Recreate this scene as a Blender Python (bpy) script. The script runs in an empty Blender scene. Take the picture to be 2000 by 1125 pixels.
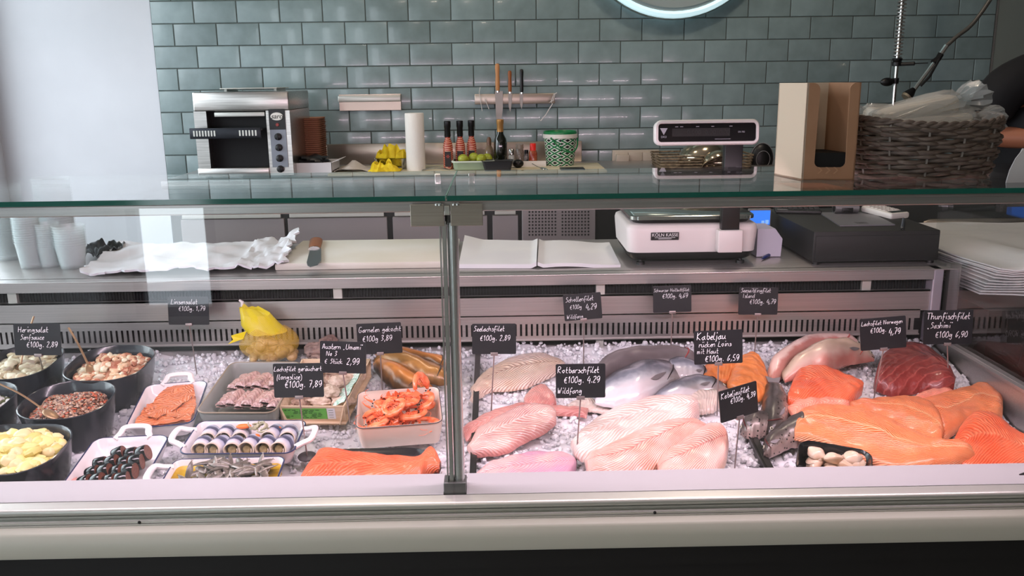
import bpy, math, random
from math import sin, cos, pi, radians, sqrt, atan2
from mathutils import Vector, Matrix, noise
random.seed(7)
SC = bpy.context.scene
COL = SC.collection
# ---------------- camera, world, light, exposure ----------------
F = 1720.0                      # focal length in pixels of a 2000 px wide frame
CAMZ = 1.47
PITCH, YAW, ROLL = radians(13.3), radians(0.8), radians(0.7)
_f = Vector((0, cos(PITCH), -sin(PITCH))); _r = Vector((1, 0, 0)); _u = _r.cross(_f)
_Rz = Matrix.Rotation(-YAW, 3, 'Z')
_f, _r, _u = _Rz @ _f, _Rz @ _r, _Rz @ _u
_r, _u = cos(ROLL) * _r - sin(ROLL) * _u, sin(ROLL) * _r + cos(ROLL) * _u
cam = bpy.data.objects.new('camera', bpy.data.cameras.new('camera')); COL.objects.link(cam)
_m = Matrix((_r, _u, -_f)).transposed().to_4x4(); _m.translation = (0, 0, CAMZ)
cam.matrix_world = _m
cam.data.sensor_width = 36; cam.data.lens = 36 * F / 2000
SC.camera = cam
w = bpy.data.worlds.new('world'); SC.world = w; w.use_nodes = True
w.node_tree.nodes['Background'].inputs[0].default_value = (.72, .8, .9, 1)
w.node_tree.nodes['Background'].inputs[1].default_value = 2.6
SC.view_settings.view_transform = 'Standard'; SC.view_settings.look = 'None'
SC.view_settings.gamma = 1; SC.view_settings.use_curve_mapping = False
SC.view_settings.exposure = 0.2
SC.cycles.max_bounces = 8; SC.cycles.transparent_max_bounces = 24; SC.cycles.diffuse_bounces = 4
SC.cycles.caustics_reflective = False; SC.cycles.caustics_refractive = False
SC.cycles.use_denoising = True; SC.cycles.sample_clamp_indirect = 4
def area(name, loc, target, sx, sy, power, color, spread=180):
    l = bpy.data.lights.new(name, 'AREA'); l.shape = 'RECTANGLE'; l.size = sx; l.size_y = sy
    l.energy = power; l.color = color; l.spread = radians(spread)
    o = bpy.data.objects.new(name, l); COL.objects.link(o); o.location = loc
    d = Vector(target) - Vector(loc); o.rotation_euler = d.to_track_quat('-Z', 'Y').to_euler()
    return o
area('daylight_side_window', (-2.75, 2.6, 1.75), (0, 2.6, 1.45), 2.4, 1.7, 66, (.86, .95, 1))
area('daylight_shop_window', (-1.98, -2.5, 1.4), (-1.0, 2, 1.0), .62, 2.3, 15, (.86, .95, 1))
area('case_light_left', (-.62, 1.535, 1.226), (-.62, 1.95, .6), 1.0, .03, 6.4, (1, .75, .88))
area('case_light_right', (.55, 1.535, 1.226), (.55, 1.95, .6), 1.2, .03, 8.0, (1, .75, .87))
for lx, ly, p in ((-.6, 3.0, 8), (.9, 3.0, 9), (-.3, .2, 2.5), (1.6, .2, 2), (-.5, -1.2, 9)):  # last one is an added fill behind the camera, brightening what the steel reflects
    area('ceiling_and_fill_light', (lx, ly, 2.78), (lx, ly, 0), .22, .22, p, (1, .82, .66))

# ---------------- pixel-free geometry helpers ----------------
def ray(px, py): return _f + _r * ((px - 1000) / F) - _u * ((py - 562.5) / F)
CP = Vector((0, 0, CAMZ))
def onY(px, py, Y): d = ray(px, py); return CP + d * (Y / d.y)        # the point of the sight line at depth Y
def onZ(px, py, z): d = ray(px, py); return CP + d * ((z - CAMZ) / d.z)
SL = math.atan(.1375)
DM = Matrix.Translation((0, 1.56, .6475)) @ Matrix.Rotation(SL, 4, 'X')   # frame of the sloping ice deck
DI = DM.inverted()
def dk(px, py, h=0):
    o = DI @ CP; d = (DI.to_3x3() @ ray(px, py)); p = o + d * ((h - o.z) / d.z); return Vector((p.x, p.y, h))
def W3(p): return DM @ Vector(p)

# ---------------- materials ----------------
MATS = {}
def lin(c):
    return tuple((x / 12.92 if x <= .04045 else ((x + .055) / 1.055) ** 2.4) for x in c[:3]) + (1,)
def newmat(name):
    m = bpy.data.materials.new(name); m.use_nodes = True; nt = m.node_tree
    return m, nt, nt.nodes['Principled BSDF']
def N(nt, t, **kw):
    n = nt.nodes.new(t)
    for k, v in kw.items():
        if k[0] == 'i' and k[1:].isdigit(): n.inputs[int(k[1:])].default_value = v
        else: setattr(n, k, v)
    return n
def M(name, c=(.5, .5, .5), rough=.5, metal=0, trans=0, c2=None, sc=20, bump=0, bsc=None, det=3, emit=0, coat=0, sss=0, ior=1.45, stretch=None, alpha=1, spec=.5):
    """plain procedural material; c and c2 in display rgb, mixed by a noise"""
    if name in MATS: return MATS[name]
    m, nt, b = newmat(name); L = nt.links.new
    b.inputs['Base Color'].default_value = lin(c)
    b.inputs['Roughness'].default_value = rough; b.inputs['Metallic'].default_value = metal
    b.inputs['Transmission Weight'].default_value = trans; b.inputs['IOR'].default_value = ior
    b.inputs['Specular IOR Level'].default_value = spec
    b.inputs['Coat Weight'].default_value = coat; b.inputs['Coat Roughness'].default_value = .12
    b.inputs['Alpha'].default_value = alpha
    if sss:
        b.inputs['Subsurface Weight'].default_value = sss; b.inputs['Subsurface Scale'].default_value = .01
        b.inputs['Subsurface Radius'].default_value = (1, .5, .4)
    if emit:
        b.inputs['Emission Color'].default_value = lin(c); b.inputs['Emission Strength'].default_value = emit
    if c2 or bump:
        tc = N(nt, 'ShaderNodeTexCoord'); mp = N(nt, 'ShaderNodeMapping'); L(tc.outputs['Object'], mp.inputs[0])
        if stretch: mp.inputs['Scale'].default_value = stretch
        if c2:
            n = N(nt, 'ShaderNodeTexNoise'); n.inputs['Scale'].default_value = sc; n.inputs['Detail'].default_value = det
            L(mp.outputs[0], n.inputs['Vector'])
            r = N(nt, 'ShaderNodeValToRGB'); r.color_ramp.elements[0].position = .36; r.color_ramp.elements[1].position = .64
            r.color_ramp.elements[0].color = lin(c); r.color_ramp.elements[1].color = lin(c2)
            L(n.outputs[0], r.inputs[0]); L(r.outputs[0], b.inputs['Base Color'])
        if bump:
            n2 = N(nt, 'ShaderNodeTexNoise'); n2.inputs['Scale'].default_value = bsc or sc; n2.inputs['Detail'].default_value = det
            L(mp.outputs[0], n2.inputs['Vector'])
            bp = N(nt, 'ShaderNodeBump'); bp.inputs['Strength'].default_value = bump; bp.inputs['Distance'].default_value = .004
            L(n2.outputs[0], bp.inputs['Height']); L(bp.outputs[0], b.inputs['Normal'])
    MATS[name] = m; return m
def flesh(name, base, line, freq=30, chev=.25, lw=.35, rough=.28, edge=None, patch=None, sss=.15, wob=.6, amt=1, spots=None, bump=.35):
    """muscle-striped fish flesh: U runs along the piece, V across it"""
    if name in MATS: return MATS[name]
    m, nt, b = newmat(name); L = nt.links.new
    uv = N(nt, 'ShaderNodeUVMap'); sp = N(nt, 'ShaderNodeSeparateXYZ'); L(uv.outputs[0], sp.inputs[0])
    tc = N(nt, 'ShaderNodeTexCoord')
    nz = N(nt, 'ShaderNodeTexNoise'); nz.inputs['Scale'].default_value = 28; L(tc.outputs['Object'], nz.inputs['Vector'])
    def mth(op, a, c=None, d=None):
        n = N(nt, 'ShaderNodeMath', operation=op)
        for k, v in enumerate((a, c, d)):
            if v is None: continue
            if isinstance(v, (int, float)): n.inputs[k].default_value = v
            else: L(v, n.inputs[k])
        return n.outputs[0]
    av = mth('ABSOLUTE', mth('SUBTRACT', sp.outputs[1], .5))
    ph = mth('ADD', mth('ADD', sp.outputs[0], mth('MULTIPLY', av, chev)), mth('MULTIPLY', nz.outputs[0], wob / freq * 2))
    s = mth('SINE', mth('MULTIPLY', ph, freq * 2 * pi))
    st = mth('SMOOTH_MAX', mth('MULTIPLY', mth('SUBTRACT', s, 1 - 2 * lw), 1 / (2 * lw)), 0, .05)
    st = mth('MULTIPLY', st, amt)
    n2 = N(nt, 'ShaderNodeTexNoise'); n2.inputs['Scale'].default_value = 14; L(tc.outputs['Object'], n2.inputs['Vector'])
    r = N(nt, 'ShaderNodeValToRGB'); r.color_ramp.elements[0].position = .38; r.color_ramp.elements[1].position = .62
    r.color_ramp.elements[0].color = lin(base); r.color_ramp.elements[1].color = lin(patch or base); L(n2.outputs[0], r.inputs[0])
    mx = N(nt, 'ShaderNodeMix', data_type='RGBA'); L(st, mx.inputs[0]); L(r.outputs[0], mx.inputs[6]); mx.inputs[7].default_value = lin(line)
    out = mx.outputs[2]
    # thin midline
    ml = mth('LESS_THAN', av, .012); mx2 = N(nt, 'ShaderNodeMix', data_type='RGBA'); L(mth('MULTIPLY', ml, .6 * amt), mx2.inputs[0])
    L(out, mx2.inputs[6]); mx2.inputs[7].default_value = lin(line); out = mx2.outputs[2]
    if edge:
        e = mth('SMOOTH_MAX', mth('MULTIPLY', mth('SUBTRACT', av, .40), 10), 0, .05); e = mth('MINIMUM', e, 1)
        mx3 = N(nt, 'ShaderNodeMix', data_type='RGBA'); L(e, mx3.inputs[0]); L(out, mx3.inputs[6]); mx3.inputs[7].default_value = lin(edge); out = mx3.outputs[2]
    L(out, b.inputs['Base Color'])
    bp = N(nt, 'ShaderNodeBump'); bp.inputs['Strength'].default_value = bump; bp.inputs['Distance'].default_value = .0022
    n3 = N(nt, 'ShaderNodeTexNoise'); n3.inputs['Scale'].default_value = 110; n3.inputs['Detail'].default_value = 4; L(tc.outputs['Object'], n3.inputs['Vector'])
    L(mth('ADD', mth('ADD', s, mth('MULTIPLY', n3.outputs[0], 2.2)), mth('MULTIPLY', nz.outputs[0], 3)), bp.inputs['Height']); L(bp.outputs[0], b.inputs['Normal'])
    b.inputs['Roughness'].default_value = rough; b.inputs['Coat Weight'].default_value = .35; b.inputs['Coat Roughness'].default_value = .18
    b.inputs['Subsurface Weight'].default_value = sss; b.inputs['Subsurface Scale'].default_value = .008
    b.inputs['Subsurface Radius'].default_value = (1, .4, .3)
    MATS[name] = m; return m
def skin(name, stops, rough=.25, metal=.25, spots=None, sc=60, mott=.5, along=False, head=None):
    """fish skin coloured across the body (V) from one flank to the other"""
    if name in MATS: return MATS[name]
    m, nt, b = newmat(name); L = nt.links.new
    uv = N(nt, 'ShaderNodeUVMap'); sp = N(nt, 'ShaderNodeSeparateXYZ'); L(uv.outputs[0], sp.inputs[0])
    tc = N(nt, 'ShaderNodeTexCoord'); nz = N(nt, 'ShaderNodeTexNoise'); nz.inputs['Scale'].default_value = sc; nz.inputs['Detail'].default_value = 4
    L(tc.outputs['Object'], nz.inputs['Vector'])
    a = N(nt, 'ShaderNodeMath', operation='MULTIPLY_ADD'); L(nz.outputs[0], a.inputs[0]); a.inputs[1].default_value = mott * .35
    L(sp.outputs[0 if along else 1], a.inputs[2])
    sb = N(nt, 'ShaderNodeMath', operation='SUBTRACT'); L(a.outputs[0], sb.inputs[0]); sb.inputs[1].default_value = mott * .175
    r = N(nt, 'ShaderNodeValToRGB'); cr = r.color_ramp
    while len(cr.elements) < len(stops): cr.elements.new(.5)
    for e, (p, c) in zip(cr.elements, stops): e.position = p; e.color = lin(c)
    L(sb.outputs[0], r.inputs[0]); out = r.outputs[0]
    if spots:
        v = N(nt, 'ShaderNodeTexVoronoi'); v.inputs['Scale'].default_value = 110; L(tc.outputs['Object'], v.inputs['Vector'])
        lt = N(nt, 'ShaderNodeMath', operation='LESS_THAN'); L(v.outputs[0], lt.inputs[0]); lt.inputs[1].default_value = .22
        mx = N(nt, 'ShaderNodeMix', data_type='RGBA'); L(lt.outputs[0], mx.inputs[0]); L(out, mx.inputs[6]); mx.inputs[7].default_value = lin(spots); out = mx.outputs[2]
    if head:
        hr = N(nt, 'ShaderNodeMapRange'); L(sp.outputs[0], hr.inputs[0]); hr.inputs[1].default_value = head[1]; hr.inputs[2].default_value = head[1] + .03
        hm_ = N(nt, 'ShaderNodeMath', operation='MULTIPLY'); L(hr.outputs[0], hm_.inputs[0]); L(nz.outputs[0], hm_.inputs[1])
        mx = N(nt, 'ShaderNodeMix', data_type='RGBA'); L(hm_.outputs[0], mx.inputs[0]); L(out, mx.inputs[6]); mx.inputs[7].default_value = lin(head[0]); out = mx.outputs[2]
    L(out, b.inputs['Base Color']); b.inputs['Roughness'].default_value = rough; b.inputs['Metallic'].default_value = metal
    bp = N(nt, 'ShaderNodeBump'); bp.inputs['Strength'].default_value = .15; bp.inputs['Distance'].default_value = .001
    L(nz.outputs[0], bp.inputs['Height']); L(bp.outputs[0], b.inputs['Normal'])
    MATS[name] = m; return m
def glassmat(name, tint=(.97, .99, .98), gain=1.0):
    m, nt, b = newmat(name); L = nt.links.new; nt.nodes.remove(b)
    o = [n for n in nt.nodes if n.type == 'OUTPUT_MATERIAL'][0]
    g = N(nt, 'ShaderNodeNewGeometry'); a = N(nt, 'ShaderNodeMath', operation='MULTIPLY_ADD'); L(g.outputs['Backfacing'], a.inputs[0])
    a.inputs[1].default_value = 1 / 1.5 - 1.5; a.inputs[2].default_value = 1.5
    fr = N(nt, 'ShaderNodeFresnel'); L(a.outputs[0], fr.inputs[0])
    t = N(nt, 'ShaderNodeBsdfTransparent'); t.inputs[0].default_value = tint + (1,)
    gl = N(nt, 'ShaderNodeBsdfGlossy'); gl.inputs['Roughness'].default_value = 0; gl.inputs[0].default_value = (1, 1, 1, 1)
    mx = N(nt, 'ShaderNodeMixShader'); L(fr.outputs[0], mx.inputs[0]); L(t.outputs[0], mx.inputs[1]); L(gl.outputs[0], mx.inputs[2])
    L(mx.outputs[0], o.inputs[0]); MATS[name] = m; return m
def lattice(nt, vec):
    """distance from the middle of the unit cell, 0 in the centre and .5 on its edges"""
    L = nt.links.new; sp = N(nt, 'ShaderNodeSeparateXYZ'); L(vec, sp.inputs[0]); o = []
    for k in (0, 1):
        a = N(nt, 'ShaderNodeMath', operation='FRACT'); L(sp.outputs[k], a.inputs[0]); b = N(nt, 'ShaderNodeMath', operation='SUBTRACT'); L(a.outputs[0], b.inputs[0]); b.inputs[1].default_value = .5
        c = N(nt, 'ShaderNodeMath', operation='ABSOLUTE'); L(b.outputs[0], c.inputs[0]); o.append(c.outputs[0])
    m = N(nt, 'ShaderNodeMath', operation='MAXIMUM'); L(o[0], m.inputs[0]); L(o[1], m.inputs[1]); return m.outputs[0]
def netmat(name, col, sc, a0):
    """knitted net: a fine lattice of threads, open between them"""
    m, nt, b = newmat(name); L = nt.links.new
    uv = N(nt, 'ShaderNodeUVMap'); mp = N(nt, 'ShaderNodeMapping'); L(uv.outputs[0], mp.inputs[0]); mp.inputs['Scale'].default_value = (sc, sc, sc); mp.inputs['Rotation'].default_value = (0, 0, .78)
    ck = lattice(nt, mp.outputs[0]); gt = N(nt, 'ShaderNodeMath', operation='GREATER_THAN'); L(ck, gt.inputs[0]); gt.inputs[1].default_value = .43
    mr = N(nt, 'ShaderNodeMapRange'); L(gt.outputs[0], mr.inputs[0]); mr.inputs[3].default_value = a0; mr.inputs[4].default_value = 1
    L(mr.outputs[0], b.inputs['Alpha']); b.inputs['Base Color'].default_value = lin(col); b.inputs['Roughness'].default_value = .4
    MATS[name] = m; return m

STEEL = M('brushed_steel', (.74, .72, .71), .34, .8, c2=(.69, .675, .665), sc=8, stretch=(.4, 40, 40), bump=.03, bsc=8)
STEELD = M('satin_dark_steel', (.60, .58, .56), .4, .85, c2=(.55, .53, .51), sc=6, stretch=(40, 40, .4))
CHROME = M('polished_steel', (.8, .8, .78), .12, 1)
ALU = M('anodised_aluminium', (.80, .80, .77), .35, .55, c2=(.77, .77, .74), sc=5, stretch=(.3, 20, 20))
CREAM = M('cream_lacquer', (.78, .775, .72), .35)
WHITEP = M('white_lacquered_steel', (.86, .85, .85), .3)
BLACK = M('black_plastic', (.045, .045, .05), .4)
BLACKM = M('matt_black', (.03, .03, .035), .75)
DARKP = M('dark_panel', (.10, .10, .10), .5)
GLASS = glassmat('clear_glass', (.975, .99, .985))
GLEDGE = M('green_glass_edge', (.10, .42, .36), .1, 0, trans=.2)
WHITEPL = M('white_plastic', (.86, .85, .82), .35)
PAPER = M('white_paper', (.86, .86, .86), .7, c2=(.83, .83, .84), sc=6)
PLASTER = M('white_plaster', (.80, .81, .83), .75, c2=(.78, .79, .81), sc=3, bump=.05, bsc=60)
WOOD = M('knife_wood', (.62, .38, .22), .45, c2=(.50, .28, .15), sc=30, stretch=(8, 8, .6))

# ---------------- mesh builder ----------------
class MB:
    def __init__(s): s.v = []; s.f = []; s.uv = {}; s.mi = []
    def add(s, vs, fs, uvs=None, mi=0):
        b = len(s.v); s.v += [Vector(p) for p in vs]
        for k, f in enumerate(fs):
            if uvs: s.uv[len(s.f)] = [uvs[i] for i in f]
            s.f.append([i + b for i in f]); s.mi.append(mi)
        return s
    def box(s, c, d, rot=None, bev=0, mi=0):
        hx, hy, hz = d[0] / 2, d[1] / 2, d[2] / 2; c = Vector(c)
        if bev:
            bm_v = []; e = min(bev, hx * .9, hy * .9, hz * .9); vs = []; 
            def loop(x, y, z, n=3):
                r = []
                for qx, qy, a0 in ((1, 1, 0), (-1, 1, 90), (-1, -1, 180), (1, -1, 270)):
                    for k in range(n + 1):
                        a = radians(a0 + 90 * k / n); r.append(Vector((qx * (hx - e) + cos(a) * (e - x), qy * (hy - e) + sin(a) * (e - x), z)))
                return r
            ls = [loop(e, 0, -hz), loop(e * .3, 0, -hz + e * .3), loop(0, 0, -hz + e), loop(0, 0, hz - e), loop(e * .3, 0, hz - e * .3), loop(e, 0, hz)]
            if rot: ls = [[rot @ p for p in l] for l in ls]
            return s.loft([[p + c for p in l] for l in ls], closed=True, cap=True, mi=mi)
        vs = [Vector((x, y, z)) for x in (-hx, hx) for y in (-hy, hy) for z in (-hz, hz)]
        if rot: vs = [rot @ v for v in vs]
        return s.add([v + c for v in vs], [(0, 1, 3, 2), (4, 6, 7, 5), (0, 4, 5, 1), (2, 3, 7, 6), (0, 2, 6, 4), (1, 5, 7, 3)], mi=mi)
    def bb(s, x0, x1, y0, y1, z0, z1, bev=0, mi=0):
        return s.box(((x0 + x1) / 2, (y0 + y1) / 2, (z0 + z1) / 2), (abs(x1 - x0), abs(y1 - y0), abs(z1 - z0)), bev=bev, mi=mi)
    def loft(s, loops, closed=True, cap=False, uv=False, mi=0):
        n = len(loops[0]); vs = [p for l in loops for p in l]; fs = []; m = len(loops)
        uvs = [(i / (m - 1), j / (n - 1)) for i in range(m) for j in range(n)] if uv else None
        for i in range(m - 1):
            for j in range(n if closed else n - 1):
                k = (j + 1) % n; fs.append((i * n + j, i * n + k, (i + 1) * n + k, (i + 1) * n + j))
        if cap: fs.append(tuple(range(n))[::-1]); fs.append(tuple((m - 1) * n + j for j in range(n)))
        return s.add(vs, fs, uvs, mi=mi)
    def lathe(s, prof, c=(0, 0, 0), n=24, cap=True, rot=None, sx=1, sy=1, mi=0):
        c = Vector(c); ls = []
        for r, z in prof:
            l = [Vector((cos(2 * pi * k / n) * r * sx, sin(2 * pi * k / n) * r * sy, z)) for k in range(n)]
            if rot: l = [rot @ p for p in l]
            ls.append([p + c for p in l])
        return s.loft(ls, True, cap, mi=mi)
    def tube(s, pts, r, n=8, cap=True, flat=1, mi=0, up=None):
        pts = [Vector(p) for p in pts]; ls = []; prev = None
        for i, p in enumerate(pts):
            t = (pts[min(i + 1, len(pts) - 1)] - pts[max(i - 1, 0)]).normalized()
            if prev is None:
                a = Vector(up) if up else (Vector((0, 0, 1)) if abs(t.z) < .9 else Vector((1, 0, 0)))
                prev = (a - t * a.dot(t)).normalized()
            else:
                prev = (prev - t * prev.dot(t)); prev = prev.normalized() if prev.length > 1e-6 else t.orthogonal().normalized()
            q = t.cross(prev); rr = r[i] if isinstance(r, (list, tuple)) else r
            ls.append([p + (prev * cos(2 * pi * k / n) * flat + q * sin(2 * pi * k / n)) * rr for k in range(n)])
        return s.loft(ls, True, cap, mi=mi)
    def ell(s, c, r, rot=None, n=12, m=8, nz=0, nsc=5, seed=0, mi=0):
        c = Vector(c); ls = []
        for i in range(m + 1):
            a = -pi / 2 + pi * i / m; l = []
            for k in range(n):
                b = 2 * pi * k / n; p = Vector((cos(a) * cos(b), cos(a) * sin(b), sin(a)))
                if i in (0, m): p = Vector((0.002 * cos(b), .002 * sin(b), sin(a)))
                if nz: p *= 1 + nz * noise.noise(p * nsc + Vector((seed * 3.7, seed, 1)))
                p = Vector((p.x * r[0], p.y * r[1], p.z * r[2]))
                if rot: p = rot @ p
                l.append(p + c)
            ls.append(l)
        return s.loft(ls, True, True, mi=mi)
    def prism(s, pts, d, mi=0):
        """closed outline pts (3D), extruded by vector d"""
        d = Vector(d); pts = [Vector(p) for p in pts]; n = len(pts)
        return s.add(pts + [p + d for p in pts], [tuple(range(n))[::-1], tuple(range(n, 2 * n))] + [(i, (i + 1) % n, n + (i + 1) % n, n + i) for i in range(n)], mi=mi)
    def extrude_x(s, prof, x0, x1, closed=True):
        """profile of (y, z) points run along X"""
        return s.loft([[Vector((x0, y, z)) for y, z in prof], [Vector((x1, y, z)) for y, z in prof]], closed, closed)
    def build(s, name, mat, parent=None, smooth=True, world=False, angle=40):
        me = bpy.data.meshes.new(name); vs = s.v; loc = None
        if world:
            if parent is not None:
                mi = parent.matrix_basis.inverted()
                if parent.parent is not None: mi = mi @ parent.parent.matrix_basis.inverted()
                vs = [mi @ v for v in vs]
            else:
                n = len(vs); lo = Vector((min(v.x for v in vs), min(v.y for v in vs), min(v.z for v in vs))); hi = Vector((max(v.x for v in vs), max(v.y for v in vs), 0))
                loc = Vector(((lo.x + hi.x) / 2, (lo.y + hi.y) / 2, lo.z)); vs = [v - loc for v in vs]
        me.from_pydata([tuple(v) for v in vs], [], s.f)
        for m in (mat if isinstance(mat, (list, tuple)) else [mat]): me.materials.append(m)
        if any(s.mi): me.polygons.foreach_set('material_index', s.mi)
        if s.uv:
            ul = me.uv_layers.new(name='UVMap')
            for p in me.polygons:
                u = s.uv.get(p.index)
                if u:
                    for k, li in enumerate(p.loop_indices): ul.data[li].uv = u[k]
        import bmesh
        bm = bmesh.new(); bm.from_mesh(me); bmesh.ops.recalc_face_normals(bm, faces=bm.faces); bm.to_mesh(me); bm.free()
        if smooth:
            me.polygons.foreach_set('use_smooth', [True] * len(me.polygons)); me.set_sharp_from_angle(angle=radians(angle))
        o = bpy.data.objects.new(name, me); COL.objects.link(o)
        if parent is not None: o.parent = parent
        if loc is not None: o.location = loc
        return o
def tag(o, label=None, cat=None, group=None, kind=None):
    if label: o['label'] = label
    if cat: o['category'] = cat
    if group: o['group'] = group
    if kind: o['kind'] = kind
    return o
def thing(name, label, cat, loc=(0, 0, 0), rot=None, group=None):
    o = bpy.data.objects.new(name, None); COL.objects.link(o); o.empty_display_size = .05
    m = Matrix.Translation(loc)
    if rot is not None: m = m @ rot.to_4x4()
    o.matrix_basis = m
    return tag(o, label, cat, group)
KIDS = {}
def copy_thing(r, label=None, mat=None, group=None):
    c = r.copy(); COL.objects.link(c)
    if mat is not None: c.matrix_basis = mat
    if label: c['label'] = label
    if group: c['group'] = group
    for ch in [o for o in COL.objects if o.parent == r]:
        d = ch.copy(); COL.objects.link(d); d.parent = c
        for g in [o for o in COL.objects if o.parent == ch]:
            e = g.copy(); COL.objects.link(e); e.parent = d
    return c
def rotz(a): return Matrix.Rotation(radians(a), 3, 'Z')
def rotx(a): return Matrix.Rotation(radians(a), 3, 'X')
def roty(a): return Matrix.Rotation(radians(a), 3, 'Y')
def catmull(P, n):
    """n points along an open Catmull-Rom curve through P"""
    P = [Vector(p) for p in P]; m = len(P) - 1; out = []
    for i in range(n):
        x = i / (n - 1) * m; k = min(int(x), m - 1); t = x - k
        p0, p1, p2, p3 = P[max(k - 1, 0)], P[k], P[k + 1], P[min(k + 2, m)]
        out.append(.5 * ((2 * p1) + (p2 - p0) * t + (2 * p0 - 5 * p1 + 4 * p2 - p3) * t * t + (3 * p1 - p0 - 3 * p2 + p3) * t ** 3))
    return out
def printed(txt, size, parent, M4, mat, name='lettering', ext=.0004, shear=0):
    """printed lettering as a thin mesh; M4 places its centre in the parent's frame"""
    cu = bpy.data.curves.new('t', 'FONT'); cu.body = txt; cu.size = size; cu.align_x = 'CENTER'; cu.align_y = 'CENTER'; cu.extrude = ext; cu.shear = shear
    t = bpy.data.objects.new('t', cu); COL.objects.link(t); dg = bpy.context.evaluated_depsgraph_get()
    me = bpy.data.meshes.new_from_object(t.evaluated_get(dg)); me.name = name; bpy.data.objects.remove(t); bpy.data.curves.remove(cu)
    me.transform(M4); me.materials.clear(); me.materials.append(mat)
    o = bpy.data.objects.new(name, me); COL.objects.link(o); o.parent = parent; return o
FACE = Matrix.Rotation(pi / 2, 4, 'X')      # text plane turned to face -Y
# handwriting: strokes on a grid, baseline y=2, x-height 5, ascender 8, descender 0 ; first digit = advance
HW = dict(a='4:35 14 03 12 22 34|35 33 42', b='4:18 13 22 32 44 35 15', c='3:34 25 14 03 12 32', d='4:34 15 03 12 32|38 33 42', e='3:03 34 25 14 03 12 32',
 f='3:37 28 16 10|04 34', g='4:34 15 03 13 34|35 31 20 01', h='4:08 02|04 25 34 32', i='2:15 12|17 18', j='2:15 11 00|17 18', k='4:08 02|35 03 42', l='2:18 03 12 22',
 m='5:05 02|04 15 24 22|24 35 44 42', n='4:05 02|04 25 34 32', o='4:25 04 13 22 34 25 35', p='4:05 00|04 25 34 23 02', r='3:05 02|04 25 35', s='3:34 15 14 33 22 02', t='3:18 13 22 32|05 35',
 u='4:05 03 12 33|35 33 42', w='5:05 12 25 32 45', y='4:05 14 23|35 23 10 00', z='3:05 35 02 32', v='4:05 22 45', x='4:05 42|45 02',
 A='5:02 28 42|14 44', B='5:08 02|08 38 36 15 36 43 32 02', G='5:48 18 04 12 32 44 24', H='5:08 02|48 42|05 45', I='3:18 12', K='5:08 02|48 05 42', L='4:18 03 02 42', N='5:02 08 42 48',
 S='4:47 28 16 35 33 12 02', R='5:02 08 38 36 05 42', T='5:08 58|28 22', U='5:08 03 12 32 44 48', W='6:08 12 26 32 58', C='4:47 18 04 12 42')
HW.update({'€': '5:47 27 15 13 22 42|05 35|04 34', '0': '4:28 06 03 12 33 36 28', '1': '3:06 18 12', '2': '4:07 28 37 25 02 32', '3': '4:07 28 37 15 34 23 02', '4': '4:28 04 44|36 31',
 '5': '4:38 18 05 25 33 22 02', '6': '4:38 16 03 12 23 34 14', '7': '4:08 38 12|15 35', '8': '4:37 18 06 34 23 12 04 37', '9': '4:37 28 07 05 14 25 36|37 34 12', ',': '2:13 01', '.': '2:12 13',
 '„': '3:02 01|12 11', '“': '3:08 07|18 17', '(': '3:28 15 11 20', ')': '3:08 25 21 00', ' ': '3:', 'ä': '4:35 14 03 12 22 34|35 33 42|17 18|37 38', 'ü': '4:05 03 12 33|35 33 42|17 18|37 38'})
def write_hand(mb, txt, x, y, size, ox, seed=0, bold=1.0):
    """strokes on a board that faces -Y (local), size = x-height unit step"""
    rnd = random.Random(seed); cx = x
    for ch in txt:
        g = HW.get(ch)
        if g is None: continue
        adv, st = g.split(':'); 
        for s in st.split('|'):
            if not s: continue
            P = [(int(q[0]) + rnd.uniform(-.15, .15), int(q[1]) - 2 + rnd.uniform(-.15, .15)) for q in s.split()]
            if len(P) == 1: P.append((P[0][0] + .3, P[0][1]))
            pts = [Vector((cx + (a + .18 * b) * size * .72, ox, y + b * size)) for a, b in P]
            pts = catmull(pts, max(4, 3 * len(pts))) if len(pts) > 2 else pts
            mb.tube(pts, size * .25 * bold, n=5, flat=1)
        cx += (int(adv) + .8) * size * .72
    return cx - x
# ================= room =================
def struct(name, mb, mat, smooth=False): return tag(mb.build(name, mat, None, smooth, world=True), kind='structure')
WX0, WX1, WY1 = -2.32, 3.4, 4.2
TX0, TX1 = -1.566, 2.303
struct('floor', MB().bb(WX0 - .3, WX1, -2.3, 4.5, -.1, 0), M('grey_floor', (.66, .65, .63), .4, c2=(.60, .59, .57), sc=4))
struct('ceiling', MB().bb(WX0 - .3, WX1, -2.3, 4.5, 2.8, 2.9), M('ceiling_white', (.82, .81, .80), .8))
struct('wall_back', MB().bb(WX0 - .3, WX1, WY1 + .006, 4.5, 0, 2.8), PLASTER)
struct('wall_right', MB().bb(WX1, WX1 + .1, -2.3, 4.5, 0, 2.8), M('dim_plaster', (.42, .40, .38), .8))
WY0, WYE, WZ0, WZ1 = -.9, 4.08, .72, 2.45
wl = MB(); wl.bb(WX0 - .3, WX0, -2.3, WY0, 0, 2.8); wl.bb(WX0 - .3, WX0, WYE, 4.5, 0, 2.8); wl.bb(WX0 - .3, WX0, WY0, WYE, 0, WZ0); wl.bb(WX0 - .3, WX0, WY0, WYE, WZ1, 2.8)
struct('wall_left', wl, PLASTER)
wf = MB(); wf.bb(-3, -2.2, -2.4, -2.3, 0, 2.8); wf.bb(-1.68, WX1, -2.4, -2.3, 0, 2.8); wf.bb(-3, -1.68, -2.4, -2.3, 0, .12); wf.bb(-3, -1.68, -2.4, -2.3, 2.6, 2.8)
struct('wall_front', wf, M('shop_plaster', (.74, .73, .71), .8))
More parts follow.
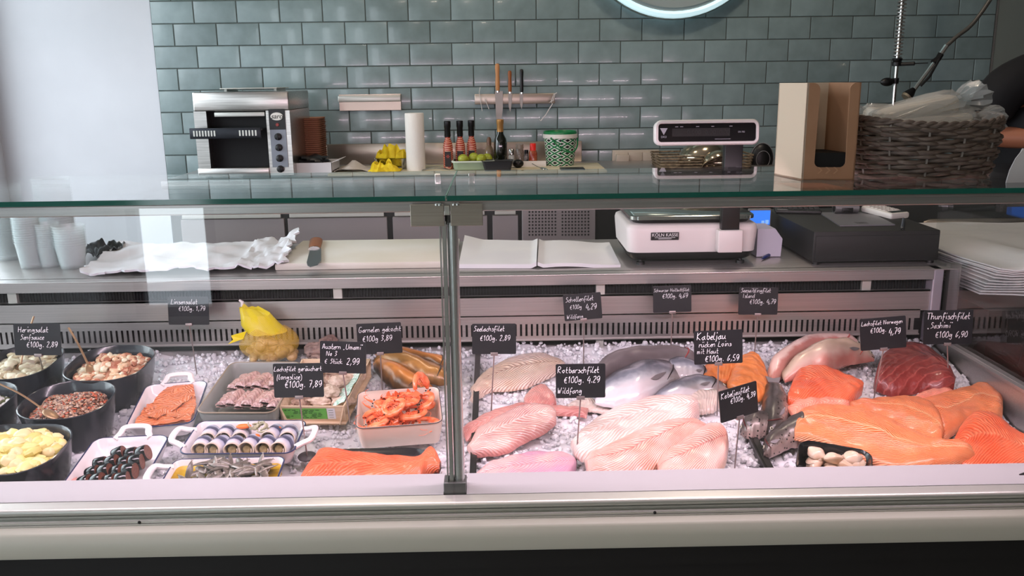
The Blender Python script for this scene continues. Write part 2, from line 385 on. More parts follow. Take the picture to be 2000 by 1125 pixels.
# window frames: side window with blind, shop window behind the customer
wn = MB()
for y in (WY0 + .03, .75, 2.5, WYE - .03): wn.bb(WX0 - .12, WX0 - .06, y - .03, y + .03, WZ0, WZ1)
for z in (WZ0 + .03, WZ1 - .03): wn.bb(WX0 - .12, WX0 - .06, WY0, WYE, z - .03, z + .03)
win1 = struct('window_1', wn, WHITEPL)
bl = MB()
for k in range(70):
    z = WZ0 + .03 + k * .0243; bl.box((WX0 - .03, (WY0 + WYE) / 2, z), (.022, WYE - WY0 - .05, .0012), rot=roty(28))
tag(bl.build('window_blind', WHITEP, None, world=True), 'white slatted venetian blind hanging in the side window', 'blind')
wn = MB()
for x in (-2.17, -1.71): wn.bb(x - .03, x + .03, -2.36, -2.3, .1, 2.6)
for z in (.13, 2.57): wn.bb(-2.2, -1.68, -2.36, -2.3, z - .03, z + .03)
struct('window_2', wn, DARKP)
# daylight sky panes: bright outdoor ground and facade seen through the windows
# glazed tiles
tm, nt, b = newmat('blue_glazed_tile'); L = nt.links.new
at = N(nt, 'ShaderNodeAttribute', attribute_name='tile'); tc = N(nt, 'ShaderNodeTexCoord')
nz = N(nt, 'ShaderNodeTexNoise'); nz.inputs['Scale'].default_value = 13; nz.inputs['Detail'].default_value = 3; L(tc.outputs['Object'], nz.inputs['Vector'])
ad = N(nt, 'ShaderNodeMath', operation='MULTIPLY_ADD'); L(nz.outputs[0], ad.inputs[0]); ad.inputs[1].default_value = .8; L(at.outputs['Fac'], ad.inputs[2])
r = N(nt, 'ShaderNodeValToRGB'); r.color_ramp.elements[0].position = .25; r.color_ramp.elements[1].position = 1.0
r.color_ramp.elements[0].color = lin((.42, .485, .485)); r.color_ramp.elements[1].color = lin((.545, .62, .625))
L(ad.outputs[0], r.inputs[0]); L(r.outputs[0], b.inputs['Base Color']); b.inputs['Roughness'].default_value = .2
b.inputs['Coat Weight'].default_value = .2; b.inputs['Coat Roughness'].default_value = .05
n2 = N(nt, 'ShaderNodeTexNoise'); n2.inputs['Scale'].default_value = 9; L(tc.outputs['Object'], n2.inputs['Vector'])
bp = N(nt, 'ShaderNodeBump'); bp.inputs['Strength'].default_value = .12; bp.inputs['Distance'].default_value = .012; L(n2.outputs[0], bp.inputs['Height']); L(bp.outputs[0], b.inputs['Normal'])
TH, TW = .0988, .1945; tb = MB(); tv = []; rt = random.Random(3)
row = -5; z0 = 1.736
for k in range(-11, 18):
    zt = z0 - k * TH; zb = zt - TH
    if zb < 0: break
    x = TX0; half = (k % 2 == 0); first = True
    while x < TX1 - .01:
        wd = TW / 2 if (first and half) else TW; first = False
        x1 = min(x + wd, TX1); g = .0013; nv = len(tb.f); rv = rt.random() * .5
        ax, bx_, az, bz = x + g, x1 - g, zb + g, zt - g; e = .005; jit = [rt.uniform(-.0002, .0002) for _ in range(4)]
        Y0 = WY1 + .006; o = [(ax, az), (bx_, az), (bx_, bz), (ax, bz)]
        def ins(d): return [(ax + d, az + d), (bx_ - d, az + d), (bx_ - d, bz - d), (ax + d, bz - d)]
        lp = [[Vector((p[0], Y0, p[1])) for p in o], [Vector((p[0], WY1 + .001, p[1])) for p in o], [Vector((p[0], WY1 - .0025, p[1])) for p in ins(.0022)],
              [Vector((p[0], WY1 - .0032 + j, p[1])) for p, j in zip(ins(e * 1.3), jit)]]
        tb.loft(lp, True, False); i = len(tb.v); tb.f.append([i - 4, i - 3, i - 2, i - 1]); tb.mi.append(0)
        tv += [rv] * (len(tb.f) - nv); x = x1
to = tag(tb.build('wall_back_tiles', tm, None, True, world=True, angle=28), kind='structure')
a = to.data.attributes.new('tile', 'FLOAT', 'FACE'); a.data.foreach_set('value', tv)
struct('wall_back_grout', MB().bb(TX0, TX1, WY1 + .001, WY1 + .0058, 0, 2.8), M('dark_grout', (.30, .31, .29), .9))
struct('trim_1', MB().bb(TX1, TX1 + .006, WY1 - .006, WY1 + .006, 0, 2.8), STEEL)
struct('wall_back_panel', MB().bb(TX1 + .006, WX1, WY1 - .004, WY1 + .006, 0, 2.8), M('plain_grey_green', (.50, .53, .51), .6))
# round mirror
mc = Vector((.80, 4.14, 2.17)); mr = .44
mt = thing('round_mirror', 'large round wall mirror with bright white rim, hung high on tiles', 'mirror', mc)
RY = Matrix.Rotation(pi / 2, 3, 'X')
MB().lathe([(mr - .045, 0.03), (mr - .045, -.02), (mr - .04, -.024)], n=64, rot=RY, cap=False).lathe([(0.001, 0), (mr - .03, 0), (mr - .03, .02), (.001, .02)], n=64, rot=RY).build('mirror_glass', M('mirror_glass', (.78, .84, .84), .06, .5), mt)
MB().lathe([(mr - .035, -.01), (mr - .03, .028), (mr - .018, .034), (mr - .004, .024), (mr, 0), (mr, -.03), (mr - .035, -.03)], n=72, rot=RY, cap=False).build('rim', M('lit_white_rim', (.84, .97, 1), .25, emit=.55), mt)
MB().lathe([(mr, -.025), (mr + .006, -.012), (mr + .006, .0), (mr, .01)], n=72, rot=RY, cap=False).build('outer_band', CHROME, mt)

# ================= serve-over counter =================
CX0, CX1 = -1.75, 1.19
ct = thing('display_counter', 'long refrigerated fish counter with front glass and steel back panel', 'display counter', (0, 1.9, 0))
def cp(mb, name, mat, smooth=True, par=None, angle=40): return mb.build(name, mat, par or ct, smooth, world=True, angle=angle)
FX1 = 2.2
cp(MB().bb(CX0, FX1, 1.425, 1.47, .02, .665).bb(CX0, FX1, 1.418, 1.43, .62, .656), 'front_panel', DARKP, False)
# bumper profile
prof = [(1.41, .664), (1.40, .667), (1.398, .675), (1.405, .703), (1.41, .707), (1.428, .712), (1.436, .7185), (1.436, .728), (1.44, .731), (1.47, .731), (1.47, .664)]
cp(MB().extrude_x([(1.412, .662), (1.403, .664), (1.401, .670), (1.408, .704), (1.413, .708), (1.46, .713), (1.46, .662)], CX0, FX1), 'bumper', CREAM, True, angle=50)
cp(MB().extrude_x([(1.447, .713), (1.4455, .717), (1.4455, .722)] + [(1.449 - .006 * sin(a), .729 - .007 * cos(a)) for a in [k * pi / 8 for k in range(9)]] + [(1.452, .7365), (1.470, .7385), (1.470, .713)], CX0, FX1), 'glass_channel', ALU, True, angle=50)
cp(MB().bb(CX0, FX1, 1.4335, 1.4450, .713, .7165).bb(CX0, FX1, 1.431, 1.4345, .7105, .7125), 'channel_lip', ALU, False)
SX = -.087
for x0, x1 in ((CX0, SX - .0215), (SX + .0205, FX1)):
    cp(MB().extrude_x([(1.4705, .7375), (1.4705, .7395), (1.475, .741), (1.543, .7455), (1.548, .744), (1.549, .63), (1.545, .63), (1.545, .70), (1.475, .70)], x0, x1), 'front_sill', M('white_enamelled_sill', (.68, .67, .68), .45), True)
for x in (-.645, .27):
    cp(MB().lathe([(.0028, 0), (.0028, .0012), (.002, .002)], (x, 1.4335, .7155), n=10, rot=Matrix.Rotation(pi / 2, 3, 'X')), 'screw', DARKP)
# front panes and shelf
ZS = 1.2845
for x0, x1 in ((CX0, SX - .002), (SX + .002, FX1)):
    g = cp(MB().bb(x0, x1, 1.4375, 1.4435, .7165, ZS - .012), 'front_glass', GLASS, False)
for x0, x1 in ((CX0, SX - .0015), (SX + .0015, FX1)):
    g = cp(MB().bb(x0, x1, 1.456, 1.87, ZS - .008, ZS), 'shelf_glass', GLASS, False)
    cp(MB().bb(x0, x1, 1.4525, 1.4560, ZS - .0082, ZS + .0002), 'edge', GLEDGE, False)
cp(MB().bb(SX - .0009, SX + .0009, 1.46, 1.87, ZS - .006, ZS + .0006), 'glass_joint', M('silicone', (.5, .68, .62), .4), False)
# rail with lamp housing
cp(MB().bb(CX0, FX1, 1.482, 1.520, 1.2545, 1.2725, bev=.0015).bb(CX0, FX1, 1.480, 1.522, 1.2725, 1.2745), 'rail', STEEL, False)
cp(MB().bb(CX0, FX1, 1.5215, 1.546, 1.248, 1.268, bev=.004), 'lamp_housing', WHITEP, False)
# upright post: two tubes and fins
ps = MB(); 
ps.tube([(SX + .0075, 1.492, .745), (SX + .0075, 1.492, 1.235)], .0095, n=16); ps.bb(SX - .010, SX - .003, 1.482, 1.502, .745, 1.238); ps.bb(SX - .0145, SX - .0125, 1.478, 1.506, .745, 1.232)
cp(ps, 'post', M('post_steel', (.78, .79, .78), .25, .85), True)
cp(MB().bb(SX - .005, SX + .005, 1.484, 1.50, 1.232, 1.2475), 'post_core', BLACK, False)
cp(MB().bb(SX - .021, SX + .020, 1.474, 1.51, .7165, .76, bev=.002), 'post_foot', M('foot_grey', (.45, .45, .45), .4, .7), False)
for x0, x1 in ((SX - .062, SX - .0055), (SX + .0055, SX + .060)):
    cp(MB().bb(x0, x1, 1.4715, 1.4745, 1.231, 1.2685, bev=.001), 'bracket_plate', M('satin_bracket', (.70, .66, .61), .36, .75, c2=(.66, .62, .57), sc=12, stretch=(1, 1, 30)), False)
cp(MB().bb(SX - .0045, SX + .0045, 1.470, 1.480, 1.25, 1.2655, bev=.001), 'clamp_block', ALU, False)
for dx in (-.017, -.012, .012, .018):
    cp(MB().lathe([(.0035, 0), (.0035, .003), (.002, .0045)], (SX + dx, 1.47, 1.2665), n=10), 'screw', CHROME)
for x in (SX - .035, SX + .033):
    cp(MB().bb(x - .006, x + .006, 1.782, 1.79, ZS - .018, ZS + .003, bev=.001), 'shelf_pin', CHROME, False)
# rear wall of the well
YB = 2.3
cp(MB().bb(CX0, CX1 - .004, YB + .02, YB + .025, .76, .965), 'back_plate', M('rear_duct_black', (.035, .035, .04), .7), False)
fins = MB()
for k in range(int((CX1 - CX0) / .008)): fins.bb(CX0 + k * .008, CX0 + k * .008 + .0012, YB + .0145, YB + .0205, .90, .945)
cp(fins, 'duct_fins', M('duct_fin', (.09, .10, .11), .5), False)
cp(MB().bb(CX0, CX1 - .03, YB - .010, YB + .004, .902, .9065).bb(CX0, CX1 - .03, YB - .010, YB - .0085, .853, .9065).bb(CX0, CX1 - .03, YB - .006, YB - .004, .848, .856), 'back_panel', STEEL, False)
gr = MB(); gz0, gz1 = .793, .8265
gr.bb(CX0, CX1 - .05, YB - .006, YB - .004, gz1, .851); gr.bb(CX0, CX1 - .05, YB - .006, YB - .004, .784, gz0); gr.bb(CX0, CX1 - .05, YB - .012, YB - .004, .781, .784)
p = .0147; n = int((CX1 - .05 - CX0) / p)
for k in range(n): gr.bb(CX0 + k * p, CX0 + k * p + .0088, YB - .006, YB - .004, gz0, gz1)
cp(gr, 'air_grille', STEEL, False)
cp(MB().bb(CX0, CX1 - .05, YB + .002, YB + .0045, .785, .85), 'grille_backing', BLACKM, False)
for x in (-1.3, -.435, .27, .99):
    cp(MB().bb(x - .012, x + .012, YB - .001, YB + .012, .90, .945, bev=.001), 'bracket', ALU, False); cp(MB().bb(x - .010, x + .010, YB + .0, YB + .012, .752, .782), 'bracket', ALU, False)
# sloping deck trays, side walls, divider bars
dt = MB()
def dbox(mb, u0, u1, v0, v1, h0, h1): 
    vs = [W3((u, v, h)) for u in (u0, u1) for v in (v0, v1) for h in (h0, h1)]
    return mb.add(vs, [(0, 1, 3, 2), (4, 6, 7, 5), (0, 4, 5, 1), (2, 3, 7, 6), (0, 2, 6, 4), (1, 5, 7, 3)])
dbox(dt, CX0, CX1, -.01, .775, -.05, -.035); dbox(dt, CX0, CX1 - .03, .768, .772, -.035, .004); dbox(dt, CX0, CX1 - .03, .768, .79, .002, .005)
cp(dt, 'deck', STEEL, False)
sp = MB(); dbox(sp, SX + .018, SX + .022, .0, .765, -.035, .012); dbox(sp, SX + .018, SX + .032, .0, .765, .012, .0145)
cp(sp, 'divider', M('divider_black', (.07, .07, .075), .35), False)
q0, q1 = dk(1452, 828, .012), dk(1512, 945, .012)
sp = MB(); vs = []
for du in (0, .003):
    for q in (q0, q1):
        for h in (-.03, .013): vs.append(W3((q.x + du, q.y, h)))
sp.add(vs, [(0, 1, 3, 2), (4, 6, 7, 5), (0, 4, 5, 1), (2, 3, 7, 6), (0, 2, 6, 4), (1, 5, 7, 3)])
vs = []
for du in (-.003, .016):
    for q in (q0, q1):
        for h in (.011, .013): vs.append(W3((q.x + du, q.y, h)))
sp.add(vs, [(0, 1, 3, 2), (4, 6, 7, 5), (0, 4, 5, 1), (2, 3, 7, 6), (0, 2, 6, 4), (1, 5, 7, 3)])
cp(sp, 'divider', M('divider_black'), False)
# right end: steel cheek, ledge and side pane
cp(MB().bb(CX1, CX1 + .02, 1.475, 2.36, .60, .775, bev=.002).bb(CX1 - .012, CX1, 1.475, 2.30, .768, .775), 'end_cheek', STEEL, False)
cp(MB().bb(CX1 + .004, CX1 + .012, 1.475, 2.36, .775, 1.24), 'side_glass', GLASS, False)
cp(MB().bb(CX1 - .03, CX1 - .002, YB - .02, YB + .03, .755, .965, bev=.004), 'corner_post', M('lavender_steel', (.72, .70, .74), .35, .6), False)
cp(MB().bb(CX1 + .018, CX1 + .048, YB - .01, YB + .012, .80, .975), 'corner_upright', STEEL, False)
# neighbouring case beyond the side pane
nb = thing('side_counter', 'dark neighbouring counter beyond the glass side pane', 'counter', (1.8, 2.0, 0))
MB().bb(CX1 + .05, 2.6, 1.53, 2.14, .1, .70).bb(CX1 + .05, 2.6, 2.14, 2.9, .1, .885).build('body', M('dark_brown_panel', (.13, .11, .10), .3), nb, False, world=True)
MB().bb(CX1 + .05, 2.6, 1.53, 2.13, .70, .712).build('top', M('dark_glass_top', (.06, .05, .05), .12), nb, False, world=True)
# worktop
ZW = .965
wt = MB(); wt.bb(CX0, 1.225, 2.28, 2.80, ZW - .003, ZW, bev=.001); wt.bb(CX0, CX1 - .03, 2.28, 2.283, ZW - .027, ZW - .003); wt.bb(CX0, CX1 - .03, 2.28, 2.30, ZW - .028, ZW - .026); wt.bb(CX0, 1.225, 2.785, 2.80, ZW - .05, ZW - .003)
tag(wt.build('worktop', STEEL, None, True, world=True), 'long stainless steel worktop running behind the fish display', 'worktop')
un = MB(); un.bb(CX0, 1.22, 2.36, 2.74, .08, ZW - .06)
cp(un, 'rear_housing', STEELD, False)

# ================= back counter =================
ZB = 1.092
bx = -1.345
bc = thing('back_cabinet', 'stainless steel cupboard row standing against the tiled wall', 'cabinet', (-.3, 3.9, 0))
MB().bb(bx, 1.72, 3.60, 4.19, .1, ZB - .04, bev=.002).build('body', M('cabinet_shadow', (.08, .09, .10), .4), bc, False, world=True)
PANEL = M('door_steel', (.62, .59, .59), .4, .6, c2=(.60, .57, .57), sc=3)
xs = [onY(v, 440, 3.59).x for v in (356, 557, 564, 757, 768, 952, 962, 1012)]
for k in range(0, 8, 2):
    d = MB().bb(xs[k], xs[k + 1], 3.575, 3.598, .12, .93, bev=.002).build('door', PANEL, bc, False, world=True)
    MB().bb(xs[k] + .01, xs[k + 1] - .01, 3.566, 3.575, .935, .95, bev=.002).build('handle', ALU, bc, False, world=True)
x0, x1 = onY(1020, 440, 3.5).x, onY(1163, 440, 3.5).x
bk = thing('perforated_unit', 'steel appliance panel with two squares of round vent holes', 'appliance', (x0 + .15, 3.55, .1))
MB().bb(x0, x1, 3.50, 3.572, .80, .98, bev=.002).build('casing', PANEL, bk, False, world=True)
MB().bb(x0 + .02, x1 - .01, 3.52, 3.57, .76, .80).build('base_gap', BLACKM, bk, False, world=True)
for blk in range(2):
    hh = MB()
    for i in range(9):
        for j in range(8):
            a = onY(1034 + blk * 64.5 + i * 6.35, 414 + j * 6.4 - i * .05, 3.4995); hh.lathe([(.0039, 0), (.0039, .002)], a + Vector((0, .001, 0)), n=8, rot=Matrix.Rotation(pi / 2, 3, 'X'))
    hh.build('vent_holes', BLACKM, bk, False, world=True)
wk2 = MB().bb(bx - .01, 1.72, 3.56, 4.19, ZB - .035, ZB, bev=.003)
tag(wk2.build('back_worktop', STEEL, None, True, world=True), 'steel worktop on the cupboards along the tiled wall', 'worktop')
x0, x1 = onY(640, 320, 4.17).x, onY(1136, 320, 4.17).x
tag(MB().bb(x0, x1, 4.165, 4.19, ZB, ZB + .095, bev=.002).build('splash_strip', M('warm_steel', (.75, .70, .64), .3, 1), None, True, world=True), 'low steel upstand at the foot of the tiled wall', 'backsplash')
tag(MB().bb(onY(1163, 440, 3.4).x + .12, onY(1163, 440, 3.4).x + .125, 3.3, 3.305, 0, 1.0).build('wire_rod', CHROME, None, False, world=True), 'thin steel rod standing between cabinet and scale', 'rod')

# toaster
def B(px, Y): return onY(px, 340, Y).x       # sideways place on the back counter
tx0, tx1, ty0, ty1, tz1 = -1.212, -.83, 3.6, 3.98, ZB + .345
ts = thing('conveyor_toaster', 'steel conveyor toaster with side knobs, left end of back counter', 'toaster', ((tx0 + tx1) / 2, 3.8, ZB))
fw = -.925   # right side of the opening
bd = MB(); z = ZB
bd.bb(tx0, tx0 + .05, ty0, ty1, z + .045, tz1 - .075); bd.bb(tx0, tx1, ty0, ty1, tz1 - .075, tz1, bev=.006); bd.bb(tx0, fw, ty0 - .012, ty1, z + .012, z + .045, bev=.003); bd.bb(fw, tx1, ty0, ty1, z + .012, tz1 - .075)
bd.build('housing', M('toaster_steel', (.78, .77, .75), .28, 1, c2=(.68, .67, .65), sc=5, stretch=(1, 30, 30)), ts, True, world=True)
MB().bb(tx0 + .05, fw, ty0 + .05, ty1 - .01, z + .045, tz1 - .075).build('oven_interior', BLACKM, ts, False, world=True)
MB().bb(tx0 + .075, fw - .01, ty0 + .02, ty0 + .045, tz1 - .098, tz1 - .080, bev=.002).build('heater_guard', ALU, ts, True, world=True)
f = MB(); zc = z + .165; f.bb(tx0 - .003, fw - .01, ty0 - .06, ty0 - .055, zc, zc + .042, bev=.002); f.bb(tx0, fw - .012, ty0 - .057, ty0 + .2, zc + .03, zc + .036)
f.build('feed_tray', M('tray_dark', (.16, .17, .19), .35, .6), ts, True, world=True)
f = MB()
for k in range(8): f.bb(tx0 + .012 + k * .0115, tx0 + .018 + k * .0115, ty0 - .0612, ty0 - .0602, zc + .01, zc + .032)
f.build('tray_slots', ALU, ts, False, world=True); f = MB()
for k in range(6): f.bb(fw - .095 + k * .0125, fw - .089 + k * .0125, ty0 - .0612, ty0 - .0602, zc + .01, zc + .032)
f.build('tray_slots', ALU, ts, False, world=True)
f = MB(); f.box((tx0 + .115, ty0 - .002, z + .029), (.11, .01, .017), bev=.004)
for k in range(22): f.bb(tx0 + .065 + k * .0046, tx0 + .0665 + k * .0046, ty0 - .0085, ty0 - .006, z + .022, z + .037)
f.build('grip', CHROME, ts, True, world=True)
pn = MB().bb(fw + .012, tx1 - .018, ty0 - .004, ty0, z + .045, tz1 - .07, bev=.001).build('control_panel', M('panel_grey', (.50, .52, .55), .35, .5), ts, False, world=True)
MB().bb(fw + .012, tx1 - .018, ty0 - .0052, ty0 - .004, tz1 - .15, tz1 - .07).build('badge_plate', M('badge_black', (.08, .08, .09), .4), ts, False, world=True)
pcx = (fw + .012 + tx1 - .018) / 2
MB().lathe([(.025, 0), (.025, .002)], (pcx, ty0 - .0054, tz1 - .098), n=28, rot=Matrix.Rotation(pi / 2, 3, 'X') @ Matrix.Diagonal((1, .62, 1))).build('badge', WHITEPL, ts, False, world=True)
iv = ts.matrix_basis.inverted()
printed('saro', .027, ts, iv @ Matrix.Translation((pcx, ty0 - .0078, tz1 - .098)) @ FACE, BLACK, 'badge_lettering', shear=.3)
MB().lathe([(.007, 0), (.006, .004)], (pcx, ty0 - .005, tz1 - .131), n=14, rot=Matrix.Rotation(pi / 2, 3, 'X')).build('indicator_lamp', M('dull_red', (.55, .2, .18), .3), ts, True, world=True)
for k in range(4):
    zz = tz1 - .178 - k * .043
    kn = MB().lathe([(.0145, 0), (.0135, .012), (.011, .014)], (pcx, ty0 - .004, zz), n=20, rot=Matrix.Rotation(pi / 2, 3, 'X')).bb(pcx - .002, pcx + .002, ty0 - .021, ty0 - .017, zz - .011, zz + .011).build('knob', BLACK, ts, True, world=True)
for x in (tx0 + .03, tx1 - .03):
    for y in (ty0 + .03, ty1 - .03): MB().lathe([(.012, 0), (.014, .013)], (x, y, ZB), n=12).build('foot', BLACK, ts, True, world=True)
sh = MB().bb(tx0 + .09, tx1 - .06, ty0 + .07, ty1 - .1, tz1 + .010, tz1 + .014, bev=.002).bb(tx0 + .10, tx0 + .11, ty0 + .1, ty1 - .12, tz1 , tz1 + .011).bb(tx1 - .08, tx1 - .07, ty0 + .1, ty1 - .12, tz1, tz1 + .011).build('top_rack', ALU, ts, True, world=True)

# stack of brown paper trays
BR = M('kraft_brown', (.66, .47, .37), .8, c2=(.61, .43, .33), sc=20)
xa, xb = B(578, 3.9), B(636, 3.9)
base = None
for k in range(26):
    zz = ZB + k * .0088
    if base is None:
        s = MB(); n = 20
        def rr(L_, W_, r, n=5):
            o = []
            for qx, qy, a0 in ((1, 1, 0), (-1, 1, 90), (-1, -1, 180), (1, -1, 270)):
                for i in range(n + 1):
                    a = radians(a0 + 90 * i / n); o.append((qx * (L_ / 2 - r) + cos(a) * r, qy * (W_ / 2 - r) + sin(a) * r))
            return o
        s.loft([[Vector((x, y, zh)) for x, y in rr(xb - xa - .01 + d, .15 + d, .02)] for zh, d in ((0, -.002), (.004, .0), (.0078, .006), (.0082, .010), (.0075, .004), (.005, -.004))], True, True)
        base = s.build('paper_tray', BR); base.location = ((xa + xb) / 2, 3.93, zz)
        tag(base, 'brown paper tray in the tall stack beside the toaster', 'paper tray', 'stack of brown paper trays')
    else:
        c = base.copy(); COL.objects.link(c); c.location = ((xa + xb) / 2 + random.uniform(-.0012, .0012), 3.93, zz)
# open carton
cx0, cx1 = onY(573, 330, 3.68).x, onY(650, 330, 3.68).x
cb = thing('glove_carton', 'small open white carton with black print beside the toaster', 'box', ((cx0 + cx1) / 2, 3.75, ZB))
f = MB(); hgt = .055
f.bb(cx0, cx1, 3.66, 3.662, ZB, ZB + hgt); f.bb(cx0, cx1, 3.84, 3.842, ZB, ZB + hgt); f.bb(cx0, cx0 + .002, 3.66, 3.84, ZB, ZB + hgt); f.bb(cx1 - .002, cx1, 3.66, 3.84, ZB, ZB + hgt); f.bb(cx0, cx1, 3.66, 3.84, ZB, ZB + .002)
f.box((cx1 + .014, 3.75, ZB + hgt + .005), (.035, .17, .0015), rot=roty(-18))
f.build('carton', PAPER, cb, False, world=True)
MB().bb(cx1, cx1 + .001, 3.67, 3.83, ZB + .012, ZB + .02).build('black_print', BLACK, cb, False, world=True)
tag(MB().ell(((cx0 + cx1) / 2 - .01, 3.74, ZB + .058), (.062, .06, .022), nz=.5, nsc=2, n=20, m=12).build('black_gloves', M('black_nitrile', (.06, .065, .075), .4), None, True, world=True), 'bunch of black disposable gloves in the white carton', 'gloves')
# board, napkins, cloths, container
CB = M('cream_board', (.80, .77, .67), .5, c2=(.76, .72, .6), sc=6)
x0, x1 = onY(640, 336, 3.62).x, onY(1186, 336, 3.62).x
tag(MB().bb(x0, x1, 3.61, 3.95, ZB, ZB + .014, bev=.005).build('long_cutting_board', CB, None, True, world=True), 'long cream cutting board under the bottles on the back worktop', 'cutting board')
ZC = ZB + .014
x0, x1 = onY(655, 330, 3.7).x, onY(735, 330, 3.7).x
pp = MB(); g = []
for i in range(13):
    g.append([Vector((x0 + (x1 - x0) * i / 12, 3.66 + .15 * j / 8 + .02 * sin(i), ZC + .004 + .034 * math.exp(-((i - 4.5) / 2.4) ** 2) * (.4 + .6 * j / 8) + .002 * sin(j * 2 + i))) for j in range(9)])
pp.loft(g, False); pp.loft([[p - Vector((0, 0, .003)) for p in l] for l in g], False)
tag(pp.build('paper_napkins', M('napkin', (.80, .77, .74), .8), None, True, world=True), 'crumpled pale paper napkins beside the open carton', 'napkins')
def cloth(name, label, cat, cx, cy, cz, rx, ry, rz_, mat, seed, nzs=.55, nsc=2.2, n=36, m=20):
    mb = MB(); mb.ell((cx, cy, cz), (rx, ry, rz_), nz=nzs, nsc=nsc, seed=seed, n=n, m=m)
    return tag(mb.build(name, mat, None, True, world=True), label, cat)
YEL = M('yellow_cloth', (.88, .78, .10), .7, c2=(.80, .68, .06), sc=30, bump=.4, bsc=50)
def rag(name, label, x0, x1, y, z0, h, seed):
    mb = MB(); g = []; n, m = 30, 14; rd = random.Random(seed)
    for i in range(n):
        l = []
        for j in range(m):
            u, v = i / (n - 1), j / (m - 1); q = Vector((u * 4, v * 3, seed))
            zz = (.45 + 1.1 * noise.noise(q) + .7 * noise.noise(q * 2.3)); zz *= (1 - abs(2 * u - 1) ** 4) ** .5 * (1 - abs(2 * v - 1) ** 4) ** .5
            l.append(Vector((x0 + (x1 - x0) * u + .01 * noise.noise(q * 2), y + (v - .5) * .1 + .015 * noise.noise(q * 1.7 + Vector((9, 0, 0))), z0 + max(zz, 0.05) * h)))
        g.append(l)
    mb.loft(g, False); mb.loft([[p + Vector((0, 0, -.003)) for p in l] for l in g], False)
    return tag(mb.build(name, YEL, None, True, world=True), label, 'cloth')
x0, x1 = onY(738, 320, 3.85).x, onY(797, 320, 3.85).x
sc_ = MB(); yc = 3.82
sc_.loft([[Vector(((x0 + x1) / 2 + x, yc + y, zh)) for x, y in rr(x1 - x0 + d, .15 + d, .012)] for zh, d in ((ZC, -.02), (ZC + .045, 0), (ZC + .047, .008), (ZC + .045, -.004), (ZC + .006, -.03))], True, True)
tag(sc_.build('steel_container', CHROME, None, True, world=True), 'small steel food pan under the yellow cloth beside the paper roll', 'food pan')
rag('yellow_cloth', 'crumpled yellow cloth lying in the small steel pan', x0 + .0, x1 + .005, 3.83, ZC + .045, .05, 2)
x0, x1 = onY(722, 330, 3.68).x, onY(782, 330, 3.68).x
rag('yellow_cloth', 'crumpled yellow cloth on the cutting board in front of the steel pan', x0, x1, 3.69, ZC + .002, .042, 5)
# kitchen roll
cx = onY(813, 335, 3.72).x
kr = thing('kitchen_roll', 'white paper kitchen roll standing upright on the back worktop', 'kitchen roll', (cx, 3.72, ZC))
MB().lathe([(.039, 0), (.0395, .003), (.0395, .232), (.038, .235), (.012, .235), (.012, .2)], n=40, cap=False).build('paper', M('roll_paper', (.88, .87, .84), .9, bump=.25, bsc=300), kr)
MB().lathe([(.0125, .003), (.0125, .234), (.011, .234), (.011, .003)], n=24, cap=False).build('core', BR, kr)
# wall rails and knives
x0, x1 = onY(662, 200, 4.18).x, onY(783, 200, 4.18).x; z1, z0_ = onY(722, 184, 4.18).z, onY(722, 216, 4.18).z
tr = thing('ticket_rail', 'short empty steel rail screwed to the tiles above the napkins', 'rail', ((x0 + x1) / 2, 4.19, z0_))
MB().bb(x0, x1, 4.185, 4.194, z0_, z1, bev=.001).build('plate', M('rail_steel', (.72, .67, .62), .35, 1), tr, False, world=True)
MB().bb(x0 - .001, x1 + .001, 4.165, 4.186, (z0_ + z1) / 2 + .003, z1 - .006, bev=.003).build('clip', ALU, tr, True, world=True)
x0, x1 = onY(927, 195, 4.17).x, onY(1084, 195, 4.17).x; z1, z0_ = onY(1005, 183, 4.17).z, onY(1005, 203, 4.17).z
tag(MB().bb(x0, x1, 4.17, 4.194, z0_, z1, bev=.002).build('knife_rail', M('rail_steel'), None, True, world=True), 'magnetic steel knife rail on the tiled wall', 'knife rail')
def knife_profile(L_, W_, tip=.5):
    return [(0, 0), (W_, 0), (W_ * .98, -L_ * .45), (W_ * .75, -L_ * .8), (W_ * tip, -L_), (W_ * .1, -L_ * .7)]
def wall_knife(px, ptop, pjoin, pbot, wpx, hw, label, hmat, blade_in, tilt=0):
    Y = 4.163; t, j, bo = onY(px, ptop, Y), onY(px, pjoin, Y), onY(px, pbot, Y); wd = wpx * 4.2 / F; hr = hw * 4.2 / F / 2
    k = thing('kitchen_knife', label, 'knife', j, roty(tilt)); Lb = j.z - bo.z; Lh = t.z - j.z
    MB().prism([(x - wd * blade_in, 0, z) for x, z in knife_profile(Lb, wd)], (0, .0022, 0)).build('blade', M('blade_grey', (.60, .58, .56), .4, .5), k, False)
    h = MB(); ls = []
    for s_, r_ in ((0, .75), (.08, .95), (.3, 1), (.6, .85), (.85, 1.05), (.97, .9), (1, .4)):
        ls.append([Vector((cos(a) * hr * r_, .001 + sin(a) * hr * .7 * r_, Lh * s_)) for a in [i * pi / 6 for i in range(12)]])
    h.loft(ls, True, True); h.build('handle', hmat, k)
    MB().lathe([(hr * .7, -.006), (hr * .75, .002)], n=12, sy=.6).build('bolster', CHROME, k)
wall_knife(972, 124, 178, 252, 15, 8.5, 'large carving knife with light wooden handle on the wall rail', M('light_wood', (.74, .52, .33), .5), .35)
wall_knife(996, 138, 180, 219, 7, 7, 'small knife with reddish wooden handle on the wall rail', M('red_wood', (.58, .33, .17), .5), .5)
wall_knife(1019, 135, 181, 213, 6.5, 7, 'small knife with black handle on the wall rail', BLACK, .6)
hk = MB(); 
for pts in (((938, 170), (936, 180), (939, 200), (942, 217)), ((947, 193), (951, 203), (955, 213))):
    hk.tube([onY(x, y, 4.15) for x, y in pts], .0016, n=6)
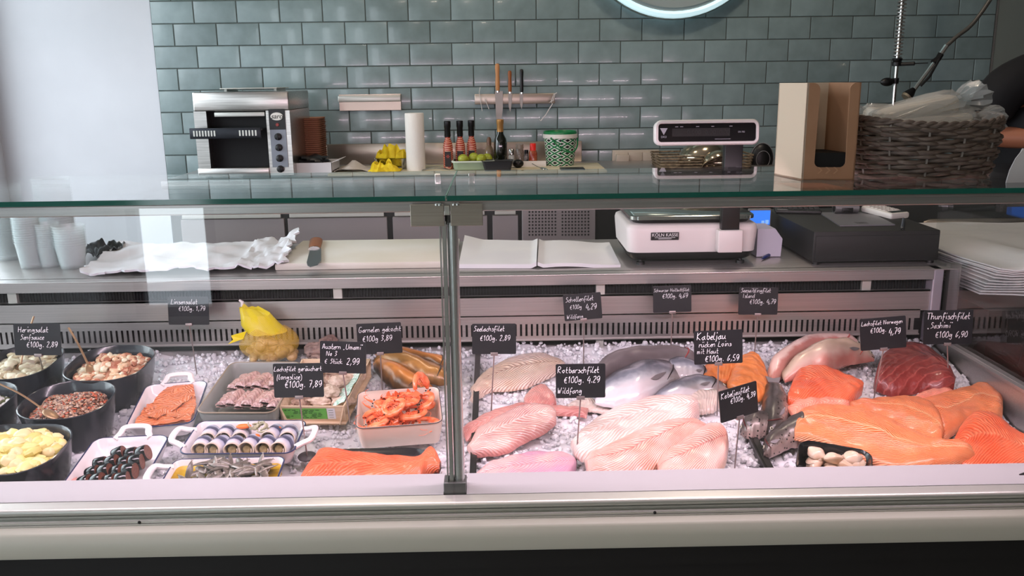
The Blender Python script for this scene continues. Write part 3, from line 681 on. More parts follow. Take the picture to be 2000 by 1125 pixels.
tag(hk.build('wire_hook', ALU, None, True, world=True), 'thin wire hooks hanging at the wooden-knife end of the rail', 'hook')
hk = MB(); hk.tube([onY(x, y, 4.14) for x, y in ((1088, 181), (1082, 184), (1076, 199), (1079, 203), (1072, 214), (1066, 224), (1056, 236), (1053, 233))], .0022, n=6); hk.tube([onY(x, y, 4.14) for x, y in ((1084, 184), (1081, 196), (1073, 200))], .0018, n=6)
tag(hk.build('wire_whisk', ALU, None, True, world=True), 'bent wire tool hanging from the empty end of the knife rail', 'utensil')

# bottles and jars
def bottle(px, pyb, Y, prof, name, label, cat, mat, parts=(), group=None, zb=None):
    zb = ZC if zb is None else zb; x = onY(px, pyb, Y).x
    t = thing(name, label, cat, (x, Y, zb), group=group)
    MB().lathe(prof, n=28).build('glass_body', mat, t)
    for nm, pr, mt_ in parts: MB().lathe(pr, n=28, cap=False).build(nm, mt_, t)
    return t
# hot-sauce label: red and black print
hm, nt, b = newmat('hot_sauce_label'); L = nt.links.new
tc = N(nt, 'ShaderNodeTexCoord'); sp = N(nt, 'ShaderNodeSeparateXYZ'); L(tc.outputs['Object'], sp.inputs[0])
wv = N(nt, 'ShaderNodeTexWave', wave_type='RINGS'); wv.inputs['Scale'].default_value = 38; wv.inputs['Distortion'].default_value = 4; L(tc.outputs['Object'], wv.inputs['Vector'])
r = N(nt, 'ShaderNodeValToRGB'); r.color_ramp.interpolation = 'CONSTANT'; r.color_ramp.elements[0].color = lin((.62, .16, .12)); r.color_ramp.elements[1].position = .62; r.color_ramp.elements[1].color = lin((.82, .62, .50))
L(wv.outputs[0], r.inputs[0]); L(r.outputs[0], b.inputs['Base Color']); b.inputs['Roughness'].default_value = .35
for px, lb in ((876, 'hot sauce bottle with red patterned label, beside the paper roll'), (900, 'hot sauce bottle with red patterned label, middle of three'), (922, 'hot sauce bottle with red patterned label, nearest the oil bottle')):
    if px == 876:
        hs = bottle(px, 330, 3.74, [(.017, 0), (.0205, .003), (.0205, .095), (.017, .112), (.011, .128), (.0105, .160), (.0115, .162)], 'hot_sauce_bottle', lb, 'bottle', hm, [], 'hot sauce bottles')
        MB().lathe([(.0115, .134), (.013, .138), (.0125, .172), (.014, .174), (.014, .198), (.012, .200), (.001, .200)], n=24, cap=False).build('cap', BLACK, hs)
        MB().bb(-.013, .013, -.0215, -.0195, .012, .075, bev=.001).build('front_label', M('label_black', (.10, .07, .06), .5), hs, False)
        s_ = MB()
        for k in range(6):
            a = k * pi / 3; s_.box((.005 * cos(a), -.0218, .055 + .005 * sin(a)), (.006, .0005, .002), rot=Matrix.Rotation(-a, 3, 'Y'))
        s_.build('star_emblem', M('emblem_red', (.70, .25, .18), .5), hs, False)
    else:
        copy_thing(hs, lb, Matrix.Translation((onY(px, 330, 3.74 + (px - 876) * .001).x, 3.74 + (px - 876) * .001, ZC)))
OILG = M('dark_olive_glass', (.07, .08, .045), .08, coat=.5)
bottle(978, 333, 3.72, [(.025, 0), (.028, .004), (.028, .105), (.025, .125), (.014, .145), (.0125, .172)], 'oil_bottle', 'dark green oil bottle with gold capsule, tallest on the back worktop', 'bottle', OILG,
       [('cap', [(.0135, .150), (.0135, .185), (.015, .187), (.015, .203), (.013, .205), (.0001, .205)], M('gold_foil', (.70, .52, .30), .35, .4))])
bottle(956, 333, 3.78, [(.021, 0), (.023, .004), (.023, .06), (.018, .078), (.009, .095), (.008, .105)], 'dressing_bottle', 'small squat bottle of reddish dressing beside the oil bottle', 'bottle', M('dressing_glass', (.50, .44, .36), .12, coat=.5, c2=(.42, .33, .26), sc=10),
       [('filling', [(.0235, .004), (.0237, .03), (.0235, .034)], M('dressing_red', (.72, .18, .10), .2)), ('cap', [(.010, .095), (.010, .118), (.006, .128), (.0001, .130)], M('brown_cap', (.42, .30, .22), .4))])
ZP = ZC + .012
x0, x1 = onY(962, 322, 3.95).x, onY(1063, 312, 3.95).x
tag(MB().bb(x0, x1, 3.80, 3.94, ZC, ZC + .012, bev=.003).bb(x0, x1, 3.80, 3.803, ZC, ZC + .024).build('plastic_tray', WHITEPL, None, True, world=True), 'flat white tray holding the spice jars on the back worktop', 'tray')
def jar(px, r, h, caph, name, label, cat, bmat, cmat, Y=3.87, cr=None):
    cr = cr or r * .9
    return bottle(px, 310, Y, [(r * .85, 0), (r, .003), (r, h - .012), (r * .75, h)], name, label, cat, bmat, [('lid', [(cr, h - .002), (cr, h + caph - .002), (cr * .9, h + caph), (.0001, h + caph)], cmat)], zb=ZP)
jar(999, .0135, .036, .022, 'salt_shaker', 'small shaker with white salt and metal lid on the white tray', 'shaker', M('salt_glass', (.72, .74, .74), .15, coat=.5), CHROME)
jar(1015, .019, .062, .018, 'spice_jar', 'grey-brown spice jar with wide lid on the white tray', 'jar', M('pepper', (.36, .32, .29), .3, c2=(.5, .46, .42), sc=200, coat=.5), M('clear_lid', (.52, .48, .44), .2), cr=.017)
jar(1028, .010, .038, .014, 'spice_jar', 'small black jar with white label between grinder and red cap', 'jar', M('label_stripe', (.80, .78, .76), .4, c2=(.1, .1, .1), sc=60), BLACK, Y=3.90)
jar(1041, .019, .052, .030, 'sauce_bottle', 'short bottle of red sauce with bright red cap', 'bottle', M('chili_sauce', (.55, .17, .11), .2, c2=(.65, .38, .25), sc=40, coat=.5), M('red_cap', (.85, .14, .10), .35), cr=.013)
# limes in a tub
x0, x1 = onY(884, 328, 3.70).x, onY(965, 328, 3.70).x; xm = (x0 + x1) / 2
tub = thing('plastic_tub', 'pale green translucent tub holding limes', 'tub', (xm, 3.72, ZC))
lps = [[Vector((x, y, zh)) for x, y in rr(x1 - x0 + d, .12 + d, .02)] for zh, d in ((0, -.025), (.003, -.015), (.038, -.002), (.0385, -.006), (.006, -.02))]
MB().loft(lps, True, True).build('tub_body', M('pale_green_plastic', (.66, .74, .62), .35, trans=.3), tub)
MB().loft([[Vector((x, y, zh)) for x, y in rr(x1 - x0 + d, .12 + d, .022)] for zh, d in ((.034, -.002), (.034, .006), (.0395, .006), (.0395, -.008))], True).build('rim', M('rim_green', (.78, .82, .76), .4), tub)
LIME = M('lime_peel', (.52, .58, .14), .35, c2=(.62, .64, .20), sc=25, bump=.15, bsc=200)
lm = None
for px, dy, dz in ((905, 0, 0), (925, .01, .004), (940, -.012, 0), (952, .012, .0)):
    x = onY(px, 310, 3.71).x
    if lm is None:
        lm = thing('lime', 'green lime heaped in the pale tub on the back worktop', 'lime', (x, 3.70, ZC + .045), roty(20), 'limes in the tub')
        MB().lathe([(.001, -.023), (.010, -.020), (.0185, -.010), (.0205, 0), (.0185, .011), (.010, .020), (.003, .024), (.001, .0255)], n=20, rot=roty(80)).build('fruit', LIME, lm)
        MB().lathe([(.0025, .0235), (.002, .0262)], n=8, rot=roty(80)).build('stem_end', BR, lm)
    else: copy_thing(lm, None, Matrix.Translation((x, 3.71 + dy, ZC + .045 + dz)) @ rotz(random.uniform(0, 180)).to_4x4())
x0, x1 = onY(942, 330, 3.64).x, onY(1002, 330, 3.64).x
tag(MB().loft([[Vector(((x0 + x1) / 2 + x, 3.655 + y, ZC + zh)) for x, y in rr(x1 - x0 + d, .075 + d, .01)] for zh, d in ((0, -.02), (.04, 0), (.042, .006), (.04, -.004), (.006, -.024))], True, True).build('black_dish', M('grey_black_plastic', (.16, .165, .17), .45), None, True, world=True), 'small black plastic dish in front of the oil bottle', 'dish')
tag(MB().ell((onY(1012, 322, 3.76).x, 3.76, ZC + .018), (.024, .024, .018)).build('black_cup', BLACK, None, True, world=True), 'round black cup-like vessel beside the black dish', 'cup')
def spoon(name, label, P, r, bowl, mat, bowlrot=None, cat='spoon', group=None):
    t = thing(name, label, cat, P[0], group=group)
    MB().tube(catmull(P, 12), r, n=8, flat=.45).build('handle', mat, t, True, world=True)
    d = (Vector(P[-1]) - Vector(P[-2])).normalized(); ql = d.to_track_quat('X', 'Z').to_matrix(); c = Vector(P[-1]) + d * bowl * .8
    mb = MB(); mb.ell(c, (bowl, bowl * .65, bowl * .22), rot=ql, n=16, m=8); mb.build('bowl', mat, t, True, world=True); return t
a0, a1 = onZ(1040, 322, ZC + .02), onZ(1052, 330, ZC + .012)
spoon('steel_spoon', 'steel spoon lying on the board before the patterned bucket', [(a0.x, 3.70, ZC + .022), (a0.x + .02, 3.68, ZC + .012), (a0.x + .035, 3.665, ZC + .008)], .003, .02, CHROME)
tx = onY(850, 333, 3.66).x
tw = MB(); tw.tube(catmull([(tx - .05, 3.66, ZC + .004), (tx, 3.65, ZC + .012), (tx + .06, 3.66, ZC + .005)], 10), .0022); tw.tube(catmull([(tx - .05, 3.68, ZC + .004), (tx, 3.70, ZC + .014), (tx + .05, 3.70, ZC + .003)], 10), .0022); tw.tube([(tx - .055, 3.655, ZC + .004), (tx - .05, 3.685, ZC + .004)], .003)
tag(tw.build('wire_tongs', CHROME, None, True, world=True), 'thin steel wire tongs lying next to the kitchen roll', 'tongs')
# patterned bucket
x0, x1 = onY(1061, 300, 3.86).x, onY(1127, 300, 3.86).x; R_ = (x1 - x0) / 2
bk = thing('plastic_bucket', 'white bucket with green and black lattice pattern and green lid', 'bucket', ((x0 + x1) / 2, 3.86, ZC))
bm_, nt, b = newmat('lattice_print'); L = nt.links.new
uv = N(nt, 'ShaderNodeUVMap'); mp = N(nt, 'ShaderNodeMapping'); mp.inputs['Rotation'].default_value = (0, 0, pi / 4); mp.inputs['Scale'].default_value = (1.3, 1.3, 1.3); L(uv.outputs[0], mp.inputs[0])
lt_ = lattice(nt, mp.outputs[0]); br1 = N(nt, 'ShaderNodeMath', operation='GREATER_THAN'); br1.inputs[1].default_value = .38; L(lt_, br1.inputs[0])
br2 = N(nt, 'ShaderNodeMath', operation='GREATER_THAN'); br2.inputs[1].default_value = .22; L(lt_, br2.inputs[0])
m1 = N(nt, 'ShaderNodeMix', data_type='RGBA'); m1.inputs[6].default_value = lin((.06, .08, .07)); m1.inputs[7].default_value = lin((.88, .90, .87)); L(br2.outputs[0], m1.inputs[0])
m2 = N(nt, 'ShaderNodeMix', data_type='RGBA'); L(m1.outputs[2], m2.inputs[6]); m2.inputs[7].default_value = lin((.06, .46, .26)); L(br1.outputs[0], m2.inputs[0])
L(m2.outputs[2], b.inputs['Base Color']); b.inputs['Roughness'].default_value = .35
pl = MB(); ls = []
for zh, rf in ((0, .80), (.002, .82), (.118, .95)): ls.append([Vector((cos(2 * pi * k / 40 - pi / 2) * R_ * rf, sin(2 * pi * k / 40 - pi / 2) * R_ * rf, zh)) for k in range(41)])
vs = [p for l in ls for p in l]; fs = []; uvs = [(k / 40 * 8.2, zh * 40) for zh in (0, .002, .118) for k in range(41)]
for i in range(2):
    for k in range(40): fs.append((i * 41 + k, i * 41 + k + 1, (i + 1) * 41 + k + 1, (i + 1) * 41 + k))
pl.add(vs, fs, uvs); pl.build('pail', bm_, bk)
MB().lathe([(R_ * .95, .116), (R_ * 1.02, .118), (R_ * 1.02, .134), (R_ * .98, .135)], n=40, cap=False).build('collar', WHITEPL, bk)
MB().lathe([(R_ * .99, .134), (R_ * .99, .142), (R_ * .93, .147), (R_ * .9, .142), (.001, .142)], n=40, cap=False).build('lid', M('green_lid', (.07, .45, .25), .3), bk)
MB().tube(catmull([(-R_ * .6, -R_ * .85, .122), (-R_ * .3, -R_ * 1.0, .095), (R_ * .2, -R_ * 1.12, .066), (R_ * .7, -R_ * .95, .062), (R_ * .98, -R_ * .4, .085), (R_ * 1.0, 0, .118)], 24), .0032).build('handle', M('green_lid'), bk)
x0 = onY(1095, 335, 3.63).x
tag(MB().bb(x0, x0 + .10, 3.62, 3.70, ZC, ZC + .006, bev=.002).build('dark_tablet', BLACK, None, True, world=True), 'flat black tablet at the bucket end of the board', 'tablet')
# sockets and switches
x0, x1 = onY(1196, 310, 4.18).x, onY(1287, 310, 4.18).x; z1, z0_ = onY(1240, 293, 4.18).z, onY(1240, 330, 4.18).z
sw = thing('switch_plate', 'cream three-gang switch plate on the tiles behind the scale', 'switch', ((x0 + x1) / 2, 4.19, z0_))
IV = M('ivory_plastic', (.74, .70, .64), .4)
MB().bb(x0, x1, 4.183, 4.195, z0_, z1, bev=.002).build('frame', IV, sw, True, world=True)
wd = (x1 - x0 - .02) / 3
for k in range(3): MB().bb(x0 + .01 + k * wd, x0 + .01 + (k + 1) * wd - .003, 4.177, 4.184, z0_ + .012, z1 - .010, bev=.002).build('switch_rocker', IV, sw, True, world=True)
pgx = x0 + .045
MB().box((pgx, 4.165, (z0_ + z1) / 2 - .002), (.062, .03, .055), rot=roty(4), bev=.004).build('plug', IV, sw, True, world=True)
MB().tube([(pgx + .004, 4.16, z0_ + .012), (pgx + .003, 4.16, z0_ - .02), (pgx, 4.17, ZB)], .004).build('cable', IV, sw, True, world=True)
# basket of steel bowls behind the scale
x0, x1 = onY(1290, 325, 3.75).x, onY(1466, 325, 3.75).x
bb_ = MB(); hb = .05
for k in range(5):
    bb_.loft([[Vector(((x0 + x1) / 2 + x, 3.85 + y, ZB + .004 + k * .012 + dz)) for x, y in rr(x1 - x0 + k * .004 + d, .24 + k * .004 + d, .02)] for dz, d in ((0, 0), (.004, .004), (.008, 0), (.004, -.004))], True)
bb_.loft([[Vector(((x0 + x1) / 2 + x, 3.85 + y, ZB + zh)) for x, y in rr(x1 - x0, .24, .02)] for zh in (0, .004)], True, True)
tag(bb_.build('woven_basket', M('pale_wicker', (.55, .48, .38), .7, c2=(.35, .3, .24), sc=80), None, True, world=True), 'low pale basket with metal bowls behind the scale display', 'basket')
SILV = M('worn_silver', (.75, .70, .60), .16, 1, bump=.1, bsc=12)
def dome(px, py, Y, r, label, tilt):
    c = onY(px, py, Y); t = thing('steel_bowl', label, 'bowl', (c.x, Y, ZB + .03), Matrix.Rotation(tilt, 3, 'X') @ roty(-12))
    MB().lathe([(r, 0), (r * .98, r * .25), (r * .85, r * .5), (r * .6, r * .68), (r * .3, r * .76), (.001, r * .78)], n=36, cap=False).lathe([(r, 0), (r * 1.05, .003), (r, .005)], n=36, cap=False).build('shell', SILV, t)
dome(1372, 315, 3.84, .105, 'large upturned steel bowl in the pale basket', -.2)
dome(1400, 320, 3.70, .06, 'smaller steel bowl in front of the large upturned bowl', -.5)
cx = onY(1487, 310, 3.9).x
sk = thing('round_speaker', 'black oval device with grey ring beside the cardboard dispenser', 'speaker', (cx, 3.9, ZB))
c = Vector((cx, 3.9, onY(1487, 310, 3.9).z))
MB().ell(c, (.052, .03, .07), n=28, m=16).build('body', BLACK, sk, True, world=True)
def ringpts(rx, rz, y, n=40): return [c + Vector((cos(2 * pi * k / n) * rx, y, sin(2 * pi * k / n) * rz)) for k in range(n + 1)]
MB().tube(ringpts(.051, .069, -.008), .0018, n=6).tube(ringpts(.03, .036, -.027), .0015, n=6).build('ring', M('ring_grey', (.5, .5, .5), .4), sk, True, world=True)

# pre-rinse faucet
def FY(px, py, Y=3.85): return onY(px, py, Y)
fc = thing('rinse_faucet', 'tall chrome pre-rinse faucet with spring and hand spray', 'faucet', (FY(1743, 215).x, 3.85, ZB))
top, bot = FY(1768, 0, 3.85), FY(1744, 216, 3.85); bx2 = bot.x
MB().tube([(bx2, 3.85, ZB), (bx2, 3.85, 2.35)], .0085, n=12).build('riser', CHROME, fc, True, world=True)
MB().lathe([(.028, 0), (.028, .01), (.016, .03), (.014, .06)], (bx2, 3.85, ZB), n=20).build('base', CHROME, fc, True, world=True)
zs0 = FY(1752, 112, 3.85).z; sp_ = [(bx2 + cos(a) * .0165, 3.85 + sin(a) * .0165, zs0 + a / (2 * pi) * .0145) for a in [k * pi / 6 for k in range(12 * 40)]]
MB().tube(sp_, .0026, n=5).build('spring', STEEL, fc, True, world=True)
z = FY(1750, 120, 3.85).z
MB().lathe([(.014, -.02), (.020, -.018), (.021, -.004), (.017, 0), (.020, .004), (.021, .012), (.014, .014)], (bx2, 3.85, z), n=20).build('collar', BLACK, fc, True, world=True)
z2 = FY(1745, 158, 3.85).z
MB().lathe([(.013, -.012), (.014, .012)], (bx2, 3.85, z2), n=16).ell((bx2 - .04, 3.84, z2 - .004), (.03, .015, .018)).build('knob', BLACK, fc, True, world=True)
e1, e2 = FY(1786, 127, 3.8), FY(1812, 123, 3.75)
MB().tube([(bx2, 3.85, z - .012), (e1.x, e1.y, z - .01)], .008).tube([(e1.x, e1.y, z - .01), tuple(e2)], .0025).build('spray_holder', BLACK, fc, True, world=True)
hp = [FY(x, y, 3.72) for x, y in ((1962, -70), (1948, -28), (1930, 5), (1898, 48), (1868, 72), (1846, 92))]
MB().tube(catmull(hp, 24), .0085, n=10).build('hose', M('grey_hose', (.36, .35, .33), .35, .3), fc, True, world=True)
MB().tube([FY(1849, 89, 3.72), FY(1838, 105, 3.72)], .010).tube([FY(1825, 122, 3.72), FY(1785, 176, 3.72)], .0085).build('spray_handle', CHROME, fc, True, world=True)
MB().tube([FY(1838, 105, 3.72), FY(1832, 115, 3.72), FY(1822, 123, 3.72)], .013).tube([FY(1835, 115, 3.705), FY(1815, 150, 3.70), FY(1798, 168, 3.705)], .0055).build('trigger', BLACK, fc, True, world=True)
p0, p1 = FY(1785, 174, 3.72), FY(1772, 188, 3.715)
MB().tube([p0, p0 + (p1 - p0) * .5, p1], [.010, .018, .024], n=18).build('spray_head', BLACK, fc, True, world=True)
MB().tube([p1, p1 + (p1 - p0) * .22], [.0235, .021], n=18).build('nozzle', M('nozzle_brass', (.50, .46, .38), .4, .4), fc, True, world=True)
# ================= crushed ice =================
ICE = M('ice', (.97, .97, .99), .14, trans=.08, ior=1.31, bump=.3, bsc=60, spec=.7, sss=.55)
ICE.node_tree.nodes['Principled BSDF'].inputs['Subsurface Radius'].default_value = (1, 1, 1); ICE.node_tree.nodes['Principled BSDF'].inputs['Subsurface Scale'].default_value = .02
def nz2(x, y, s, o=0): return noise.noise(Vector((x * s, y * s, o)))
def ice_h(u, v):
    h = -.012 + .016 * nz2(u, v, 7) + .008 * nz2(u, v, 22, 3)
    if u < SX + .02: h -= .008
    return h + max(0, (v - .60)) * .08
ice = MB(); rd = random.Random(11)
nu, nv = 150, 42; U0, U1 = CX0 + .3, CX1 - .005
for (a, b_) in ((U0, SX + .016), (SX + .024, U1)):
    n = int(nu * (b_ - a) / (U1 - U0)); g = []
    for i in range(n + 1):
        u = a + (b_ - a) * i / n; g.append([W3((u, .768 * j / nv, ice_h(u, .768 * j / nv) - .001)) for j in range(nv + 1)])
    ice.loft(g, False)
BASE = []
for k in range(6):
    pts = []
    for i in range(4):
        a = -pi / 2 + pi * (i + .5) / 4
        pts.append([Vector((cos(a) * cos(b_), cos(a) * sin(b_), sin(a) * .85)) * rd.uniform(.65, 1.15) for b_ in [2 * pi * (j + .5 * (i % 2)) / 5 for j in range(5)]])
    BASE.append(pts)
for k in range(16000):
    u = rd.uniform(U0, U1); v = rd.uniform(0.0, .765)
    if abs(u - SX - .02) < .012: continue
    if u < -.2 and rd.random() < .25: continue
    s = rd.uniform(.003, .0072) if rd.random() < .88 else rd.uniform(.008, .012)
    q = Matrix.Rotation(rd.uniform(0, 6.28), 3, 'Z') @ Matrix.Rotation(rd.uniform(0, 3), 3, 'X')
    c = Vector((u, v, ice_h(u, v) + rd.uniform(-.003, .006)))
    if v > .70: c.z += rd.uniform(0, .012)
    ice.loft([[W3(c + q @ (p * s)) for p in l] for l in BASE[k % 6]], True, True)
tag(ice.build('crushed_ice', ICE, None, True, world=True, angle=32), 'layer of crushed ice filling the display deck under the fish', 'ice', kind='stuff')

# ================= fish and fillets =================
def crop(x0, y0, s):
    return lambda P, h=.01: [dk(x0 + x / s, y0 + y / s, h) for x, y in P]
c5, c6, c7, c4 = crop(890, 600, 3.126), crop(1140, 620, 3.515), crop(1440, 600, 3.309), crop(560, 620, 3.309)
px_ = crop(0, 0, 1)
def surf(A, B, T, h0, n=48, m=22, pw=2.9, e0=.5, e1=.5, und=.15, seed=0, k=None, swell=None, ew=.14, jag=.006):
    """skin of a fillet or a fish body lying on the deck between the two long edges A and B"""
    A, B = catmull(A, n), catmull(B, n); top = []; bot = []
    for i in range(n):
        t = i / (n - 1); et = 1
        if t < ew: et = e0 + (1 - e0) * sin(pi / 2 * t / ew)
        if t > 1 - ew: et = min(et, e1 + (1 - e1) * sin(pi / 2 * (1 - t) / ew))
        a, b_ = A[i], B[i]; w_ = (b_ - a).length; TT = (k * w_ if k else T * .85) * et
        if swell: TT *= swell(t)
        if jag:
            a = a + (a - b_).normalized() * jag * noise.noise(Vector((t * 9, seed, 1))); b_ = b_ + (b_ - a).normalized() * jag * noise.noise(Vector((t * 9, seed, 5)))
        rt_, rb = [], []
        for j in range(m + 1):
            s = -1 + 2 * j / m; s = math.copysign(abs(s) ** .8, s) if pw < 3 else s; p = a.lerp(b_, (s + 1) / 2)
            hh = TT * max(0, 1 - abs(s) ** pw) ** (1 / 2 if k else .6)
            hh += (TT * und * noise.noise(Vector((p.x * 22, p.y * 22, seed))) + (0 if k else .0035) * noise.noise(Vector((p.x * 55, p.y * 55, seed + 9)))) * (1 - abs(s) ** 4)
            p = Vector((p.x, p.y, h0 + max(hh, 0) + .004 * noise.noise(Vector((p.x * 8, p.y * 8, seed + 4)))))
            rt_.append(p); rb.append(Vector((p.x, p.y, h0 - .004 - TT * .25 * max(0, 1 - abs(s) ** 2))))
        top.append(rt_); bot.append(rb)
    return top, bot
def lay(A, B, T, h0, name, label, cat, mat, parent=None, group=None, **kw):
    top, bot = surf(A, B, T, h0, **kw); mb = MB()
    n, m = len(top), len(top[0])
    vs = [W3(p) for l in top for p in l] + [W3(p) for l in bot for p in l]; fs = []; uvs = [(i / (n - 1), j / (m - 1)) for i in range(n) for j in range(m)] * 2; o = n * m
    for i in range(n - 1):
        for j in range(m - 1):
            q = (i * m + j, i * m + j + 1, (i + 1) * m + j + 1, (i + 1) * m + j); fs.append(q); fs.append(tuple(o + x for x in q[::-1]))
        fs.append((i * m, (i + 1) * m, o + (i + 1) * m, o + i * m)); j = m - 1; fs.append((i * m + j, o + i * m + j, o + (i + 1) * m + j, (i + 1) * m + j))
    for i in (0, n - 1):
        for j in range(m - 1): fs.append((i * m + j, i * m + j + 1, o + i * m + j + 1, o + i * m + j))
    mb.add(vs, fs, uvs); ob = mb.build(name, mat, parent, True, world=True, angle=70)
    if parent is None: tag(ob, label, cat, group)
    return ob, top
SEEL = flesh('coalfish_flesh', (.87, .76, .68), (.58, .42, .36), 22, .9, .5, patch=(.92, .83, .78), amt=.85)
RED = flesh('redfish_flesh', (.86, .68, .63), (.95, .86, .83), 24, -.8, .45, patch=(.76, .52, .50), edge=(.78, .52, .49), amt=.8, rough=.2)
REDS = flesh('redfish_thin', (.82, .57, .53), (.90, .72, .68), 20, .5, .3, patch=(.72, .44, .42), amt=.5)
PINKV = flesh('pink_violet_flesh', (.91, .74, .72), (.82, .52, .56), 30, .7, .45, patch=(.76, .60, .70), amt=.8)
COD = flesh('cod_loin', (.90, .80, .76), (.95, .90, .88), 24, .7, .5, patch=(.88, .70, .66), amt=.8, rough=.25)
CODP = flesh('pink_cod', (.92, .70, .63), (.80, .38, .36), 28, .9, .45, patch=(.94, .82, .77), amt=.8, edge=(.93, .76, .66))
GLZ = flesh('translucent_loin', (.78, .72, .68), (.84, .78, .76), 12, .3, .3, patch=(.82, .74, .70), amt=.3)
SALM = flesh('salmon_flesh', (.88, .38, .17), (.98, .74, .56), 34, 1.4, .45, patch=(.91, .46, .23), edge=(.94, .62, .46), amt=.95, bump=.5)
SALR = flesh('salmon_red_flesh', (.85, .31, .16), (.95, .56, .40), 26, .8, .3, patch=(.90, .43, .28), amt=.6)
SALP = flesh('salmon_pale_belly', (.93, .58, .48), (.95, .74, .66), 22, .4, .3, patch=(.92, .50, .40), edge=(.93, .76, .70), amt=.5)
SMOK = flesh('char_fillet', (.89, .49, .23), (.92, .58, .34), 8, .2, .3, patch=(.91, .53, .28), amt=.3, rough=.45)
TUNA = flesh('tuna_flesh', (.55, .20, .18), (.66, .32, .29), 6, 1.2, .12, patch=(.47, .15, .14), amt=.7, rough=.45)
H = .012
def F2(fn, A, B, *a, **k): return lay(fn(A, a[1]), fn(B, a[1]), *a, **k)
FL, FI = 'fish_fillet', 'fish fillet'
F2(c5, [(89, 500), (180, 405), (320, 325), (470, 285), (590, 305), (668, 345)], [(120, 552), (220, 512), (320, 508), (430, 488), (545, 440), (662, 388)], .022, .004, FL, 'beige ribbed coalfish fillet at the back, left end of the right bay', FI, SEEL, seed=1)
F2(c5, [(85, 560), (120, 500), (200, 450), (290, 420)], [(110, 580), (180, 530), (240, 500), (330, 470)], .012, .002, FL, 'small pale tail piece lying left of the beige ribbed fillet', FI, SEEL, seed=8)
F2(c5, [(415, 560), (470, 500), (540, 480), (610, 560)], [(420, 610), (490, 625), (560, 620), (615, 600)], .018, .004, FL, 'short folded reddish fillet behind the large redfish fillet', FI, REDS, seed=2)
F2(c5, [(35, 745), (120, 690), (250, 630), (400, 590), (600, 605), (810, 615)], [(62, 810), (160, 780), (280, 730), (430, 690), (640, 655), (800, 672)], .014, .006, FL, 'long thin reddish fillet with tapering ends under the redfish sign', FI, REDS, seed=3, e0=.3, e1=.2)
F2(c5, [(68, 860), (150, 745), (270, 670), (400, 610), (520, 605), (612, 640)], [(105, 905), (225, 905), (335, 875), (440, 815), (545, 765), (615, 705)], .026, .012, FL, 'thick glossy pinkish redfish fillet, largest in the left of this bay', FI, RED, seed=4)
F2(c5, [(115, 1030), (240, 950), (380, 905), (560, 880), (690, 905), (738, 950)], [(130, 1090), (260, 1110), (400, 1110), (560, 1090), (680, 1060), (736, 990)], .02, .004, FL, 'pink and violet fillet at the front edge below the redfish sign', FI, PINKV, seed=5)
F2(c6, [(-120, 600), (20, 545), (110, 590), (190, 620)], [(-80, 650), (20, 640), (110, 650), (190, 660)], .008, .0, FL, 'thin pale fillet strip half sunk in ice behind the loins', FI, GLZ, seed=6)
F2(c6, [(640, 590), (740, 505), (850, 475), (925, 525)], [(770, 665), (830, 655), (880, 650), (935, 620)], .02, .008, FL, 'grey translucent loin tip under the silver fish', FI, GLZ, seed=7)
F2(c6, [(-90, 870), (0, 790), (120, 690), (270, 610), (430, 570), (600, 555), (720, 560), (790, 610)], [(-60, 950), (0, 985), (150, 960), (310, 890), (460, 830), (610, 770), (730, 750), (795, 680)], .034, .014, FL, 'large thick white cod loin lying diagonally across the bay', FI, COD, seed=9, n=44)
F2(c6, [(5, 985), (110, 930), (250, 850), (400, 780), (560, 735), (740, 725), (860, 780)], [(30, 1080), (160, 1130), (330, 1130), (500, 1040), (620, 950), (730, 880), (850, 830)], .032, .026, FL, 'pink striped cod fillet in front of the large white loin', FI, CODP, seed=10, n=44)
F2(c6, [(500, 1010), (610, 910), (740, 810), (850, 755), (940, 765), (985, 850)], [(520, 1130), (660, 1150), (800, 1140), (900, 1100), (970, 1020), (995, 900)], .034, .030, FL, 'pink striped cod fillet next to the leaning cod sign', FI, CODP, seed=12)
F2(c6, [(600, 470), (850, 330), (930, 270), (1010, 262), (1050, 300)], [(700, 520), (900, 450), (960, 450), (1000, 440), (1040, 390)], .02, .010, FL, 'orange char fillet, farther one behind the cod signs', FI, SMOK, seed=13, und=.04)
F2(c6, [(985, 470), (1010, 370), (1055, 290), (1110, 255), (1170, 262)], [(1195, 590), (1255, 520), (1268, 420), (1240, 330), (1190, 275)], .02, .018, FL, 'orange char fillet, nearer and larger one beside the dark trout', FI, SMOK, seed=14, e0=.7, e1=.7, und=.04)
lay(c7([(885, 470), (925, 330), (1000, 255), (1100, 222), (1200, 245), (1310, 330), (1410, 465)], .02), c7([(895, 500), (960, 520), (1030, 535), (1130, 520), (1230, 512), (1320, 522), (1402, 505)], .02), .05, .004, 'tuna_fillet', 'thick dark red tuna loin block at the back right on ice', 'tuna fillet', TUNA, seed=15, pw=3.2, und=.06, e0=.6, e1=.6)
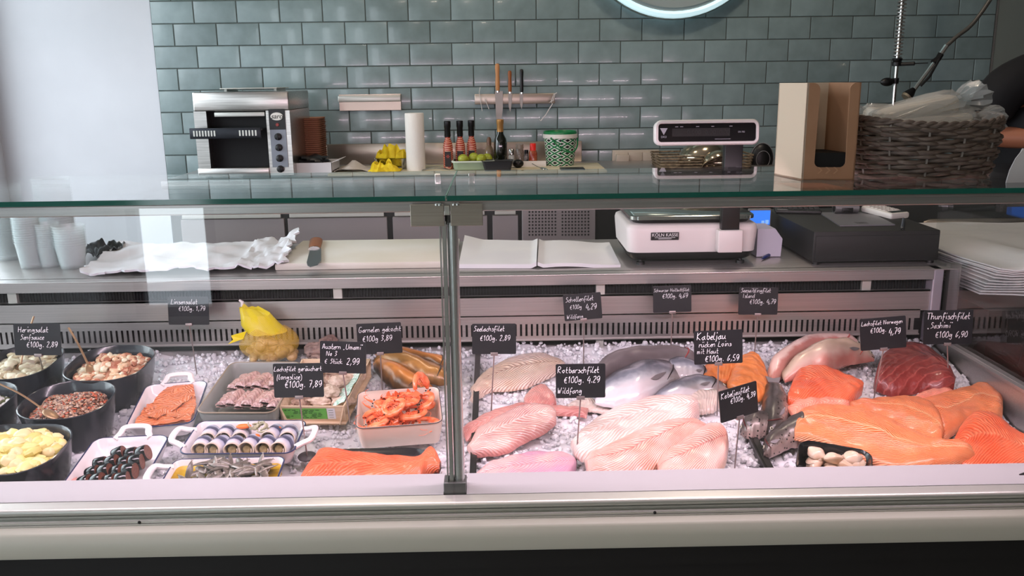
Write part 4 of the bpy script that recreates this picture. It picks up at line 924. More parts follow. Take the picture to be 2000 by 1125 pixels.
# salmon
F2(c7, [(1180, 600), (1330, 555), (1450, 530), (1560, 492), (1650, 500), (1712, 590)], [(1295, 740), (1330, 850), (1430, 800), (1540, 730), (1640, 745), (1712, 725)], .022, .008, 'salmon_fillet', 'orange salmon fillet with pale trimmed end near the steel side ledge', 'salmon fillet', SALM, seed=16)
F2(c7, [(700, 640), (850, 615), (1050, 580), (1190, 590), (1290, 670), (1335, 800)], [(715, 680), (850, 730), (1000, 790), (1120, 850), (1240, 885), (1318, 890)], .026, .018, 'salmon_fillet', 'orange salmon fillet, middle one partly under the big front side', 'salmon fillet', SALM, seed=17)
F2(c7, [(1080, 600), (1180, 560), (1290, 520), (1340, 515), (1390, 545)], [(1090, 620), (1190, 600), (1290, 580), (1340, 575), (1392, 560)], .01, .008, 'salmon_fillet', 'pale pink salmon belly strip behind the middle salmon fillet', 'salmon fillet', SALP, seed=27)
F2(c7, [(322, 600), (365, 480), (430, 376), (530, 380), (650, 435), (745, 485), (812, 530)], [(322, 640), (390, 660), (480, 668), (580, 668), (680, 660), (750, 615), (805, 560)], .03, .022, 'salmon_fillet', 'deep orange salmon fillet propped at the back beside the trout', 'salmon fillet', SALR, seed=18, pw=5, und=.1, e0=.95, e1=.8)
F2(c7, [(320, 650), (380, 610), (470, 595), (600, 590), (720, 610)], [(395, 750), (440, 705), (520, 680), (620, 675), (725, 665)], .014, .034, 'salmon_fillet', 'folded pale salmon belly flap below the propped fillet', 'salmon fillet', SALP, seed=19)
F2(c7, [(360, 790), (400, 690), (520, 650), (700, 655), (900, 705), (1100, 795), (1270, 870), (1420, 885), (1565, 960)], [(370, 850), (470, 870), (600, 910), (740, 980), (900, 1040), (1040, 1070), (1200, 1080), (1400, 1060), (1540, 1010)], .034, .034, 'salmon_fillet', 'whole orange salmon side, largest piece, at the front behind the scallops', 'salmon fillet', SALM, seed=20, n=54, m=22)
F2(c7, [(1380, 900), (1440, 780), (1525, 690), (1640, 690), (1730, 755), (1810, 820), (1960, 880)], [(1400, 1060), (1480, 1080), (1560, 1090), (1650, 1090), (1740, 1090), (1850, 1090), (1990, 1090)], .03, .03, 'salmon_fillet', 'deep orange salmon fillet at the right front corner of the bay', 'salmon fillet', SALR, seed=21, n=44)

EYEW, EYEB = M('fish_eye', (.70, .68, .60), .1), M('fish_pupil', (.02, .02, .02), .05)
def fish(fn, A, B, k, h0, label, mat, head=1, name='whole_fish', cat='fish', group=None, seed=0, fin=None, eye=.5, es=.0055, gill=.78, tail=False, finm=None, headmat=None, gcol=(.60, .22, .22)):
    """whole fish: round body between edges A (far flank) and B; the head is at the last (head=1) or first station"""
    a, b_ = fn(A, h0 + .012), fn(B, h0 + .012)
    if head == -1: a, b_ = a[::-1], b_[::-1]
    c = sum((a[i] + b_[i] for i in range(len(a))), Vector()) / (2 * len(a))
    t = thing(name, label, cat, W3(c), DM.to_3x3(), group)
    body, top = lay(a, b_, 0, h0, 'body', None, None, mat, t, k=k, pw=2, e0=.25, e1=.15, und=.10, seed=seed, n=40)
    n, m = len(top), len(top[0])
    L_ = sum((top[i + 1][m // 2] - top[i][m // 2]).length for i in range(n - 1))
    def at(tt, s, off=0):
        i = min(int(tt * (n - 1)), n - 2); f = tt * (n - 1) - i; j = min(int(s * (m - 1)), m - 2); g = s * (m - 1) - j
        p = top[i][j].lerp(top[i][j + 1], g).lerp(top[i + 1][j].lerp(top[i + 1][j + 1], g), f)
        d1 = top[i + 1][j] - top[i][j]; d2 = top[i][j + 1] - top[i][j]; nn = d1.cross(d2).normalized(); nn = nn if nn.z > 0 else -nn
        return p + nn * off, nn
    p, nn = at(.925, eye); q = nn.to_track_quat('Z', 'Y').to_matrix()
    e = MB().ell(W3(p), (es, es, es * .45), rot=DM.to_3x3() @ q, n=14, m=8).build('eye', EYEW, t, True, world=True)
    MB().ell(W3(p + nn * es * .3), (es * .55, es * .55, es * .3), rot=DM.to_3x3() @ q, n=12, m=6).build('pupil', EYEB, e, True, world=True)
    gp = [W3(at(gill + .05 * sin(pi * s_), .12 + .76 * s_, .0006)[0]) for s_ in [x / 12 for x in range(13)]]
    MB().tube(gp, [.0006 + .0014 * sin(pi * x / 12) for x in range(13)], n=6).build('gill_slit', M('gill' + str(gcol), gcol, .4), t, True, world=True)
    mp_ = [W3(at(.995 - .055 * x / 5, .62 + .1 * x / 5, .0004)[0]) for x in range(6)]
    MB().tube(mp_, .0008, n=5).build('mouth_line', M('mouth_dark', (.15, .1, .1), .5), t, True, world=True)
    if fin is not False:
        FM = finm or M('fin_grey', (.50, .47, .48), .4)
        q0, _ = at(gill - .03, .62, .0015); q1, _ = at(gill - .03, .75, .0015); q2, _ = at(gill - .16, .88, .004); q3, _ = at(gill - .19, .74, .003)
        P = [W3(at(gill - .02 - .15 * x / 8, .68 + .09 * sin(pi * min(1, x / 8 + .05)) * 1 + .10 * x / 8, .0012 + .003 * x / 8)[0]) for x in range(9)] + [W3(at(gill - .02 - .13 * x / 8, .66 - .02 * sin(pi * x / 8) + .10 * x / 8, .0016)[0]) for x in range(8, -1, -1)]
        f_ = MB(); f_.loft([[P[i], P[17 - i]] for i in range(9)], False); f_.build('pectoral_fin', FM, t, True, world=True)
    if tail:
        p0, _ = at(0.02, .2); p1, _ = at(.02, .8); d = (top[0][m // 2] - top[4][m // 2]); d.z = 0; d.normalize(); wv_ = (p1 - p0).normalized(); tl = tail
        mid = (p0 + p1) / 2; P = [p0, p1, mid + d * tl + wv_ * tl * .6, mid + d * tl * .65, mid + d * tl - wv_ * tl * .6]
        P = [Vector((x.x, x.y, h0 + .008)) for x in P]
        f_ = MB(); f_.prism([W3(x) for x in P], (0, 0, .0025)); f_.build('tail_fin', finm or M('fin_grey'), t, False, world=True)
    return t
HAL = skin('dark_grey_skin', [(0, (.30, .27, .28)), (.3, (.40, .36, .37)), (.6, (.46, .42, .43)), (1, (.30, .27, .27))], .35, .1, sc=50, mott=.7)
SIL = skin('silver_skin', [(0, (.20, .19, .21)), (.38, (.34, .34, .38)), (.54, (.52, .53, .58)), (.68, (.78, .78, .81)), (.8, (.90, .87, .88))], .22, .25, mott=.45, head=((.50, .42, .36), .78))
TRT = skin('trout_skin', [(0, (.15, .14, .13)), (.4, (.23, .21, .20)), (.65, (.36, .33, .31)), (.88, (.58, .52, .49)), (1, (.70, .60, .57))], .3, .15, mott=.8, head=((.20, .18, .17), .76), spots=(.12, .1, .1))
PNK = skin('pale_pink_skin', [(0, (.42, .34, .30)), (.3, (.62, .52, .44)), (.5, (.80, .70, .62)), (.75, (.86, .74, .68)), (1, (.82, .55, .50))], .3, .1, sc=35, mott=1.2)
PNK2 = skin('pink_belly_skin', [(0, (.62, .46, .43)), (.3, (.88, .72, .68)), (.5, (.90, .78, .74)), (.65, (.78, .52, .48)), (1, (.70, .50, .45))], .3, .05, sc=30, mott=1.5)
MAK = skin('smoked_gold_skin', [(0, (.18, .12, .08)), (.22, (.34, .22, .13)), (.42, (.56, .38, .18)), (.7, (.68, .48, .25)), (1, (.45, .32, .18))], .3, .12, sc=70, mott=1.1)
MAKB = skin('smoked_orange_skin', [(0, (.30, .17, .08)), (.2, (.66, .38, .15)), (.55, (.76, .48, .22)), (.8, (.50, .32, .15)), (1, (.20, .14, .10))], .3, .08, sc=50, mott=.9)
fish(c6, [(60, 345), (180, 275), (320, 228), (450, 208), (600, 206), (720, 225), (800, 285)], [(60, 470), (180, 420), (310, 370), (450, 330), (600, 320), (720, 335), (800, 345)], .36, .018, 'dark grey halibut body lying at the back of the right bay', HAL, name='halibut', seed=31, fin=False, es=.004)
fish(c6, [(560, 300), (640, 275), (720, 285), (800, 310), (885, 362)], [(560, 420), (650, 415), (730, 412), (810, 408), (886, 385)], .3, .014, 'silver fish whose head shows between the halibut and the orange fillets', SIL, name='silver_fish', seed=32, es=.0045, gcol=(.12, .10, .12))
fish(c6, [(440, 560), (540, 480), (650, 425), (760, 395), (880, 400), (1005, 440)], [(440, 610), (560, 595), (680, 570), (790, 510), (890, 492), (1004, 462)], .3, .012, 'silver fish with pale snout reaching under the leaning cod sign', SIL, name='silver_fish', seed=33, es=.0045, gcol=(.12, .10, .12))
fish(c6, [(80, 500), (150, 415), (270, 355), (400, 312), (520, 298), (620, 310), (694, 362)], [(80, 555), (150, 575), (260, 580), (370, 572), (480, 515), (610, 440), (694, 388)], .24, .018, 'large silver fish with white belly, foremost of the silver fish', SIL, name='silver_fish', seed=34, es=.0058, gcol=(.10, .08, .10))
fish(c7, [(186, 470), (170, 560), (152, 650), (165, 735), (215, 790)], [(285, 480), (325, 570), (335, 650), (310, 720), (270, 780)], .5, .02, 'dark trout lying upright with its head towards the front', TRT, name='trout', gcol=(.30, .12, .12), seed=35, es=.004, tail=.03, eye=.35)
fish(c7, [(165, 905), (175, 845), (250, 780), (340, 735), (430, 690)], [(175, 935), (230, 930), (320, 885), (400, 865), (470, 840)], .5, .014, 'dark trout head nearest the front, body under the salmon side', TRT, head=-1, name='trout', gcol=(.30, .12, .12), seed=36, es=.0045, eye=.35)
fish(c7, [(18, 765), (40, 715), (100, 690), (170, 690), (230, 700)], [(25, 790), (70, 812), (120, 820), (180, 800), (240, 790)], .45, .01, 'dark trout head poking out left beside the steel divider', TRT, head=-1, name='trout', gcol=(.30, .12, .12), seed=37, es=.0045, eye=.35)
fish(c7, [(188, 410), (225, 330), (330, 255), (450, 205), (600, 188), (740, 192), (820, 235)], [(225, 470), (300, 425), (370, 355), (440, 310), (570, 262), (700, 250), (815, 250)], .4, .008, 'pale pink gutted fish, rearmost of the pair under the salmon sign', PNK2, name='gutted_fish', seed=38, fin=False, gcol=(.75, .4, .38))
fish(c7, [(285, 390), (410, 315), (560, 262), (700, 238), (800, 255), (892, 290)], [(310, 450), (440, 425), (570, 395), (700, 345), (800, 330), (890, 315)], .45, .02, 'pale silvery brown gutted fish, front one of the pair on ice', PNK, name='gutted_fish', seed=39, gcol=(.80, .35, .30))
lay(c7([(560, 400), (640, 365), (730, 330), (810, 310)], .01), c7([(570, 425), (650, 395), (740, 355), (815, 330)], .01), .006, .008, 'gutted_belly_flap', 'strip of reddish fish belly under the pale gutted fish', 'fish flap', SALP, seed=44)
# smoked mackerels
fish(c4, [(560, 195), (640, 195), (760, 200), (880, 230), (1000, 255), (1040, 275)], [(600, 240), (680, 260), (790, 262), (900, 285), (1000, 325), (1040, 325)], .42, .012, 'golden smoked mackerel, rearmost of the three beside the post', MAKB, name='smoked_mackerel', cat='mackerel', seed=41, fin=False, gcol=(.25, .15, .1))
fish(c4, [(555, 250), (640, 232), (760, 245), (890, 285), (990, 315), (1045, 340)], [(590, 280), (680, 318), (790, 350), (890, 385), (980, 405), (1045, 400)], .42, .022, 'dark-backed smoked mackerel, middle of the three beside the post', MAK, name='smoked_mackerel', cat='mackerel', seed=42, fin=False, gcol=(.2, .14, .1))
fish(c4, [(555, 270), (640, 278), (740, 320), (840, 375), (960, 430)], [(560, 300), (610, 365), (680, 425), (770, 460), (900, 480)], .42, .014, 'golden smoked mackerel, nearest the prawn dish', MAKB, name='smoked_mackerel', cat='mackerel', seed=43, fin=False, gcol=(.25, .15, .1))

# ================= containers =================
def rr(L_, W_, r, n=5):
    r = min(r, L_ / 2 * .98, W_ / 2 * .98); o = []
    for qx, qy, a0 in ((1, 1, 0), (-1, 1, 90), (-1, -1, 180), (1, -1, 270)):
        for i in range(n + 1):
            a = radians(a0 + 90 * i / n); o.append((qx * (L_ / 2 - r) + cos(a) * r, qy * (W_ / 2 - r) + sin(a) * r))
    return o
def quad(P, h):
    """centre, length, width and turn of the rectangle seen with rim corners P = bottom-left, bottom-right, top-right, top-left"""
    a, b_, c, d = [dk(x, y, h) for x, y in P]; cen = (a + b_ + c + d) / 4; ux = (b_ - a + c - d) / 2; vy = (d - a + c - b_) / 2
    return cen, ux.length, vy.length, math.degrees(atan2(ux.y, ux.x))
def dish(name, label, cat, P, h, depth, r, flare, wall, mat, rimmat=None, handles='', rimr=.0018, hm=None, lip=0, size=None):
    cen, L_, W_, ang = quad(P, h)
    if size: L_, W_ = size
    t = thing(name, label, cat, W3((cen.x, cen.y, h - depth)), DM.to_3x3() @ rotz(ang))
    def ring(z, d, rd_=None): return [Vector((x, y, z)) for x, y in rr(L_ + 2 * d, W_ + 2 * d, (rd_ or r) + d * .5, 7)]
    MB().loft([ring(0, -flare - .006), ring(.003, -flare), ring(depth * .6, -flare * .3), ring(depth, 0), ring(depth + .001, -wall / 2), ring(depth - .001, -wall), ring(depth * .6, -wall - flare * .3), ring(wall + .003, -wall - flare), ring(wall, -wall - flare - .006)], True, True).build('basin', mat, t)
    if rimmat:
        P_ = ring(depth, -wall * .1); MB().tube(P_ + P_[:1], rimr, n=6, flat=.9).build('rim', rimmat, t)
    for s in handles:
        sx = {'L': -1, 'R': 1}.get(s, 0); sy = {'T': 1, 'B': -1}.get(s, 0); hw, hd = .030, .034
        o = Vector((sx * (L_ / 2 - .003), sy * (W_ / 2 - .003), depth - .004)); d = Vector((sx, sy, .35)); e = Vector((sy, sx, 0))
        pts = catmull([o - e * hw * 1.25, o - e * hw + d * hd * .45, o - e * hw * .82 + d * hd * .9, o + d * hd, o + e * hw * .82 + d * hd * .9, o + e * hw + d * hd * .45, o + e * hw * 1.25], 28)
        MB().tube(pts, .0072, n=10, flat=.8, up=(0, 0, 1)).build('handle', mat, t)
        if rimmat: MB().tube([p + (p - o).normalized() * .004 + Vector((0, 0, -.003)) for p in pts], .002, n=6).build('rim', rimmat, t)
    return t, L_, W_, DM.to_4x4() @ Matrix.Translation((cen.x, cen.y, h - depth)) @ rotz(ang).to_4x4()
ENAM = M('white_enamel', (.90, .87, .87), .18, coat=.5)
BLUE = M('blue_rim', (.14, .18, .32), .3)
SLATE = M('dark_melamine', (.185, .20, .22), .22, c2=(.165, .18, .20), sc=10, coat=.3)
# --- salad bowls
def mound(name, label, cat, MW, L_, W_, z, hgt, mats, n, smin, smax, seed, flat=.6, r=.04, basemat=None, group=None, peak=(0, 0), chunky=.35, sub=None):
    """heaped salad: an uneven bed with many pieces on top"""
    rd = random.Random(seed); mb = MB(); g = []
    def hz(x, y):
        e = max(0, 1 - (abs(2 * x / L_)) ** 4) * max(0, 1 - (abs(2 * y / W_)) ** 4)
        return z + hgt * e * (.55 + .5 * math.exp(-((x - peak[0]) ** 2 + (y - peak[1]) ** 2) / (.28 * L_) ** 2)) + .010 * noise.noise(Vector((x * 26, y * 26, seed)))
    N1, N2 = 22, 16
    for i in range(N1 + 1):
        l = []
        for j in range(N2 + 1):
            a, b_ = -1 + 2 * i / N1, -1 + 2 * j / N2; x = a * L_ / 2 * sqrt(1 - b_ * b_ * .5); y = b_ * W_ / 2 * sqrt(1 - a * a * .5); l.append(MW @ Vector((x, y, hz(x, y) - .003)))
        g.append(l)
    mb.loft(g, False)
    for k in range(n):
        a, b_ = rd.uniform(-.97, .97), rd.uniform(-.97, .97); x = a * L_ / 2 * sqrt(1 - b_ * b_ * .55); y = b_ * W_ / 2 * sqrt(1 - a * a * .55); s = rd.uniform(smin, smax)
        q = MW.to_3x3() @ Matrix.Rotation(rd.uniform(0, 6.3), 3, 'Z') @ Matrix.Rotation(rd.uniform(-.8, .8), 3, 'X')
        mi = rd.randrange(len(mats))
        mb.ell(MW @ Vector((x, y, hz(x, y) + s * rd.uniform(-.1, .5))), (s * rd.uniform(.8, 1.5), s, s * flat), rot=q, n=9 if smax > .006 else 6, m=6 if smax > .006 else 4, nz=chunky, nsc=1.6, seed=k % 50, mi=mi)
    o = mb.build(name, mats, None, True, world=True); return tag(o, label, cat, group, 'stuff')
D = dish
HB = .085
tb1, L1, W1, MW = D('salad_bowl', 'dark oval bowl of creamy herring salad, rear one at the left frame edge', 'bowl', [(-75, 742), (78, 742), (139, 672), (14, 672)], HB, .10, .078, .02, .004, SLATE)
mound('herring_salad', 'creamy off-white herring salad in the rear left bowl', 'salad', MW, L1 - .026, W1 - .024, .070, .022, [M('cream_salad', (.84, .81, .70), .4), M('cream_salad_b', (.80, .75, .62), .4), M('herring_bits', (.72, .68, .60), .3), M('cream_salad')], 170, .007, .014, 1)
tb2, L2, W2, MW = D('salad_bowl', 'dark oval bowl of pinkish crab salad behind the lentil bowl', 'bowl', [(108, 748), (268, 742), (312, 676), (165, 672)], HB, .10, .078, .02, .004, SLATE)
mound('crab_salad', 'chunky pinkish salad heaped in the rear bowl near the grille', 'salad', MW, L2 - .026, W2 - .024, .068, .030, [M('prawn_salad_a', (.80, .62, .50), .35), M('prawn_salad_b', (.84, .72, .58), .35), M('prawn_salad_c', (.66, .42, .32), .4), M('cream_salad')], 240, .005, .011, 2, peak=(.03, 0))
tb3, L3, W3_, MW = D('salad_bowl', 'dark oval bowl of brown lentil salad, middle of the left group', 'bowl', [(6, 825), (188, 815), (243, 745), (82, 742)], HB, .10, .078, .02, .004, SLATE)
mound('lentil_salad', 'brown lentil salad heaped in the middle bowl', 'salad', MW, L3 - .028, W3_ - .026, .066, .036, [M('lentil_a', (.52, .38, .30), .35), M('lentil_b', (.66, .52, .42), .35), M('lentil_c', (.38, .27, .24), .35), M('lentil_d', (.72, .62, .54), .35), M('lentil_e', (.70, .34, .22), .4)], 1500, .0022, .0042, 3, peak=(.04, .01))
tb4, L4, W4, MW = D('salad_bowl', 'dark oval bowl cut off by the frame beside the lentil bowl', 'bowl', [(-175, 825), (-20, 825), (52, 745), (-95, 745)], HB, .10, .078, .02, .004, SLATE)
mound('white_salad', 'white creamy salad at the frame edge beside the lentil bowl', 'salad', MW, L4 - .03, W4 - .025, .06, .026, [M('white_cream', (.86, .85, .84), .35), M('green_herb', (.35, .38, .24), .5), M('white_cream')], 120, .004, .012, 4)
tb5, L5, W5, MW = D('salad_bowl', 'dark oval bowl of yellow potato salad at the front left corner', 'bowl', [(-150, 930), (88, 928), (156, 828), (-55, 828)], HB, .10, .078, .02, .004, SLATE)
mound('potato_salad', 'yellow potato salad with green herbs in the front bowl', 'salad', MW, L5 - .028, W5 - .026, .070, .032, [M('potato_a', (.88, .82, .54), .35), M('potato_b', (.86, .80, .60), .35), M('potato_c', (.82, .76, .46), .35)], 170, .009, .018, 5, flat=.7, chunky=.25, peak=(.01, .02))
hb = MB(); rd = random.Random(9)
for k in range(60):
    p = MW @ Vector((rd.uniform(-.9, .9) * (L5 / 2 - .04), rd.uniform(-.9, .9) * (W5 / 2 - .035), .094 + rd.uniform(-.006, .006))); hb.ell(p, (.0018, .0012, .0008), n=6, m=4)
tag(hb.build('chive_bits', M('chive', (.30, .36, .12), .5), None, True, world=True), 'chopped green herbs strewn on the potato salad', 'herbs', kind='stuff')
GOLD = M('wooden_gold_handle', (.62, .50, .38), .35, .5)
def dw(px, py, h): return W3(dk(px, py, h))
def svspoon(label, a, b_, ha, hb_): spoon('serving_spoon', label, [dw(a[0], a[1], ha), (dw(a[0], a[1], ha) + dw(b_[0], b_[1], hb_)) / 2 + Vector((0, 0, .006)), dw(b_[0], b_[1], hb_)], .0028, .02, GOLD)
svspoon('thin spoon standing in the pinkish crab salad', (134, 640), (173, 714), .16, .088)
svspoon('thin spoon resting in the brown lentil salad', (-5, 748), (88, 802), .13, .09)
svspoon('thin spoon standing in the creamy herring salad behind the sign', (66, 618), (40, 712), .17, .08)
# --- smoked salmon tray
t6, L6, W6, MW = D('serving_tray', 'white enamel tray of smoked salmon with blue rim, beside the lentil bowl', 'tray', [(228, 838), (362, 828), (420, 742), (300, 752)], .045, .038, .025, .012, .003, ENAM, BLUE, 'T')
SSAL = flesh('smoked_slices', (.87, .48, .29), (.92, .60, .42), 9, .6, .3, patch=(.80, .42, .24), amt=.5, wob=2.5, bump=.6)
rd = random.Random(21); 
for k, (cx, cy, a, l, w_) in enumerate([(-.02, .055, 70, .09, .05), (.022, .05, 95, .10, .055), (.0, .02, 10, .11, .06), (-.012, -.02, -15, .12, .06), (.02, -.03, 20, .10, .06), (.0, -.055, 0, .12, .05), (.0, .0, 60, .12, .05)]):
    mb = MB(); g = []
    for i in range(19):
        r_ = []
        for j in range(9):
            x, y = (i / 18 - .5) * l, (j / 8 - .5) * w_ * (1 - .3 * abs(i / 9 - 1)); q = rotz(a) @ Vector((x, y, 0)); x, y = q.x + cx, q.y + cy
            x = max(-L6 / 2 + .012, min(L6 / 2 - .012, x)); y = max(-W6 / 2 + .012, min(W6 / 2 - .008, y))
            r_.append(MW @ Vector((x, y, .022 + k * .0015 + .006 * noise.noise(Vector((x * 30, y * 30, k))) + .003 * noise.noise(Vector((x * 80, y * 80, k)))  + max(0, y - .05) * .25)))
        g.append(r_)
    mb.loft(g, False, uv=True); mb.loft([[p - Vector((0, 0, .0035)) for p in l_] for l_ in g], False, uv=True)
    tag(mb.build('salmon_slice', SSAL, None, True, world=True), 'thin orange smoked salmon slice layered in the white enamel tray', 'salmon slice', 'smoked salmon slices in the tray')
# --- tray with black rolls
t7, L7, W7, MW = D('serving_tray', 'white enamel tray of black-skinned rolls at the front edge', 'tray', [(95, 972), (262, 962), (338, 850), (195, 855)], .045, .038, .025, .012, .003, ENAM, BLUE, 'T')
EEL = M('black_eel_skin', (.045, .04, .055), .16, bump=.3, bsc=60, coat=.4)
root = None; rd = random.Random(4)
for r_ in range(4):
    for c_ in range(4):
        if r_ == 3 and c_ == 0: continue
        x = -.040 + c_ * .0242 + r_ * .003; y = -.055 + r_ * .033
        mat_ = MW @ Matrix.Translation((x, y, .030 + .003 * (c_ % 2))) @ (rotz(rd.uniform(-8, 8)) @ roty(-14 + rd.uniform(-8, 8))).to_4x4()
        if root is None:
            root = thing('black_roll', 'short glossy black-skinned roll in the enamel tray', 'fish roll', group='black-skinned rolls in the tray'); root.matrix_basis = mat_
            MB().lathe([(.0160, -.0115), (.0172, -.009), (.0176, 0), (.0172, .009), (.0160, .0115)], n=24, rot=roty(90), cap=False).build('skin', EEL, root)
            MB().lathe([(.0004, -.0105), (.0161, -.0112), (.0161, .0112), (.0004, .0105)], n=24, rot=roty(90)).build('filling', M('eel_filling', (.50, .30, .24), .5, c2=(.38, .22, .18), sc=200), root)
        else: copy_thing(root, None, mat_)
lay(px_([(128, 925), (145, 925), (158, 930)], .04), px_([(118, 945), (135, 950), (150, 955)], .04), .008, .030, 'salmon_scrap', 'small reddish fish piece at the front corner of the black-roll tray', 'fish piece', REDS)
# --- rollmops tray
t8, L8, W8, MW = D('serving_tray', 'white enamel tray of rolled herrings with blue rim, handle at left', 'tray', [(352, 888), (572, 884), (600, 822), (385, 822)], .045, .036, .02, .012, .003, ENAM, BLUE, 'LR')
sk_, nt, b = newmat('rollmop_skin'); L = nt.links.new
tc = N(nt, 'ShaderNodeTexCoord'); sp = N(nt, 'ShaderNodeSeparateXYZ'); L(tc.outputs['Object'], sp.inputs[0])
nz_ = N(nt, 'ShaderNodeTexNoise'); nz_.inputs['Scale'].default_value = 60; L(tc.outputs['Object'], nz_.inputs['Vector'])
ma = N(nt, 'ShaderNodeMath', operation='MULTIPLY_ADD'); L(sp.outputs[1], ma.inputs[0]); ma.inputs[1].default_value = 1 / .05; ma.inputs[2].default_value = .42
mb_ = N(nt, 'ShaderNodeMath', operation='MULTIPLY_ADD'); L(nz_.outputs[0], mb_.inputs[0]); mb_.inputs[1].default_value = .14; L(ma.outputs[0], mb_.inputs[2])
r = N(nt, 'ShaderNodeValToRGB'); cr = r.color_ramp
for _ in range(4): cr.elements.new(.5)
for e, (p, c) in zip(cr.elements, [(0, (.86, .80, .76)), (.2, (.87, .84, .85)), (.46, (.70, .70, .78)), (.54, (.25, .25, .36)), (.74, (.36, .37, .46)), (.84, (.68, .70, .76))]): e.position = p; e.color = lin(c)
L(mb_.outputs[0], r.inputs[0]); L(r.outputs[0], b.inputs['Base Color']); b.inputs['Roughness'].default_value = .22; b.inputs['Metallic'].default_value = .15
INN = M('herring_flesh', (.84, .77, .70), .4, c2=(.76, .68, .6), sc=80)
root = None; rd = random.Random(6)
for r_ in range(2):
    for c_ in range(6):
        if r_ == 1 and c_ == 3: continue
        x = (-.5 + (c_ + .5) / 6) * (L8 - .034) + r_ * .003; y = -.024 + r_ * .044 + (0 if r_ else rd.uniform(-.002, .002))
        mat_ = MW @ Matrix.Translation((x, y, .026)) @ (rotz(rd.uniform(-12, 10)) @ rotx(-10)).to_4x4() @ Matrix.Diagonal((1, 1, rd.uniform(.92, 1.1), 1))
        if root is None:
            root = thing('rolled_herring', 'silver and blue-banded rolled herring in the enamel tray', 'rolled herring', group='rolled herrings in the tray'); root.matrix_basis = mat_
            ls = []
            for k in range(41):
                th = -pi / 2 - .3 + k / 40 * 2 * pi * 1.35; rr_ = .0175 - .0055 * max(0, (k / 40 - .55)) * 2.2
                ls.append([Vector((cos(th) * rr_ * (1.05 + .08 * sin(yy * 120)), yy + .002 * sin(th * 2), sin(th) * rr_ * 1.05)) for yy in [-.024 + .048 * q / 8 for q in range(9)]])
            outer = ls; mb = MB(); mb.loft(outer, False); mb.build('skin', sk_, root)
            inner = [[Vector((p.x * .84, p.y * 1.0, p.z * .84)) for p in l] for l in ls]
            mb = MB(); mb.loft(inner, False)
            for e in (0, 8): mb.loft([[l[e] * .995 for l in outer], [l[e] + Vector((0, -.001 if e == 0 else .001, 0)) for l in [[Vector((p.x * .92, p.y, p.z * .92)) for p in l] for l in ls]], [l[e] for l in inner]], False)
            mb.build('flesh', INN, root)
            MB().lathe([(.008, -.020), (.0095, -.018), (.0095, .018), (.008, .02)], n=14, rot=rotx(90)).build('gherkin_filling', M('onion_gherkin', (.66, .58, .42), .4, c2=(.5, .42, .28), sc=150), root)
        else: copy_thing(root, None, mat_)
CAR = M('carrot', (.92, .45, .20), .3)
for (x, y, z, a, l) in ((-.006, .020, .050, 4, .017), (.062, .034, .036, -10, .010), (.026, .0, .036, 60, .008)):
    o = MB().ell((0, 0, 0), (l, .007, .0055), n=14, m=8).build('carrot_slice', CAR); o.matrix_basis = MW @ Matrix.Translation((x, y, z)) @ rotz(a).to_4x4()
    tag(o, {4: 'large orange carrot slice lying on top of the rolled herrings', -10: 'small carrot slice between rolled herrings near the far right of the tray', 60: 'small carrot bit between the front rolled herrings'}[a], 'carrot slice')
mb = MB(); rd = random.Random(8)
for k in range(9):
    c = Vector((.026 + rd.uniform(-.012, .012), .020 + rd.uniform(-.012, .010), .044 + k * .0012)); R_ = rd.uniform(.008, .015); q = Matrix.Rotation(rd.uniform(-.6, .6), 3, 'X') @ Matrix.Rotation(rd.uniform(-.6, .6), 3, 'Y')
    a0 = rd.uniform(0, 6); mb.tube([MW @ (c + q @ Vector((cos(a0 + x * .35) * R_, sin(a0 + x * .35) * R_ * .8, 0))) for x in range(13)], .0018, n=6, flat=1.4)
tag(mb.build('onion_rings', M('pickled_onion', (.74, .72, .60), .25, trans=.3), None, True, world=True), 'tangle of pale pickled onion on the rolled herrings', 'onion', kind='stuff')
